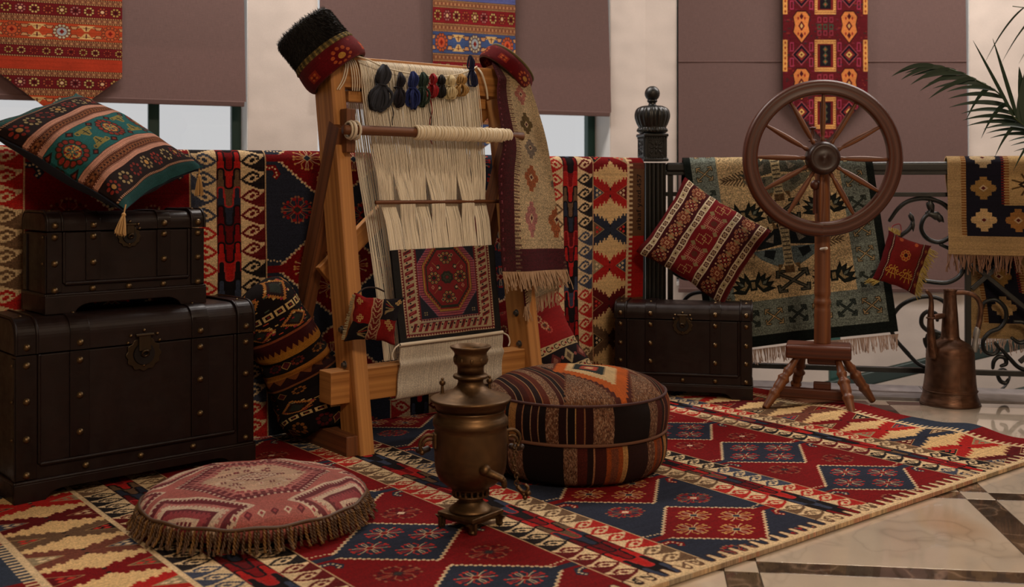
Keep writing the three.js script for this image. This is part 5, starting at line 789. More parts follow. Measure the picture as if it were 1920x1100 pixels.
trunk('largest dark leather trunk with brass studs, standing on the carpet at the left', -1.433, 3.072, 0.016, 42, 0.765, 0.532, 0.30, { seam: 0.427, ledge: 0.104, plinth: 0.052, straps: [0.033, 0.186, 0.57, 0.732], rows: [0.45, 0.397, 0.292, 0.182], bottomX: [0.205, 0.375, 0.548], sw: 0.058, latch: 0.053 });
trunk('middle sized dark leather trunk stacked on top of the largest trunk', -1.400, 3.20, 0.549, 42, 0.513, 0.306, 0.215, { seam: 0.246, ledge: 0.088, plinth: 0.050, straps: [0.027, 0.143, 0.37, 0.486], rows: [0.265, 0.230, 0.150], bottomX: [0.143, 0.257, 0.37], sw: 0.044, latch: 0.034 });
trunk('dark studded trunk standing alone below the diamond shaped red cushion', 0.450, 4.686, 0.016, -12, 0.592, 0.405, 0.235, { seam: 0.335, ledge: 0.098, plinth: 0.050, straps: [0.026, 0.157, 0.435, 0.566], rows: [0.360, 0.312, 0.230, 0.152], bottomX: [0.157, 0.296, 0.435], sw: 0.046, latch: 0.040 });
// ------------------------------------------------------------------ upright carpet loom
const LOOM = at(-0.491, 0.013, 3.636), loom = thing('weaving_loom', 'tall leaning wooden carpet loom with cream warp and a small unfinished red rug', 'loom', LOOM.clone(), TH);
const toLoom = (x, y, z) => V(x, y, z).applyAxisAngle(V(0, 1, 0), TH).add(LOOM);
const LEAN = 0.16, zF = (h) => -LEAN * h;            // front face of the leaning frame at height h
{
  const plank = (w, len, d, grain, off) => rbox(w, len, d, 0.004, grain, off);
  const between = (g, a, b) => { const q = new THREE.Quaternion().setFromUnitVectors(V(0, 1, 0), b.clone().sub(a).normalize()), m = a.clone().add(b).multiplyScalar(0.5); return g.applyQuaternion(q).translate(m.x, m.y, m.z); };
  for (const x of [0, 0.78]) {
    const t = new THREE.Matrix4().makeRotationX(-Math.atan(LEAN));
    part('upright', plank(0.056, 1.44, 0.125, 'y', x).translate(0, 0.72, -0.0625).applyMatrix4(t).translate(x, 0, 0), pine, loom);
    part('rear_strut', between(plank(0.05, 1.25, 0.08, 'y', x + 1), V(x - 0.004, 0.02, -0.64), V(x - 0.004, 1.10, -0.20)), pineDark, loom);
    part('base_runner', put(plank(0.07, 0.07, 0.70, 'z', x + 2), x - 0.036, 0.036, -0.37), pineDark, loom);
    for (const [y, z] of [[0.30, 0], [0.42, 0]]) part('bolt', merge([put(new THREE.CylinderGeometry(0.009, 0.009, 0.012, 6).rotateZ(Math.PI / 2), x - 0.034, y, zF(y) - 0.06), put(new THREE.CylinderGeometry(0.014, 0.014, 0.003, 16).rotateZ(Math.PI / 2), x - 0.029, y, zF(y) - 0.06)]), std('#6d6a66', 0.4, 0.8), loom);
  }
  part('lower_beam', put(plank(0.93, 0.112, 0.085, 'x', 3), 0.365, 0.228, zF(0.228) - 0.082), pine, loom, 'orange pine beam with open grain');
  part('upper_beam', put(plank(0.72, 0.115, 0.09, 'x', 4), 0.375, 1.325, zF(1.325) - 0.055, -0.15, 0, 0), pine, loom);
  part('upper_batten', put(plank(0.62, 0.04, 0.05, 'x', 5), 0.36, 1.243, zF(1.243) - 0.045), pine, loom);
  part('rear_stretcher', put(plank(0.80, 0.07, 0.04, 'x', 6), 0.38, 0.06, -0.58), pineDark, loom);
  part('cross_brace', between(plank(0.07, 1.02, 0.03, 'y', 7), V(-0.01, 0.60, -0.30), V(0.77, 1.25, -0.34)), pine, loom);
  part('heddle_rod', stick(V(-0.035, 1.116, zF(1.116) + 0.075), V(0.760, 1.114, zF(1.114) + 0.075), 0.0175), pineDark, loom);
  part('rod_wrapping', (() => { const g = []; for (let k = 0; k < 46; k++) g.push(put(new THREE.TorusGeometry(0.0225 + 0.0014 * Math.sin(k * 2.3), 0.0052, 6, 18), 0.262 + k * 0.0095, 1.115, zF(1.115) + 0.075, 0, Math.PI / 2 + 0.08 * Math.sin(k * 1.7), 0)); return merge(g); })(), std('#e0d2b6', 0.9), loom, 'cream yarn wound round the rod');
  part('rod_bracket', merge([put(plank(0.036, 0.155, 0.05, 'y', 8), 0.012, 1.115, zF(1.115) + 0.02)]), pineDark, loom);
  part('rod_lashing', merge([0, 1, 2, 3, 4].map((k) => put(new THREE.TorusGeometry(0.028 + 0.003 * (k % 2), 0.0045, 6, 18), -0.012 + k * 0.009, 1.115, zF(1.115) + 0.068, 0, Math.PI / 2 + 0.3 * Math.sin(k * 3), 0.2 * k))), std('#cfc2ac', 0.9), loom);
  part('shed_stick', stick(V(0.10, 0.862, zF(0.862) + 0.022), V(0.70, 0.86, zF(0.86) + 0.016), 0.0075), pineDark, loom);
  // warp: single threads over the top beam and down both sides
  const R = rngOf(99), yarnA = std('#f2e9d6', 0.9), front = [], rear = [], n = 330;
  const xTop = (f) => 0.092 + 0.525 * f, xBot = (f) => 0.163 + 0.443 * f;
  const groups = 7;
  const bunch = (f, h) => { const k = Math.min(groups - 1, Math.floor(f * groups)), c = (k + 0.5) / groups, w = (k === 0 || k === 3 || k === 5 ? 0.10 : 0.04) * Math.exp(-Math.pow((h - 0.86) / 0.16, 2)); return lerp(f, c, w); };
  const thread = (pts, r) => new THREE.TubeGeometry(new THREE.CatmullRomCurve3(pts), pts.length * 2, r, 3, false);
  for (let k = 0; k < n; k++) {
    const f0 = (k + 0.5) / n, f = clamp(f0 + 0.006 * (R() - 0.5), 0, 1), pts = [], over = (k % 2 ? 1 : -1) * 0.006, bund = Math.floor(f * groups) % 2 ? 1 : -1;
    for (const h of [0.69, 0.80, 0.862, 0.95, 1.05, 1.16, 1.26, 1.345]) { const x = lerp(xBot(bunch(f, h)), xTop(bunch(f, h)), smooth(0.45, 1.35, h)); pts.push(V(x + 0.0016 * (R() - 0.5), h, zF(h) + 0.010 + (h > 0.82 && h < 0.9 ? bund * 0.014 : 0) + (h > 1 && h < 1.3 ? over : 0) + 0.002 * (R() - 0.5))); }
    const xt = xTop(f); pts.push(V(xt, 1.375, zF(1.36) - 0.005), V(xt, 1.393, zF(1.36) - 0.04), V(xt, 1.386, zF(1.36) - 0.095));
    front.push(thread(pts, 0.00125 + 0.0004 * R()));
    if (k % 2 === 0) { const b = []; for (const h of [1.386, 1.25, 1.0, 0.75, 0.5, 0.29]) b.push(V(lerp(xBot(bunch(f, h - 0.1)) - 0.01, xt, smooth(0.3, 1.35, h)) + 0.002 * (R() - 0.5), h, lerp(zF(0.25) - 0.10, zF(1.36) - 0.105, (h - 0.29) / 1.096) - 0.004 * R())); rear.push(thread(b, 0.0017)); }
  }
  stuff(part('front_warp', merge(front), yarnA, loom)); stuff(part('rear_warp', merge(rear), yarnA, loom));
  // rug in the making, and the plain weave below it that turns round the beam
  part('unfinished_rug', sheet((s, t) => { const h = lerp(0.358, 0.692, t), f = s; return V(lerp(0.150, 0.612, f) + 0.006 * (1 - t) * (1 - 2 * s), h + 0.004 * (s - 0.5) + 0.002 * N3(s * 5, 1, 4), zF(h) + 0.014 + 0.002 * N3(s * 4, t * 4, 2)); }, 40, 30, 0.011), clothMat(loomRug(), { rx: 130, ry: 100, bump: 0.0018, sheen: 0.3 }), loom, 'small red and navy pile rug with a stepped medallion');
  const plain = (() => { const [c, x] = canvasOf(512, 256, '#e8decd'); for (let k = 0; k < 128; k++) { rect(x, k * 4, 0, 1.3, 256, k % 3 ? '#cdc0ac' : '#a89a86'); } yarn(c, x, { grain: 0.12, seed: 4, along: 'y' }); return clothMat(c, { rx: 90, ry: 40, bump: 0.001, sheen: 0 }); })();
  const path = [[0.360, zF(0.36) + 0.012], [0.335, zF(0.33) + 0.006], [0.305, zF(0.3) - 0.002], [0.292, zF(0.29) + 0.004], [0.262, zF(0.26) - 0.012], [0.23, zF(0.23) - 0.022], [0.19, zF(0.19) - 0.030], [0.168, zF(0.17) - 0.045], [0.162, zF(0.17) - 0.09]];
  const curve = new THREE.CatmullRomCurve3(path.map(([y, z]) => V(0, y, z)));
  part('plain_weave', sheet((s, t) => { const p = curve.getPoint(1 - t); return V(lerp(0.158, 0.618, s) + 0.012 * (1 - t) * (s - 0.4), p.y + 0.012 * (1 - t) * (s - 0.5), p.z); }, 30, 36, 0.004), plain, loom);
  part('selvedge', tube([V(0.152, 0.360, zF(0.36) + 0.02), V(0.30, 0.362, zF(0.36) + 0.021), V(0.45, 0.363, zF(0.36) + 0.021), V(0.612, 0.366, zF(0.36) + 0.02)], 0.0065, 30, 8), std('#d3c8b4', 0.95), loom);
  for (const [x, s] of [[0.150, -1], [0.616, 1]]) part('loose_end', tube([V(x, 0.362, zF(0.36) + 0.02), V(x + s * 0.02, 0.350, zF(0.36) + 0.022), V(x + s * 0.03, 0.325, zF(0.36) + 0.02), V(x + s * 0.024, 0.31, zF(0.36) + 0.02)], 0.0028, 14, 6), std('#d3c8b4', 0.95), loom);
  // cords that lash the warp to the beam ends
  const cords = []; for (let k = 0; k < 6; k++) cords.push(tube([V(0.028 + k * 0.009, 1.392, zF(1.36) - 0.03), V(0.03 + k * 0.009, 1.36, zF(1.36) + 0.012), V(0.034 + k * 0.010 - (k < 2 ? 0.02 : 0), 1.30, zF(1.3) + 0.01), V(0.036 + k * 0.009 - (k < 2 ? 0.045 : 0), 1.262, zF(1.26) + 0.004)], 0.0024, 16, 5));
  cords.push(tube([V(0.635, 1.385, zF(1.36) - 0.01), V(0.640, 1.36, zF(1.36) + 0.012), V(0.655, 1.30, zF(1.3) + 0.012), V(0.665, 1.262, zF(1.26) + 0.0)], 0.004, 16, 6));
  part('lashing_cord', merge(cords), std('#d8ccb6', 0.9), loom);
}
// ------------------------------------------------------------------ yarn: cord with small dyed skeins
{
  loom.updateMatrixWorld(true);
  const z = zF(1.33) + 0.028, cordPts = [[0.03, 1.392], [0.10, 1.375], [0.17, 1.352], [0.26, 1.338], [0.36, 1.332], [0.46, 1.338], [0.55, 1.362], [0.60, 1.385]].map(([x, y]) => toLoom(x, y, z + (x > 0.08 && x < 0.58 ? 0.012 : 0)));
  const cordAt = new THREE.CatmullRomCurve3(cordPts);
  part('cord', tube(cordPts.map((p) => loom.worldToLocal(p.clone())), 0.003, 40, 6), std('#d9cdb4', 0.9), loom, 'thin cream cord strung across the top');
  const skein = (lx, y, w, len, hex, label, { seed = 1, loops = 18, tilt = 0, loose = 0.45 } = {}) => {
    const o = thing('yarn_skein', label, 'yarn', toLoom(lx, y, z + 0.022), TH, 'dyed yarn skeins on the loom cord'), R = rngOf(seed), g = [], m = std(hex, 1);
    for (let k = 0; k < loops; k++) {   // long loops, pinched by a tie below the cord
      const a = (R() - 0.5) * w, b = (R() - 0.5) * 0.036, q = 0.35 + 0.3 * R(), L = len * (0.9 + 0.16 * R()), c = 0.5 + R() * 0.5;
      const pts = [V(0.15 * a, 0.004, 0.2 * b), V(a * 0.9 * c, -L * 0.18, b + 0.006), V(a * 0.6, -L * 0.36, b), V(a * 0.30, -L * 0.45, b * 0.6), V(a * (0.8 + 0.7 * R()), -L * (0.6 + 0.16 * R()), b * 1.3 + 0.004), V(a * (0.7 + loose * R()), -L * 0.97, b), V(a * 0.3 + w * 0.1 * (R() - 0.5), -L, -b * 0.4)];
      g.push(new THREE.TubeGeometry(new THREE.CatmullRomCurve3(pts), 18, w * 0.105, 5, false));
    }
    const body = part('strands', merge(g).rotateZ(tilt), m, o); part('tie', put(new THREE.TorusGeometry(w * 0.32, 0.003, 6, 16), 0, -len * 0.45, 0, Math.PI / 2, 0, 0).rotateZ(tilt), m, o);
    return o;
  };
  skein(0.165, 1.353, 0.062, 0.155, '#2a2d36', 'frayed charcoal grey yarn skein, largest on the cord', { seed: 3, loops: 30, tilt: -0.16, loose: 0.8 });
  skein(0.232, 1.330, 0.046, 0.115, '#17131d', 'dark plum black yarn skein beside the royal blue one', { seed: 4, loops: 24, tilt: -0.12 });
  skein(0.288, 1.338, 0.042, 0.128, '#1d2a63', 'royal blue yarn skein hanging on the loom cord', { seed: 5, loops: 24 });
  skein(0.332, 1.338, 0.034, 0.118, '#24362b', 'dark green yarn skein half behind the royal blue one', { seed: 6, loops: 18 });
  skein(0.378, 1.336, 0.030, 0.082, '#8e1018', 'small bright red yarn skein hanging on the loom cord', { seed: 7, loops: 16 });
  skein(0.418, 1.334, 0.032, 0.078, '#14100f', 'small black yarn skein between the red and the cream ones', { seed: 8, loops: 16 });
  skein(0.462, 1.336, 0.036, 0.080, '#c9b78e', 'small cream yarn skein hanging on the loom cord', { seed: 9, loops: 20 });
  skein(0.508, 1.342, 0.034, 0.074, '#a07c48', 'small tan yarn skein hanging on the loom cord', { seed: 10, loops: 18 });
  skein(0.552, 1.418, 0.028, 0.115, '#181c3c', 'narrow navy yarn skein tied upright at the right end of the cord', { seed: 11, loops: 16, tilt: 0.16 });
  const wisp = (pts, hex, label) => tag(part('yarn_end', tube(pts.map(([x, y, dz]) => toLoom(x, y, z + 0.03 + (dz || 0))), 0.0018, 20, 5), std(hex, 1)), label, 'yarn');
  wisp([[0.360, 1.245], [0.362, 1.20, 0.01], [0.356, 1.16, 0.004], [0.352, 1.10, 0.012], [0.362, 1.075, 0.01]], '#7d1a1a', 'loose red yarn end dangling down the warp');
  wisp([[0.356, 1.245], [0.352, 1.21, 0.006], [0.360, 1.17, 0.01], [0.354, 1.13, 0.01]], '#1f1a1c', 'loose black yarn end dangling beside the red one');
  wisp([[0.190, 1.215], [0.196, 1.185, 0.006], [0.188, 1.16, 0.01], [0.190, 1.14, 0.008]], '#2a2d36', 'loose grey yarn end dangling below the charcoal skein');
}
// ------------------------------------------------------------------ caps and shawl on the loom's posts
const bandCanvas = hatBand();
{
  const top = toLoom(0.016, 1.350, zF(1.37) - 0.045), o = thing('fur_hat', 'black shaggy fur hat with a red embroidered band, stuck on the left loom post', 'hat', top);
  o.rotation.set(0.06, -0.05, 0.68, 'XYZ');
  const band = latheCurve([[0.106, -0.032], [0.120, -0.030], [0.128, -0.005], [0.125, 0.035], [0.119, 0.056]], 64, 5);
  part('band_trim', merge([0, 1].map((k) => put(new THREE.TorusGeometry(0.118 - k * 0.003, 0.0075 - k * 0.001, 8, 72), 0, 0.052 + k * 0.010, 0, Math.PI / 2))), clothMat(bandCanvas.trim ?? (() => { const [c, x] = canvasOf(256, 64, '#5e5130'); for (let k = 0; k < 64; k++) rect(x, k * 4, 0, 2, 64, k & 1 ? '#3d3520' : '#8a7440'); yarn(c, x, { grain: 0.2, seed: 5 }); return c; })(), { rx: 30, ry: 4 }), o, 'olive gold braid');
  part('hat_band', band, clothMat(bandCanvas, { rx: 60, ry: 12, bump: 0.0015, sheen: 0.4 }), o, 'red band with orange flowers and gold edges');
  const R = rngOf(5), core = latheCurve([[0.110, 0.05], [0.112, 0.08], [0.114, 0.13], [0.113, 0.165], [0.104, 0.178], [0.06, 0.180], [0, 0.180]], 48, 5);
  const fur = part('fur_crown', core, std('#0a0807', 0.95), o), locks = [];
  for (let k = 0; k < 5200; k++) { const side = R() < 0.78, a = R() * 6.283, y = side ? 0.052 + 0.125 * R() : 0.178, r = side ? 0.111 : 0.108 * Math.sqrt(R()); const d = side ? V(Math.cos(a) * 0.55, -0.62, Math.sin(a) * 0.55) : V(R() - 0.5, 0.55, R() - 0.5); const g = new THREE.ConeGeometry(0.0021, 0.014 + 0.008 * R(), 3, 1, true); g.translate(0, 0.007, 0); g.applyQuaternion(new THREE.Quaternion().setFromUnitVectors(V(0, 1, 0), d.add(V(0.3 * (R() - 0.5), 0.3 * (R() - 0.5), 0.3 * (R() - 0.5))).normalize())); locks.push(g.translate(Math.cos(a) * r, y, Math.sin(a) * r)); }
  stuff(part('fur', merge(locks), std('#14100e', 0.7), fur));
}
{
  const top = toLoom(0.785, 1.372, zF(1.37) - 0.04), o = thing('red_cap', 'low red embroidered cap tipped over the right loom post above the shawl', 'hat', top);
  o.rotation.set(0.0, 0.34, -0.74, 'XYZ');
  part('cap_band', latheCurve([[0.112, -0.012], [0.120, -0.004], [0.122, 0.02], [0.118, 0.045], [0.106, 0.062]], 64, 5), clothMat(bandCanvas, { rx: 60, ry: 12, bump: 0.0015, sheen: 0.4 }), o);
  part('cap_top', latheCurve([[0.107, 0.060], [0.098, 0.064], [0.06, 0.068], [0, 0.069]], 48, 4), std('#4a0d14', 0.95), o); part('cap_trim', put(new THREE.TorusGeometry(0.107, 0.005, 8, 64), 0, 0.062, 0, Math.PI / 2), std('#5e5130', 0.9), o, 'olive gold braid');
}
{
  const o = thing('shawl', 'cream woven shawl with burgundy border and fringe hanging from the right loom post', 'shawl', LOOM.clone(), TH);
  const L = new THREE.CatmullRomCurve3([V(0.700, 1.41, 0), V(0.690, 1.36, 0), V(0.672, 1.27, 0), V(0.660, 1.15, 0), V(0.655, 1.08, 0), V(0.615, 0.98, 0), V(0.590, 0.80, 0), V(0.578, 0.60, 0)]), Rr = new THREE.CatmullRomCurve3([V(0.800, 1.42, 0), V(0.835, 1.36, 0), V(0.865, 1.27, 0), V(0.895, 1.15, 0), V(0.915, 1.05, 0), V(0.93, 0.92, 0), V(0.935, 0.78, 0), V(0.955, 0.585, 0)]);
  const at2 = (s, t) => { const a = L.getPoint(1 - t), b = Rr.getPoint(1 - t), x = lerp(a.x, b.x, s), y = lerp(a.y, b.y, s), fall = smooth(1.42, 0.8, y); return V(x, y, zF(Math.min(y, 1.30)) + 0.050 + 0.035 * fall + 0.028 * fall * Math.sin(s * 5.2 + 0.6) - 0.035 * Math.pow(s, 3) * fall + 0.010 * N3(s * 3, y * 4, 5) + (y > 1.34 ? -(y - 1.34) * 0.9 : 0)); };
  const cm = clothMat(scarfRug(), { rx: 90, ry: 180, bump: 0.0024, sheen: 0.2 });
  part('cloth', sheet(at2, 46, 80, 0.006, (s, t) => [s * lerp(0.56, 0.86, Math.pow(1 - t, 4)), t]), cm, o);
  const under = (s, t) => { const p = at2(0.35 + 0.6 * s, 0); return V(p.x + 0.02 * (1 - t), lerp(0.455, 0.62, t) + 0.05 * s, p.z - 0.055 - 0.01 * Math.sin(s * 4)); };
  part('folded_under_end', sheet(under, 24, 12, 0.006, (s, t) => [0.12 + s * 0.5, 0.20 + 0.15 * t]), cm, o);
  const R = rngOf(3), r1 = [], r2 = []; for (let k = 0; k < 120; k++) { const s = k / 119, p = at2(s, 0); r1.push([p.clone(), V(0.35 * (R() - 0.5) + 0.12 * s, -1, 0.3 * (R() - 0.5) + 0.2).normalize(), 0.066]); if (k % 2 === 0) { const q = under(s, 0); r2.push([q, V(0.4 * (R() - 0.5), -1, 0.2 * (R() - 0.5)).normalize(), 0.06]); } }
  stuff(part('fringe', fringeGeo(r1, { seed: 31, r: 0.0024 }), fringeMat('#ab8d70'), o)); stuff(part('fringe', fringeGeo(r2, { seed: 32, r: 0.0022 }), fringeMat('#ab8d70'), o));
}
// ------------------------------------------------------------------ spinning wheel
{
  const o = thing('spinning_wheel', 'old brown spinning wheel with twelve turned spokes on a three footed looking stool', 'spinning wheel', at(1.290, 0.012, 4.47), -17 * Math.PI / 180);
  o.userData.label = 'old dark brown spinning wheel with turned spokes on a four legged stool';
  const ring = (k, t) => 1 + k * Math.exp(-Math.pow((t) / 0.018, 2));
  const legProf = (t) => (0.0135 + 0.008 * Math.sin(Math.PI * Math.min(1, t * 1.15))) * (1 + 0.28 * Math.exp(-Math.pow((t - 0.55) / 0.025, 2)) + 0.22 * Math.exp(-Math.pow((t - 0.70) / 0.02, 2)) - 0.25 * Math.exp(-Math.pow((t - 0.62) / 0.02, 2)) + 0.2 * Math.exp(-Math.pow((t - 0.28) / 0.025, 2)) - 0.18 * Math.exp(-Math.pow((t - 0.34) / 0.02, 2)));
  for (const [bx, bz, tx, tz] of [[-0.215, 0.145, -0.085, 0.035], [0.128, 0.165, 0.070, 0.035], [0.215, -0.150, 0.085, -0.045], [-0.115, -0.165, -0.065, -0.05]]) part('leg', stick(V(bx, 0.004, bz), V(tx, 0.215, tz), legProf, 40, 14), walnutPost, o);
  part('stool_block', metreUV(put(new RoundedBoxGeometry(0.262, 0.056, 0.155, 3, 0.010), -0.005, 0.232, 0), 'x'), walnut, o);
  part('under_block', metreUV(put(new RoundedBoxGeometry(0.12, 0.03, 0.09, 2, 0.008), 0.01, 0.193, 0), 'x'), walnut, o);
  part('treadle_bar', metreUV(put(new RoundedBoxGeometry(0.29, 0.042, 0.035, 2, 0.006), -0.02, 0.058, 0.05, 0, 0, -0.02), 'x'), walnut, o);
  part('treadle_bar', metreUV(put(new RoundedBoxGeometry(0.07, 0.03, 0.03, 2, 0.005), 0.01, 0.092, 0.04), 'x'), walnut, o);
  const postProf = (t) => 0.0345 * (1 - 0.14 * t) * (1 + 0.10 * Math.exp(-Math.pow((t - 0.21) / 0.012, 2)) - 0.10 * Math.exp(-Math.pow((t - 0.232) / 0.01, 2)) - 0.10 * Math.exp(-Math.pow((t - 0.19) / 0.01, 2)) + 0.04 * Math.exp(-Math.pow((t - 0.26) / 0.012, 2)));
  part('post', stick(V(0.01, 0.255, -0.02), V(0.01, 1.10, -0.02), postProf, 90, 22), walnutPost, o);
  part('spool', merge([put(lathe([[0, 0], [0.016, 0.002], [0.018, 0.008], [0.008, 0.014], [0.010, 0.03], [0.006, 0.05], [0.014, 0.056], [0.015, 0.062], [0, 0.066]], 20), -0.03, 1.105, -0.02)]), walnut, o);
  part('tension_knob', merge([put(new THREE.SphereGeometry(0.021, 20, 14), -0.018, 0.925, 0.03, 0, 0, 0, [1, 1, 0.7]), put(new THREE.CylinderGeometry(0.008, 0.010, 0.12, 12), -0.018, 0.865, 0.02)]), walnut, o);
  part('peg', stick(V(0.0, 0.655, 0.0), V(0.028, 0.662, 0.045), 0.006, 6, 10), std('#cfc6b8', 0.7), o, 'pale bone peg');
  // wheel: rim, hub, spokes; turned a little from the stool
  const wheel = new THREE.Group(); wheel.name = 'wheel'; wheel.position.set(0.01, 1.035, 0.058); wheel.rotation.y = 12 * Math.PI / 180; o.add(wheel);
  const rimP = [[0.265, -0.020], [0.270, -0.024], [0.302, -0.024], [0.316, -0.020], [0.324, -0.010], [0.320, 0.0], [0.324, 0.010], [0.316, 0.020], [0.306, 0.024], [0.300, 0.022], [0.284, 0.022], [0.279, 0.025], [0.270, 0.024], [0.265, 0.020], [0.262, 0.0], [0.265, -0.020]];
  const rimG = lathe(rimP, 96).rotateX(Math.PI / 2), ru = rimG.attributes.uv; for (let i = 0; i < ru.count; i++) ru.setXY(i, ru.getY(i) * 0.22, ru.getX(i) * 2.0);
  rimG.computeVertexNormals(); part('rim', rimG, walnut, wheel);
  part('hub', lathe([[0, 0.058], [0.012, 0.057], [0.016, 0.050], [0.040, 0.046], [0.046, 0.052], [0.056, 0.050], [0.066, 0.040], [0.069, 0.020], [0.066, -0.030], [0.056, -0.045], [0, -0.05]], 48).rotateX(Math.PI / 2), woodMat('#371809', '#200b05', 12, 0.4), wheel);
  const spProf = (t) => 0.0062 + 0.0058 * Math.pow(Math.sin(Math.PI * clamp(t * 0.95 + 0.02, 0, 1)), 1.4) + 0.0028 * Math.exp(-Math.pow((t - 0.08) / 0.03, 2)) - 0.002 * Math.exp(-Math.pow((t - 0.16) / 0.03, 2)), sg = stick(V(0, 0.060, 0), V(0, 0.268, 0), spProf, 30, 12);
  for (let k = 0; k < 12; k++) { const m = part('spoke', sg, walnutPost, wheel); m.rotation.z = k * Math.PI / 6 - 0.02; }
  part('axle', put(new THREE.CylinderGeometry(0.011, 0.011, 0.16, 12).rotateX(Math.PI / 2), 0, 0, -0.035), std('#3a3532', 0.4, 0.7), wheel);
}
// ------------------------------------------------------------------ copper ewer
{
  const copperTex = fieldTex(512, (u, v) => { const a = tileN(u, v, 5), b = tileN(v, u, 17, 3), c = Math.max(0, tileN(u, v, 9, 6)), f = 1 + 0.3 * a + 0.2 * b; return [92 * f + 30 * c, 64 * f + 34 * c, 48 * f + 36 * c]; }, true);
  const copperRough = fieldTex(256, (u, v) => 116 + 55 * tileN(u, v, 8) + 30 * tileN(v, u, 26, 2));
  const copper = new THREE.MeshStandardMaterial({ map: rep(copperTex, 2, 2), metalness: 0.82, roughness: 1, roughnessMap: rep(copperRough, 2, 2), bumpMap: rep(copperRough, 3, 3), bumpScale: 0.0016 });
  const o = thing('copper_ewer', 'tall dented copper ewer with long spout and handle on the marble floor', 'ewer', at(1.877, 0.0, 4.57));
  const bodyG = latheCurve([[0.0, 0.004], [0.112, 0.002], [0.121, 0.004], [0.119, 0.016], [0.112, 0.035], [0.108, 0.055], [0.1095, 0.060], [0.108, 0.066], [0.104, 0.10], [0.098, 0.18], [0.0955, 0.222], [0.088, 0.245], [0.065, 0.264], [0.044, 0.276], [0.039, 0.284]], 72, 7), bp = bodyG.attributes.position;
  for (let i = 0; i < bp.count; i++) { const x = bp.getX(i), y = bp.getY(i), z = bp.getZ(i), q = 1 + 0.018 * N3(x * 14, y * 14, z * 14) + 0.02 * N3(x * 5, y * 5 + 3, z * 5); bp.setX(i, x * q); bp.setZ(i, z * q); }
  bodyG.computeVertexNormals();
  part('body', bodyG, copper, o);
  part('neck', latheCurve([[0.0385, 0.276], [0.0395, 0.282], [0.037, 0.29], [0.034, 0.34], [0.030, 0.40], [0.026, 0.455], [0.0265, 0.478], [0.0285, 0.487], [0.0265, 0.489], [0.022, 0.480], [0.021, 0.42], [0.028, 0.30]], 40, 6), copper, o);
  part('spout', taperTube([V(-0.085, 0.215, 0.035), V(-0.093, 0.262, 0.037), V(-0.0975, 0.32, 0.037), V(-0.0975, 0.385, 0.036), V(-0.094, 0.432, 0.035), V(-0.099, 0.468, 0.034), V(-0.112, 0.484, 0.033)], (t) => 0.0225 - 0.0145 * Math.pow(t, 0.8), 48, 14), copper, o);
  part('spout_collar', put(new THREE.TorusGeometry(0.0155, 0.004, 8, 20), -0.0975, 0.372, 0.036, Math.PI / 2), copper, o);
  part('strut', stick(V(-0.086, 0.375, 0.034), V(-0.028, 0.378, 0.010), (t) => 0.013 - 0.003 * Math.abs(2 * t - 1), 10, 14), copper, o, 'short copper strut between spout and neck');
  part('handle', taperTube([V(0.022, 0.476, 0.012), V(0.060, 0.476, 0.018), V(0.098, 0.462, 0.024), V(0.118, 0.425, 0.028), V(0.116, 0.375, 0.030), V(0.105, 0.325, 0.032), V(0.094, 0.285, 0.033)], (t) => 0.0098 + 0.002 * t, 48, 12), copper, o);
  part('handle_foot', taperTube([V(0.103, 0.325, 0.032), V(0.095, 0.285, 0.034), V(0.088, 0.235, 0.036)], (t) => 0.0125 + 0.001 * Math.sin(t * 9), 20, 12), new THREE.MeshStandardMaterial({ color: '#8d8b88', metalness: 0.6, roughness: 0.45 }), o, 'grey metal foot of the handle');
  part('rim_band', put(new THREE.TorusGeometry(0.1092, 0.0028, 8, 72), 0, 0.060, 0, Math.PI / 2), copper, o);
}
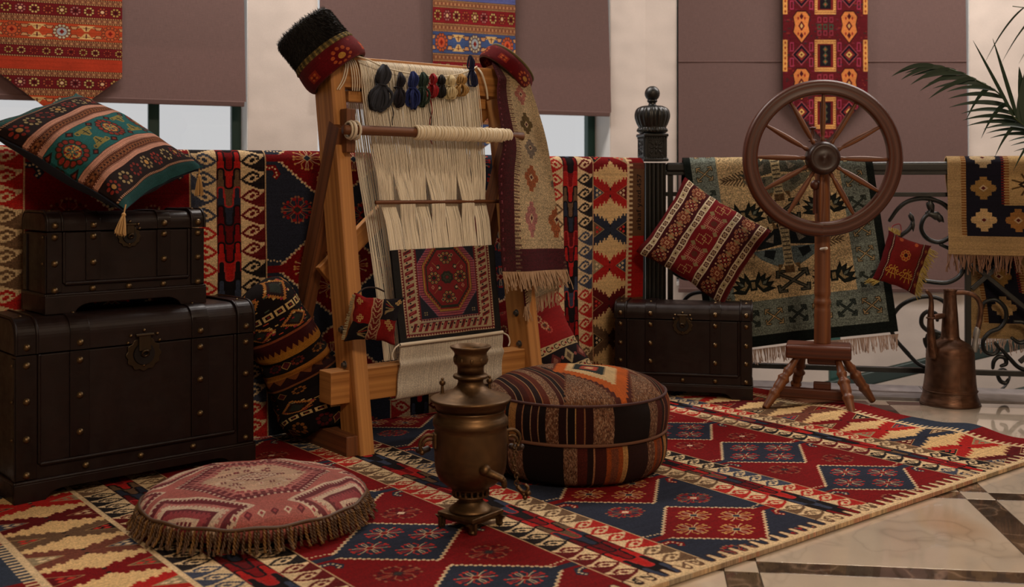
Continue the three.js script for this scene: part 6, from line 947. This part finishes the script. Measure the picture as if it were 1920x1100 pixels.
// ------------------------------------------------------------------ samovar
{
  const brassTex = fieldTex(512, (u, v) => { const a = tileN(u, v, 5), b = tileN(v, u, 21, 3), f = 1 + 0.20 * a + 0.14 * b; return [94 * f, 71 * f, 47 * f]; }, true);
  const brassRough = fieldTex(256, (u, v) => 125 + 34 * tileN(u, v, 9) + 24 * tileN(v, u, 30, 2));
  const B = new THREE.MeshStandardMaterial({ map: rep(brassTex, 2, 2), metalness: 0.9, roughness: 1, roughnessMap: rep(brassRough, 2, 2), bumpMap: rep(brassRough, 5, 5), bumpScale: 0.0004 });
  const o = thing('samovar', 'tarnished brass samovar on a square footed base in the middle of the carpet', 'samovar', at(-0.112, 0.014, 2.89), 0.1);
  part('body', lathe([[0.0, 0.098], [0.046, 0.100], [0.050, 0.107], [0.070, 0.118], [0.086, 0.132], [0.094, 0.150], [0.0975, 0.172], [0.0985, 0.20], [0.0985, 0.262], [0.0975, 0.270], [0.1015, 0.276], [0.1030, 0.284], [0.1015, 0.292], [0.094, 0.300], [0.0915, 0.306], [0.0915, 0.314], [0.0955, 0.318], [0, 0.318]], 72), B, o);
  const lidG = lathe([[0.0, 0.319], [0.094, 0.319], [0.0955, 0.327], [0.104, 0.338], [0.1095, 0.343], [0.1100, 0.347], [0.106, 0.350], [0.096, 0.352], [0.072, 0.360], [0.05, 0.370], [0.038, 0.380], [0.0345, 0.390], [0.035, 0.398], [0.046, 0.402], [0.0485, 0.406], [0.046, 0.411], [0.037, 0.414], [0, 0.414]], 72);
  part('lid', lidG, B, o);
  part('crown', lathe([[0.0, 0.413], [0.036, 0.414], [0.036, 0.430], [0.038, 0.437], [0.044, 0.440], [0.047, 0.448], [0.0465, 0.458], [0.044, 0.464], [0.044, 0.470], [0.050, 0.478], [0.0555, 0.484], [0.056, 0.488], [0.053, 0.489], [0.043, 0.480], [0.036, 0.472], [0.034, 0.440], [0, 0.436]], 64), B, o);
  for (let k = 0; k < 10; k++) { const m = part('crown_boss', put(new THREE.SphereGeometry(0.007, 10, 8), 0, 0.452, 0.0455, 0, 0, 0, [0.7, 1.1, 0.5]).rotateY(k * 0.628), B, o); }
  part('pedestal', lathe([[0, 0.044], [0.058, 0.044], [0.0585, 0.049], [0.053, 0.053], [0.050, 0.056], [0.042, 0.062], [0.034, 0.070], [0.0305, 0.077], [0.031, 0.082], [0.0445, 0.086], [0, 0.086]], 56), B, o);
  // pierced collar: posts between two rings
  const pc = [lathe([[0.041, 0.084], [0.0495, 0.084], [0.0515, 0.087], [0.0495, 0.090], [0.041, 0.090]], 48), lathe([[0.041, 0.103], [0.0495, 0.103], [0.0515, 0.106], [0.0495, 0.109], [0.041, 0.109]], 48)];
  for (let k = 0; k < 18; k++) { const g = lathe([[0, 0.088], [0.0036, 0.088], [0.0052, 0.091], [0.0024, 0.0965], [0.0052, 0.102], [0.0036, 0.105], [0, 0.105]], 10); pc.push(g.translate(0, 0, 0.0470).rotateY(k * Math.PI / 9)); }
  part('pierced_collar', merge(pc), B, o);
  part('base_plate', merge([put(new RoundedBoxGeometry(0.128, 0.012, 0.128, 2, 0.003), 0, 0.038, 0, 0, Math.PI / 4), put(new RoundedBoxGeometry(0.114, 0.012, 0.114, 2, 0.003), 0, 0.029, 0, 0, Math.PI / 4)]), B, o);
  for (let k = 0; k < 4; k++) { const a = k * Math.PI / 2, s = new THREE.Shape(); s.moveTo(-0.010, 0.03); s.lineTo(0.022, 0.03); s.quadraticCurveTo(0.008, 0.024, 0.006, 0.010); s.quadraticCurveTo(0.008, 0.004, 0.004, 0); s.lineTo(-0.007, 0); s.quadraticCurveTo(-0.012, 0.006, -0.010, 0.03); const g = []; for (const m of [0, 1]) { const e = new THREE.ExtrudeGeometry(s, { depth: 0.006, bevelEnabled: true, bevelSize: 0.001, bevelThickness: 0.001, bevelSegments: 1 }); g.push(e.rotateY(m ? -Math.PI * 0.75 : -Math.PI * 0.25).rotateY(m ? 0 : 0)); } g.push(put(new THREE.SphereGeometry(0.0085, 12, 8), 0, 0.007, 0, 0, 0, 0, [1, 0.8, 1])); const f = merge(g).rotateY(-Math.PI / 2).translate(0, 0.0, 0.080).rotateY(a); part('foot', f, B, o); }
  // side handles: bracket plates with hanging grips
  for (const s of [-1, 1]) {
    const tilt = s < 0 ? 0.5 : -0.6;   // both handles stand a little to the front
    const h = [put(new RoundedBoxGeometry(0.012, 0.042, 0.03, 2, 0.004), 0.098, 0.238, 0), tube([V(0.098, 0.250, 0), V(0.118, 0.254, 0), V(0.134, 0.244, 0), V(0.140, 0.228, 0), V(0.134, 0.212, 0)], 0.0048, 22, 8), tube([V(0.098, 0.238, 0.008), V(0.116, 0.240, 0.008), V(0.127, 0.232, 0.008), V(0.130, 0.222, 0.008)], 0.004, 18, 8), put(new THREE.SphereGeometry(0.0075, 12, 10), 0.134, 0.208, 0)];
    const g = merge(h); g.rotateY(s > 0 ? tilt * -0.3 : Math.PI + tilt * 0.35); part('handle', g, B, o);
    part('handle_grip', taperTube([V(s * 0.118, 0.205, -0.01), V(s * 0.132, 0.202, 0.0), V(s * 0.142, 0.206, 0.008)], 0.0085, 12, 10).rotateY(s > 0 ? 0.2 : -0.15), std('#2a1a12', 0.5), o, 'dark wooden handle grip');
  }
  part('spigot', merge([taperTube([V(0.03, 0.172, 0.090), V(0.042, 0.169, 0.102), V(0.058, 0.163, 0.108), V(0.074, 0.156, 0.110)], (t) => 0.0125 - 0.003 * t, 24, 12), put(new THREE.SphereGeometry(0.0155, 18, 12), 0.032, 0.176, 0.098), taperTube([V(0.074, 0.156, 0.110), V(0.080, 0.150, 0.110), V(0.081, 0.138, 0.110)], 0.008, 12, 10)]), B, o);
  const chain = []; for (let k = 0; k < 12; k++) chain.push(put(new THREE.TorusGeometry(0.0058, 0.0017, 6, 12), 0.116 + 0.004 * Math.sin(k * 0.8), 0.228 - k * 0.0088, 0.02 + 0.004 * k, 0, k % 2 ? 0 : Math.PI / 2, 0, [1, 1.25, 1]));
  part('tap_chain', merge(chain), B, o);
  part('tap_key', merge([tube([V(0.120, 0.128, 0.085), V(0.128, 0.118, 0.09), V(0.140, 0.116, 0.094), V(0.146, 0.126, 0.094), V(0.138, 0.134, 0.09)], 0.0045, 22, 8, false), put(new THREE.SphereGeometry(0.008, 12, 10), 0.146, 0.112, 0.094), put(new THREE.SphereGeometry(0.007, 12, 10), 0.138, 0.100, 0.09), taperTube([V(0.120, 0.125, 0.085), V(0.135, 0.108, 0.09)], 0.006, 10, 8)]), B, o);
  for (const [a, h] of [[2.75, 1], [0.85, 1]]) { const x = Math.cos(a) * 0.082, z = -Math.sin(a) * 0.05; part('lid_knob', merge([put(new THREE.CylinderGeometry(0.004, 0.0055, 0.024, 10), x, 0.366, z), put(new THREE.SphereGeometry(0.0088, 14, 10), x, 0.386, z), put(new THREE.CylinderGeometry(0.008, 0.008, 0.003, 12), x, 0.357, z), put(new THREE.SphereGeometry(0.0045, 10, 8), x, 0.396, z)]), B, o); }
}
// ------------------------------------------------------------------ cushions
// orients a cushion by its two edge directions (x across, y up the pattern)
function orient(o, ex, ey) { const z = ex.clone().cross(ey).normalize(), x = ex.clone().normalize(), y = z.clone().cross(x); o.quaternion.setFromRotationMatrix(new THREE.Matrix4().makeBasis(x, y, z)); }
function tassel(parent, x, y, z, len, down, hex = '#b58d58') {   // hangs along the world direction given in the cushion's own axes
  const R = rngOf(Math.round(x * 1000) + 7), g = [], d = down.clone().normalize(), p0 = V(x, y, z), side = V(0, 0, 1).cross(d).normalize(), back = d.clone().cross(side);
  const neck = p0.clone().addScaledVector(d, len * 0.34);
  for (let k = 0; k < 46; k++) { const a = R() * 6.283, r = 0.013 * Math.sqrt(R()); g.push(new THREE.TubeGeometry(new THREE.CatmullRomCurve3([neck.clone().addScaledVector(side, Math.cos(a) * 0.003).addScaledVector(back, Math.sin(a) * 0.003), neck.clone().addScaledVector(d, len * 0.25).addScaledVector(side, Math.cos(a) * r * 0.75).addScaledVector(back, Math.sin(a) * r * 0.75), neck.clone().addScaledVector(d, len * (0.6 + 0.08 * R())).addScaledVector(side, Math.cos(a) * r * (1.1 + 0.3 * R())).addScaledVector(back, Math.sin(a) * r)]), 5, 0.0011, 4)); }
  g.push(tube([p0, p0.clone().addScaledVector(d, len * 0.18), neck], 0.0022, 8, 6), new THREE.SphereGeometry(0.0065, 12, 10).translate(neck.x, neck.y, neck.z));
  part('tassel', merge(g), std(hex, 0.9), parent, 'pale gold tassel');
}
{
  const ex = V(0.096, 0.126, -0.41), ey = V(-0.396, 0.259, -0.10), c = V(-1.319, 1.056, -3.405), o = thing('cushion', 'turquoise and brown striped cushion with gold tassels lying on the stacked trunks', 'cushion', c);
  orient(o, ex, ey);
  part('cover', cushionGeo(0.475, 0.51, 0.17, { ear: 0.09, seed: 2 }), clothMat(turquoisePillow(), { rx: 110, ry: 110, bump: 0.0016 }), o);
  const back = cushionGeo(0.470, 0.505, 0.17, { ear: 0.09, seed: 2 });
  const g = new THREE.BufferGeometry(); for (const k of ['position', 'normal', 'uv']) g.setAttribute(k, new THREE.BufferAttribute(back.attributes[k].array.slice(back.attributes[k].itemSize * 0), back.attributes[k].itemSize)); g.scale(0.995, 0.995, 1).translate(0, 0, -0.012);
  part('back_cover', g, std('#151b2a', 0.95), o, 'plain navy back cloth');
  const inv = o.quaternion.clone().invert(), down = V(0, -1, 0).applyQuaternion(inv), near = V(0, -0.9, 0.5).normalize().applyQuaternion(inv);
  tassel(o, -0.228, -0.246, 0.012, 0.10, near); tassel(o, 0.228, -0.244, 0.0, 0.10, down);
}
{
  const ex = V(0.564, 0.826, -0.12), ey = V(-0.80, 0.564, -0.24), o = thing('cushion', 'red cushion with cream ladder ribbons balanced on one corner on the lone trunk', 'cushion', V(0.862, 0.684, -4.80));
  orient(o, ex, ey);
  part('cover', cushionGeo(0.41, 0.455, 0.13, { ear: 0.07, seed: 5 }), clothMat(ribbonPillow(), { rx: 110, ry: 110, bump: 0.0016 }), o);
  const edge = []; for (let k = 0; k <= 40; k++) edge.push(V(-0.20 + 0.40 * k / 40, -0.222 + 0.013 * Math.sin(Math.PI * k / 40), 0)); part('piping', tube(edge, 0.004, 60, 6), std('#5a1616', 0.9), o);
}
{
  const ex = V(83, -31, 12), ey = V(37, 95, -14), o = thing('small_cushion', 'small dark red cushion with yellow fringe hung from the iron scrolls beside the ewer', 'cushion', V(1.722, 0.593, -4.715));
  orient(o, ex, ey);
  part('cover', cushionGeo(0.195, 0.235, 0.065, { ear: 0.10, seed: 7, wob: 0.004 }), clothMat(smallRedPillow(), { rx: 60, ry: 60, bump: 0.0014 }), o);
  const R = rngOf(8), roots = []; for (let k = 0; k < 110; k++) { const t = k / 109; roots.push([V(0.092 - 0.006 * Math.sin(Math.PI * t), -0.105 + 0.21 * t, 0), V(1, -0.5 + 0.9 * (R() - 0.5), 0.7 * (R() - 0.5)).normalize(), 0.034]); } for (let k = 0; k < 26; k++) { roots.push([V(-0.092 + 0.03 * k / 26, -0.112, 0), V(-0.8, -0.6 + 0.6 * (R() - 0.5), 0.5 * (R() - 0.5)).normalize(), 0.034], [V(-0.092 + 0.05 * k / 26, 0.112, 0), V(-0.2, 1, 0.6 * (R() - 0.5)).normalize(), 0.022]); }
  stuff(part('fringe', fringeGeo(roots, { seed: 12, r: 0.0016, curl: 0.4 }), std('#a58f4c', 0.9), o));
  part('hanging_loop', tube([V(-0.07, 0.105, 0), V(-0.085, 0.14, -0.01), V(-0.055, 0.165, -0.02), V(-0.04, 0.13, -0.02), V(-0.06, 0.106, 0)], 0.0025, 24, 6), std('#7d2a34', 0.9), o);
}
{
  const o = thing('small_cushion', 'tiny red and black patterned cushion tied to the left post of the loom', 'cushion', toLoom(0.005, 0.470, 0.035));
  o.rotation.set(-0.08, 0.25, -0.09);
  const g = cushionGeo(0.175, 0.165, 0.075, { ear: 0.16, seed: 11, wob: 0.005 }), p = g.attributes.position; for (let i = 0; i < p.count; i++) p.setX(i, p.getX(i) + 0.11 * p.getY(i)); g.computeVertexNormals();
  part('cover', g, clothMat(tinyLoomPillow(), { rx: 50, ry: 50, bump: 0.0014 }), o);
  const R = rngOf(18), roots = []; for (let k = 0; k < 60; k++) roots.push([V(-0.083 - 0.011 * (1 - k / 59 * 2), -0.075 + 0.15 * k / 59, 0), V(-1, 0.5 * (R() - 0.5), R() - 0.5).normalize(), 0.012]); stuff(part('fringe', fringeGeo(roots, { seed: 13, r: 0.0016 }), std('#8d7d5c', 0.9), o));
  part('hanging_loop', tube([V(-0.07, 0.075, 0), V(-0.04, 0.10, -0.035), V(0.0, 0.105, -0.05), V(0.03, 0.095, -0.04)], 0.003, 20, 6), std('#2a1a16', 0.9), o);
}
{
  const ex = V(0.90, 0.42, -0.2), ey = V(-0.40, 0.86, -0.30), o = thing('floor_cushion', 'red flowered floor cushion with black and cream bands leaning behind the striped pouf', 'cushion', V(0.075, 0.235, -4.40));
  orient(o, ex, ey);
  part('cover', cushionGeo(0.44, 0.46, 0.15, { ear: 0.08, seed: 13 }), clothMat(redStripeCushion(), { rx: 90, ry: 90, bump: 0.0015 }), o);
}
{
  // slumped bolster: a soft tube with creases where its bands fold
  const o = thing('bolster', 'dark patterned bolster slumped between the largest trunk and the loom', 'bolster', V(-0.775, 0.0, -3.80));
  const c = new THREE.CatmullRomCurve3([V(0.11, 0.055, 0.03), V(0.075, 0.15, -0.01), V(0.02, 0.27, -0.01), V(-0.04, 0.40, 0.02), V(-0.095, 0.51, 0.04), V(-0.145, 0.575, 0.05)]), n = 90, m = 64, p = [], uv = [], idx = [];
  const fr = c.computeFrenetFrames(n, false), crease = [0.30, 0.44, 0.545, 0.70];
  for (let i = 0; i <= n; i++) {
    const t = i / n, q = c.getPointAt(t), cap = Math.pow(Math.max(0, 1 - Math.pow(Math.abs(2 * t - 1), 9)), 0.5), tan = c.getTangentAt(t), sx = V(1, 0, 0).addScaledVector(tan, -tan.x).normalize(), sz = tan.clone().cross(sx).normalize();
    for (let j = 0; j <= m; j++) { const a = j / m * 2 * Math.PI; let r = (0.128 + 0.012 * Math.sin(t * 5 + 1)) * cap; crease.forEach((k, w) => r -= 0.016 * cap * Math.exp(-Math.pow((t - k + 0.02 * Math.sin(a + w)) / 0.018, 2)) * (0.5 + 0.5 * Math.sin(a * 1 + w * 1.3 + 0.8))); r *= 1 + 0.07 * N3(Math.cos(a) * 1.5, Math.sin(a) * 1.5, t * 6) + 0.03 * N3(Math.cos(a) * 4, Math.sin(a) * 4, t * 14); const v = q.clone().addScaledVector(sx, Math.cos(a) * r * 1.02).addScaledVector(sz, Math.sin(a) * r * 0.86); v.y = Math.max(0.016 + 0.002 * Math.sin(j), v.y); { const w = v.clone().add(o.position).sub(LOOM).applyAxisAngle(V(0, 1, 0), -TH), near = Math.abs(w.x + 0.036); if (w.z < 0.0 && w.z > -0.76) v.y = Math.max(v.y, 0.094 * (1 - smooth(0.045, 0.085, near))); } p.push(v.x, v.y, v.z); uv.push(j / m * 1.0, t); }
  }
  for (let i = 0; i < n; i++) for (let j = 0; j < m; j++) { const a = i * (m + 1) + j; idx.push(a, a + m + 1, a + 1, a + 1, a + m + 1, a + m + 2); }
  const g = new THREE.BufferGeometry(); g.setAttribute('position', new THREE.Float32BufferAttribute(p, 3)); g.setAttribute('uv', new THREE.Float32BufferAttribute(uv, 2)); g.setIndex(idx); g.computeVertexNormals();
  part('cover', g, clothMat(darkBolster(), { rx: 100, ry: 150, bump: 0.0018 }), o);
}
// ------------------------------------------------------------------ round things on the carpet
const planarUV = (g, r) => { const p = g.attributes.position, u = g.attributes.uv; for (let i = 0; i < p.count; i++) u.setXY(i, 0.5 + p.getX(i) / (2 * r), 0.5 - p.getZ(i) / (2 * r)); return g; };
{
  const o = thing('round_cushion', 'flat round pink kilim floor cushion with a thick bronze rope fringe', 'cushion', at(-0.712, 0.014, 2.955), 0.42), r = 0.305;
  const top = latheCurve([[0.0, 0.118], [0.08, 0.117], [0.16, 0.113], [0.235, 0.104], [0.280, 0.090], [0.302, 0.066], [0.300, 0.042], [0.27, 0.022], [0.2, 0.008], [0, 0.006]], 96, 6), p = top.attributes.position;
  for (let i = 0; i < p.count; i++) { const x = p.getX(i), z = p.getZ(i), q = Math.hypot(x, z), w = 1 + 0.014 * N3(x * 7, z * 7, 3); p.setX(i, x * w); p.setZ(i, z * w); p.setY(i, Math.max(0.002, p.getY(i) * (1 + 0.06 * N3(x * 6, z * 6, 8) + 0.04 * N3(x * 15, z * 15, 2)) - 0.004 * Math.exp(-Math.pow((q - 0.235) / 0.02, 2)))); }
  top.computeVertexNormals(); part('cover', planarUV(top, 0.335), clothMat(pinkRound(), { rx: 120, ry: 120, bump: 0.0022, rough: 0.9, sheen: 0.5 }), o);
  // twisted rope tassels all round, hanging to the carpet and spreading
  const R = rngOf(4), g = [], g2 = [], n = 168;
  for (let k = 0; k < n; k++) {
    const a = k / n * 2 * Math.PI + 0.01 * (R() - 0.5), r0 = 0.300, y0 = 0.064 + 0.006 * R(), out = 0.018 + 0.020 * R(), sway = 0.05 * (R() - 0.5), P = (rr, y, da) => V(Math.cos(a + da) * rr, y, Math.sin(a + da) * rr);
    const path = [P(r0 - 0.006, y0, 0), P(r0 + 0.011, y0 - 0.012, sway * 0.2), P(r0 + 0.017, 0.036, sway * 0.5), P(r0 + out, 0.010 + 0.004 * R(), sway)], c = new THREE.CatmullRomCurve3(path);
    for (const ph of [0, Math.PI]) { const q = []; for (let i = 0; i <= 15; i++) { const t = i / 15, m = c.getPoint(t), b = ph + t * 22; const rad = V(Math.cos(a), 0, Math.sin(a)), tan = V(-Math.sin(a), 0, Math.cos(a)); q.push(m.addScaledVector(tan, Math.cos(b) * 0.0026).addScaledVector(rad, Math.sin(b) * 0.0026)); } (k % 3 ? g : g2).push(new THREE.TubeGeometry(new THREE.CatmullRomCurve3(q), 18, 0.0023, 4, false)); }
  }
  const ropeMat = (hex) => new THREE.MeshPhysicalMaterial({ color: hex, roughness: 0.55, sheen: 0.6, sheenColor: new THREE.Color('#a8823c'), sheenRoughness: 0.4 });
  stuff(part('rope_fringe', merge(g), ropeMat('#4a3018'), o)); stuff(part('rope_fringe', merge(g2), ropeMat('#6d4a1c'), o));
  const hd = []; for (let k = 0; k <= 96; k++) { const a = k / 96 * 2 * Math.PI; hd.push(V(Math.cos(a) * 0.303, 0.066 + 0.002 * Math.sin(k), Math.sin(a) * 0.303)); } part('fringe_heading', tube(hd, 0.005, 160, 6), ropeMat('#4a3018'), o);
}
{
  const o = thing('pouf', 'low round striped kilim pouf in brown, orange and black wool', 'pouf', at(0.212, 0.014, 3.49), 0.30); o.scale.set(1.02, 1.05, 1.02);
  const ringSide = (pts, mat, name, rot) => { const g = latheCurve(pts, 96, 6), p = g.attributes.position, u = g.attributes.uv; for (let i = 0; i < p.count; i++) { const x = p.getX(i), y = p.getY(i), z = p.getZ(i), w = 1 + 0.010 * N3(x * 5, y * 9, z * 5) + 0.006 * N3(x * 16, y * 16, z * 16); p.setX(i, x * w); p.setZ(i, z * w); u.setX(i, u.getX(i)); } g.computeVertexNormals(); return part(name, g.rotateY(rot), mat, o); };
  const s1 = clothMat(poufSide(21), { rx: 220, ry: 24, bump: 0.002 }), s2 = clothMat(poufSide(14), { rx: 220, ry: 24, bump: 0.002 });
  ringSide([[0.235, 0.006], [0.262, 0.018], [0.282, 0.05], [0.289, 0.09], [0.286, 0.122], [0.280, 0.131]], s1, 'lower_side', -2.35);
  ringSide([[0.280, 0.131], [0.289, 0.142], [0.2955, 0.175], [0.2945, 0.215], [0.286, 0.240], [0.279, 0.247]], s2, 'upper_side', -1.37);
  const top = latheCurve([[0.281, 0.245], [0.268, 0.262], [0.235, 0.280], [0.17, 0.296], [0.09, 0.304], [0, 0.305]], 96, 6), p = top.attributes.position; for (let i = 0; i < p.count; i++) p.setY(i, p.getY(i) + 0.006 * N3(p.getX(i) * 7, p.getZ(i) * 7, 5)); 
  top.computeVertexNormals(); part('top', planarUV(top, 0.30), clothMat(poufTop(), { rx: 120, ry: 120, bump: 0.002 }), o);
  const seam = (r, y, rad, hex) => { const q = []; for (let k = 0; k <= 96; k++) { const a = k / 96 * 2 * Math.PI; q.push(V(Math.cos(a) * r * (1 + 0.010 * N3(Math.cos(a) * r * 5, y * 9, Math.sin(a) * r * 5)), y, Math.sin(a) * r * (1 + 0.010 * N3(Math.cos(a) * r * 5, y * 9, Math.sin(a) * r * 5)))); } part('seam_cord', tube(q, rad, 200, 6), std(hex, 0.9), o); };
  seam(0.2855, 0.133, 0.0055, '#5d3a26'); seam(0.284, 0.245, 0.0045, '#3a1a14');
  part('base_cloth', lathe([[0, 0.004], [0.2, 0.004], [0.238, 0.008], [0.25, 0.016]], 64), std('#2a1410', 0.95), o);
}
// ------------------------------------------------------------------ palm whose fronds reach in from the right
{
  const o = thing('potted_palm', 'green palm reaching in from the right edge above the railing', 'plant', at(2.83, 0.0, 4.42));
  const leafMat = new THREE.MeshPhysicalMaterial({ color: '#1d3422', roughness: 0.55, transmission: 0.12, thickness: 0, side: THREE.DoubleSide }), stemMat = std('#3a4a24', 0.6);
  part('pot', latheCurve([[0, 0.0], [0.15, 0.0], [0.16, 0.01], [0.19, 0.2], [0.205, 0.36], [0.215, 0.37], [0.21, 0.39], [0.19, 0.388], [0.18, 0.34], [0, 0.33]], 40, 4), std('#6a4330', 0.7), o);
  // pointed folded leaflet from base b along direction d, drooping
  const leaflet = (b, d, len, w, droop, roll) => { const fn = (s, t) => { const x = (s - 0.5) * 2, q = b.clone().addScaledVector(d, len * t).add(V(0, -droop * len * t * t, 0)), ww = w * Math.pow(Math.sin(Math.PI * Math.pow(clamp(t * 0.96 + 0.035, 0, 1), 0.62)), 0.8), sd = d.clone().cross(V(Math.sin(roll), 0.15, Math.cos(roll))).normalize(); return q.addScaledVector(sd, x * ww).add(V(0, -Math.abs(x) * ww * 0.35 * -1, 0)); }; return sheet(fn, 4, 14, 0.0008); };
  const frond = (pts, leaves) => {
    const c = new THREE.CatmullRomCurve3(pts), g = new THREE.Group(); g.name = 'frond'; o.add(g); part('stem', taperTube(pts, (t) => 0.0075 - 0.0055 * t, 50, 8), stemMat, g);
    for (const [t, dir, len, w, droop, roll] of leaves) part('leaflet', leaflet(c.getPointAt(t), V(...dir).normalize(), len, w, droop, roll), leafMat, g);
  };
  const L1 = [];   // main frond: upper leaflets sweep along the stem, lower ones hang and curl
  for (let k = 0; k < 18; k++) { const t = 0.50 + k * 0.027; L1.push([t, [-1, 0.62 - k * 0.034, 0.16 * (k % 3 - 1)], 0.36 - k * 0.012, 0.0125 - k * 0.0002, 0.40 - k * 0.012, 0.3 + 0.3 * (k % 3)]); }
  for (let k = 0; k < 6; k++) { const t = 0.52 + k * 0.058; L1.push([t, [-0.80, -0.12 - 0.02 * k, 0.2], 0.165 - k * 0.008, 0.0105, 0.85, 0.9]); }
  for (let k = 0; k < 5; k++) { const t = 0.86 + k * 0.03; L1.push([t, [-1, -0.20 + 0.03 * k, 0.12], 0.20 - k * 0.012, 0.0095, 0.25, 0.7]); }
  frond([V(0, 0.36, 0), V(-0.10, 0.75, 0.01), V(-0.42, 1.03, 0.0), V(-0.71, 1.205, -0.02), V(-0.80, 1.315, -0.02), V(-0.885, 1.37, -0.03), V(-0.97, 1.412, -0.04), V(-1.06, 1.435, -0.05), V(-1.13, 1.44, -0.05)], L1);
  frond([V(0, 0.36, 0), V(-0.14, 0.8, 0.02), V(-0.50, 1.08, 0.03), V(-0.72, 1.18, 0.03), V(-0.785, 1.235, 0.03)], [[0.93, [-0.10, 1, 0], 0.25, 0.020, 0.02, 0.1], [0.95, [0.10, 1, 0.05], 0.24, 0.021, 0.02, -0.1], [0.96, [-0.30, 1, 0], 0.36, 0.010, 0.02, 0.2], [0.98, [-0.52, 1, 0], 0.36, 0.009, 0.02, 0.3], [0.92, [0.22, 1, 0.1], 0.17, 0.017, 0.06, -0.3]]);
  const L3 = []; for (let k = 0; k < 9; k++) L3.push([0.62 + k * 0.044, [-0.8, -0.25 - 0.05 * k, -0.1], 0.22, 0.0045, 0.5, 0.4]);
  frond([V(0, 0.36, 0), V(0.02, 0.9, -0.1), V(-0.1, 1.40, -0.25), V(-0.30, 1.70, -0.4), V(-0.52, 1.76, -0.5)], L3);
  const L4 = []; for (let k = 0; k < 16; k++) L4.push([0.4 + k * 0.037, [0.5, k % 2 ? 0.4 : -0.2, k % 2 ? 0.6 : -0.4], 0.24, 0.012, 0.4, k]);
  frond([V(0, 0.36, 0), V(0.1, 0.9, 0.1), V(0.3, 1.3, 0.2), V(0.55, 1.45, 0.3)], L4);
}
renderer.render(scene, camera);
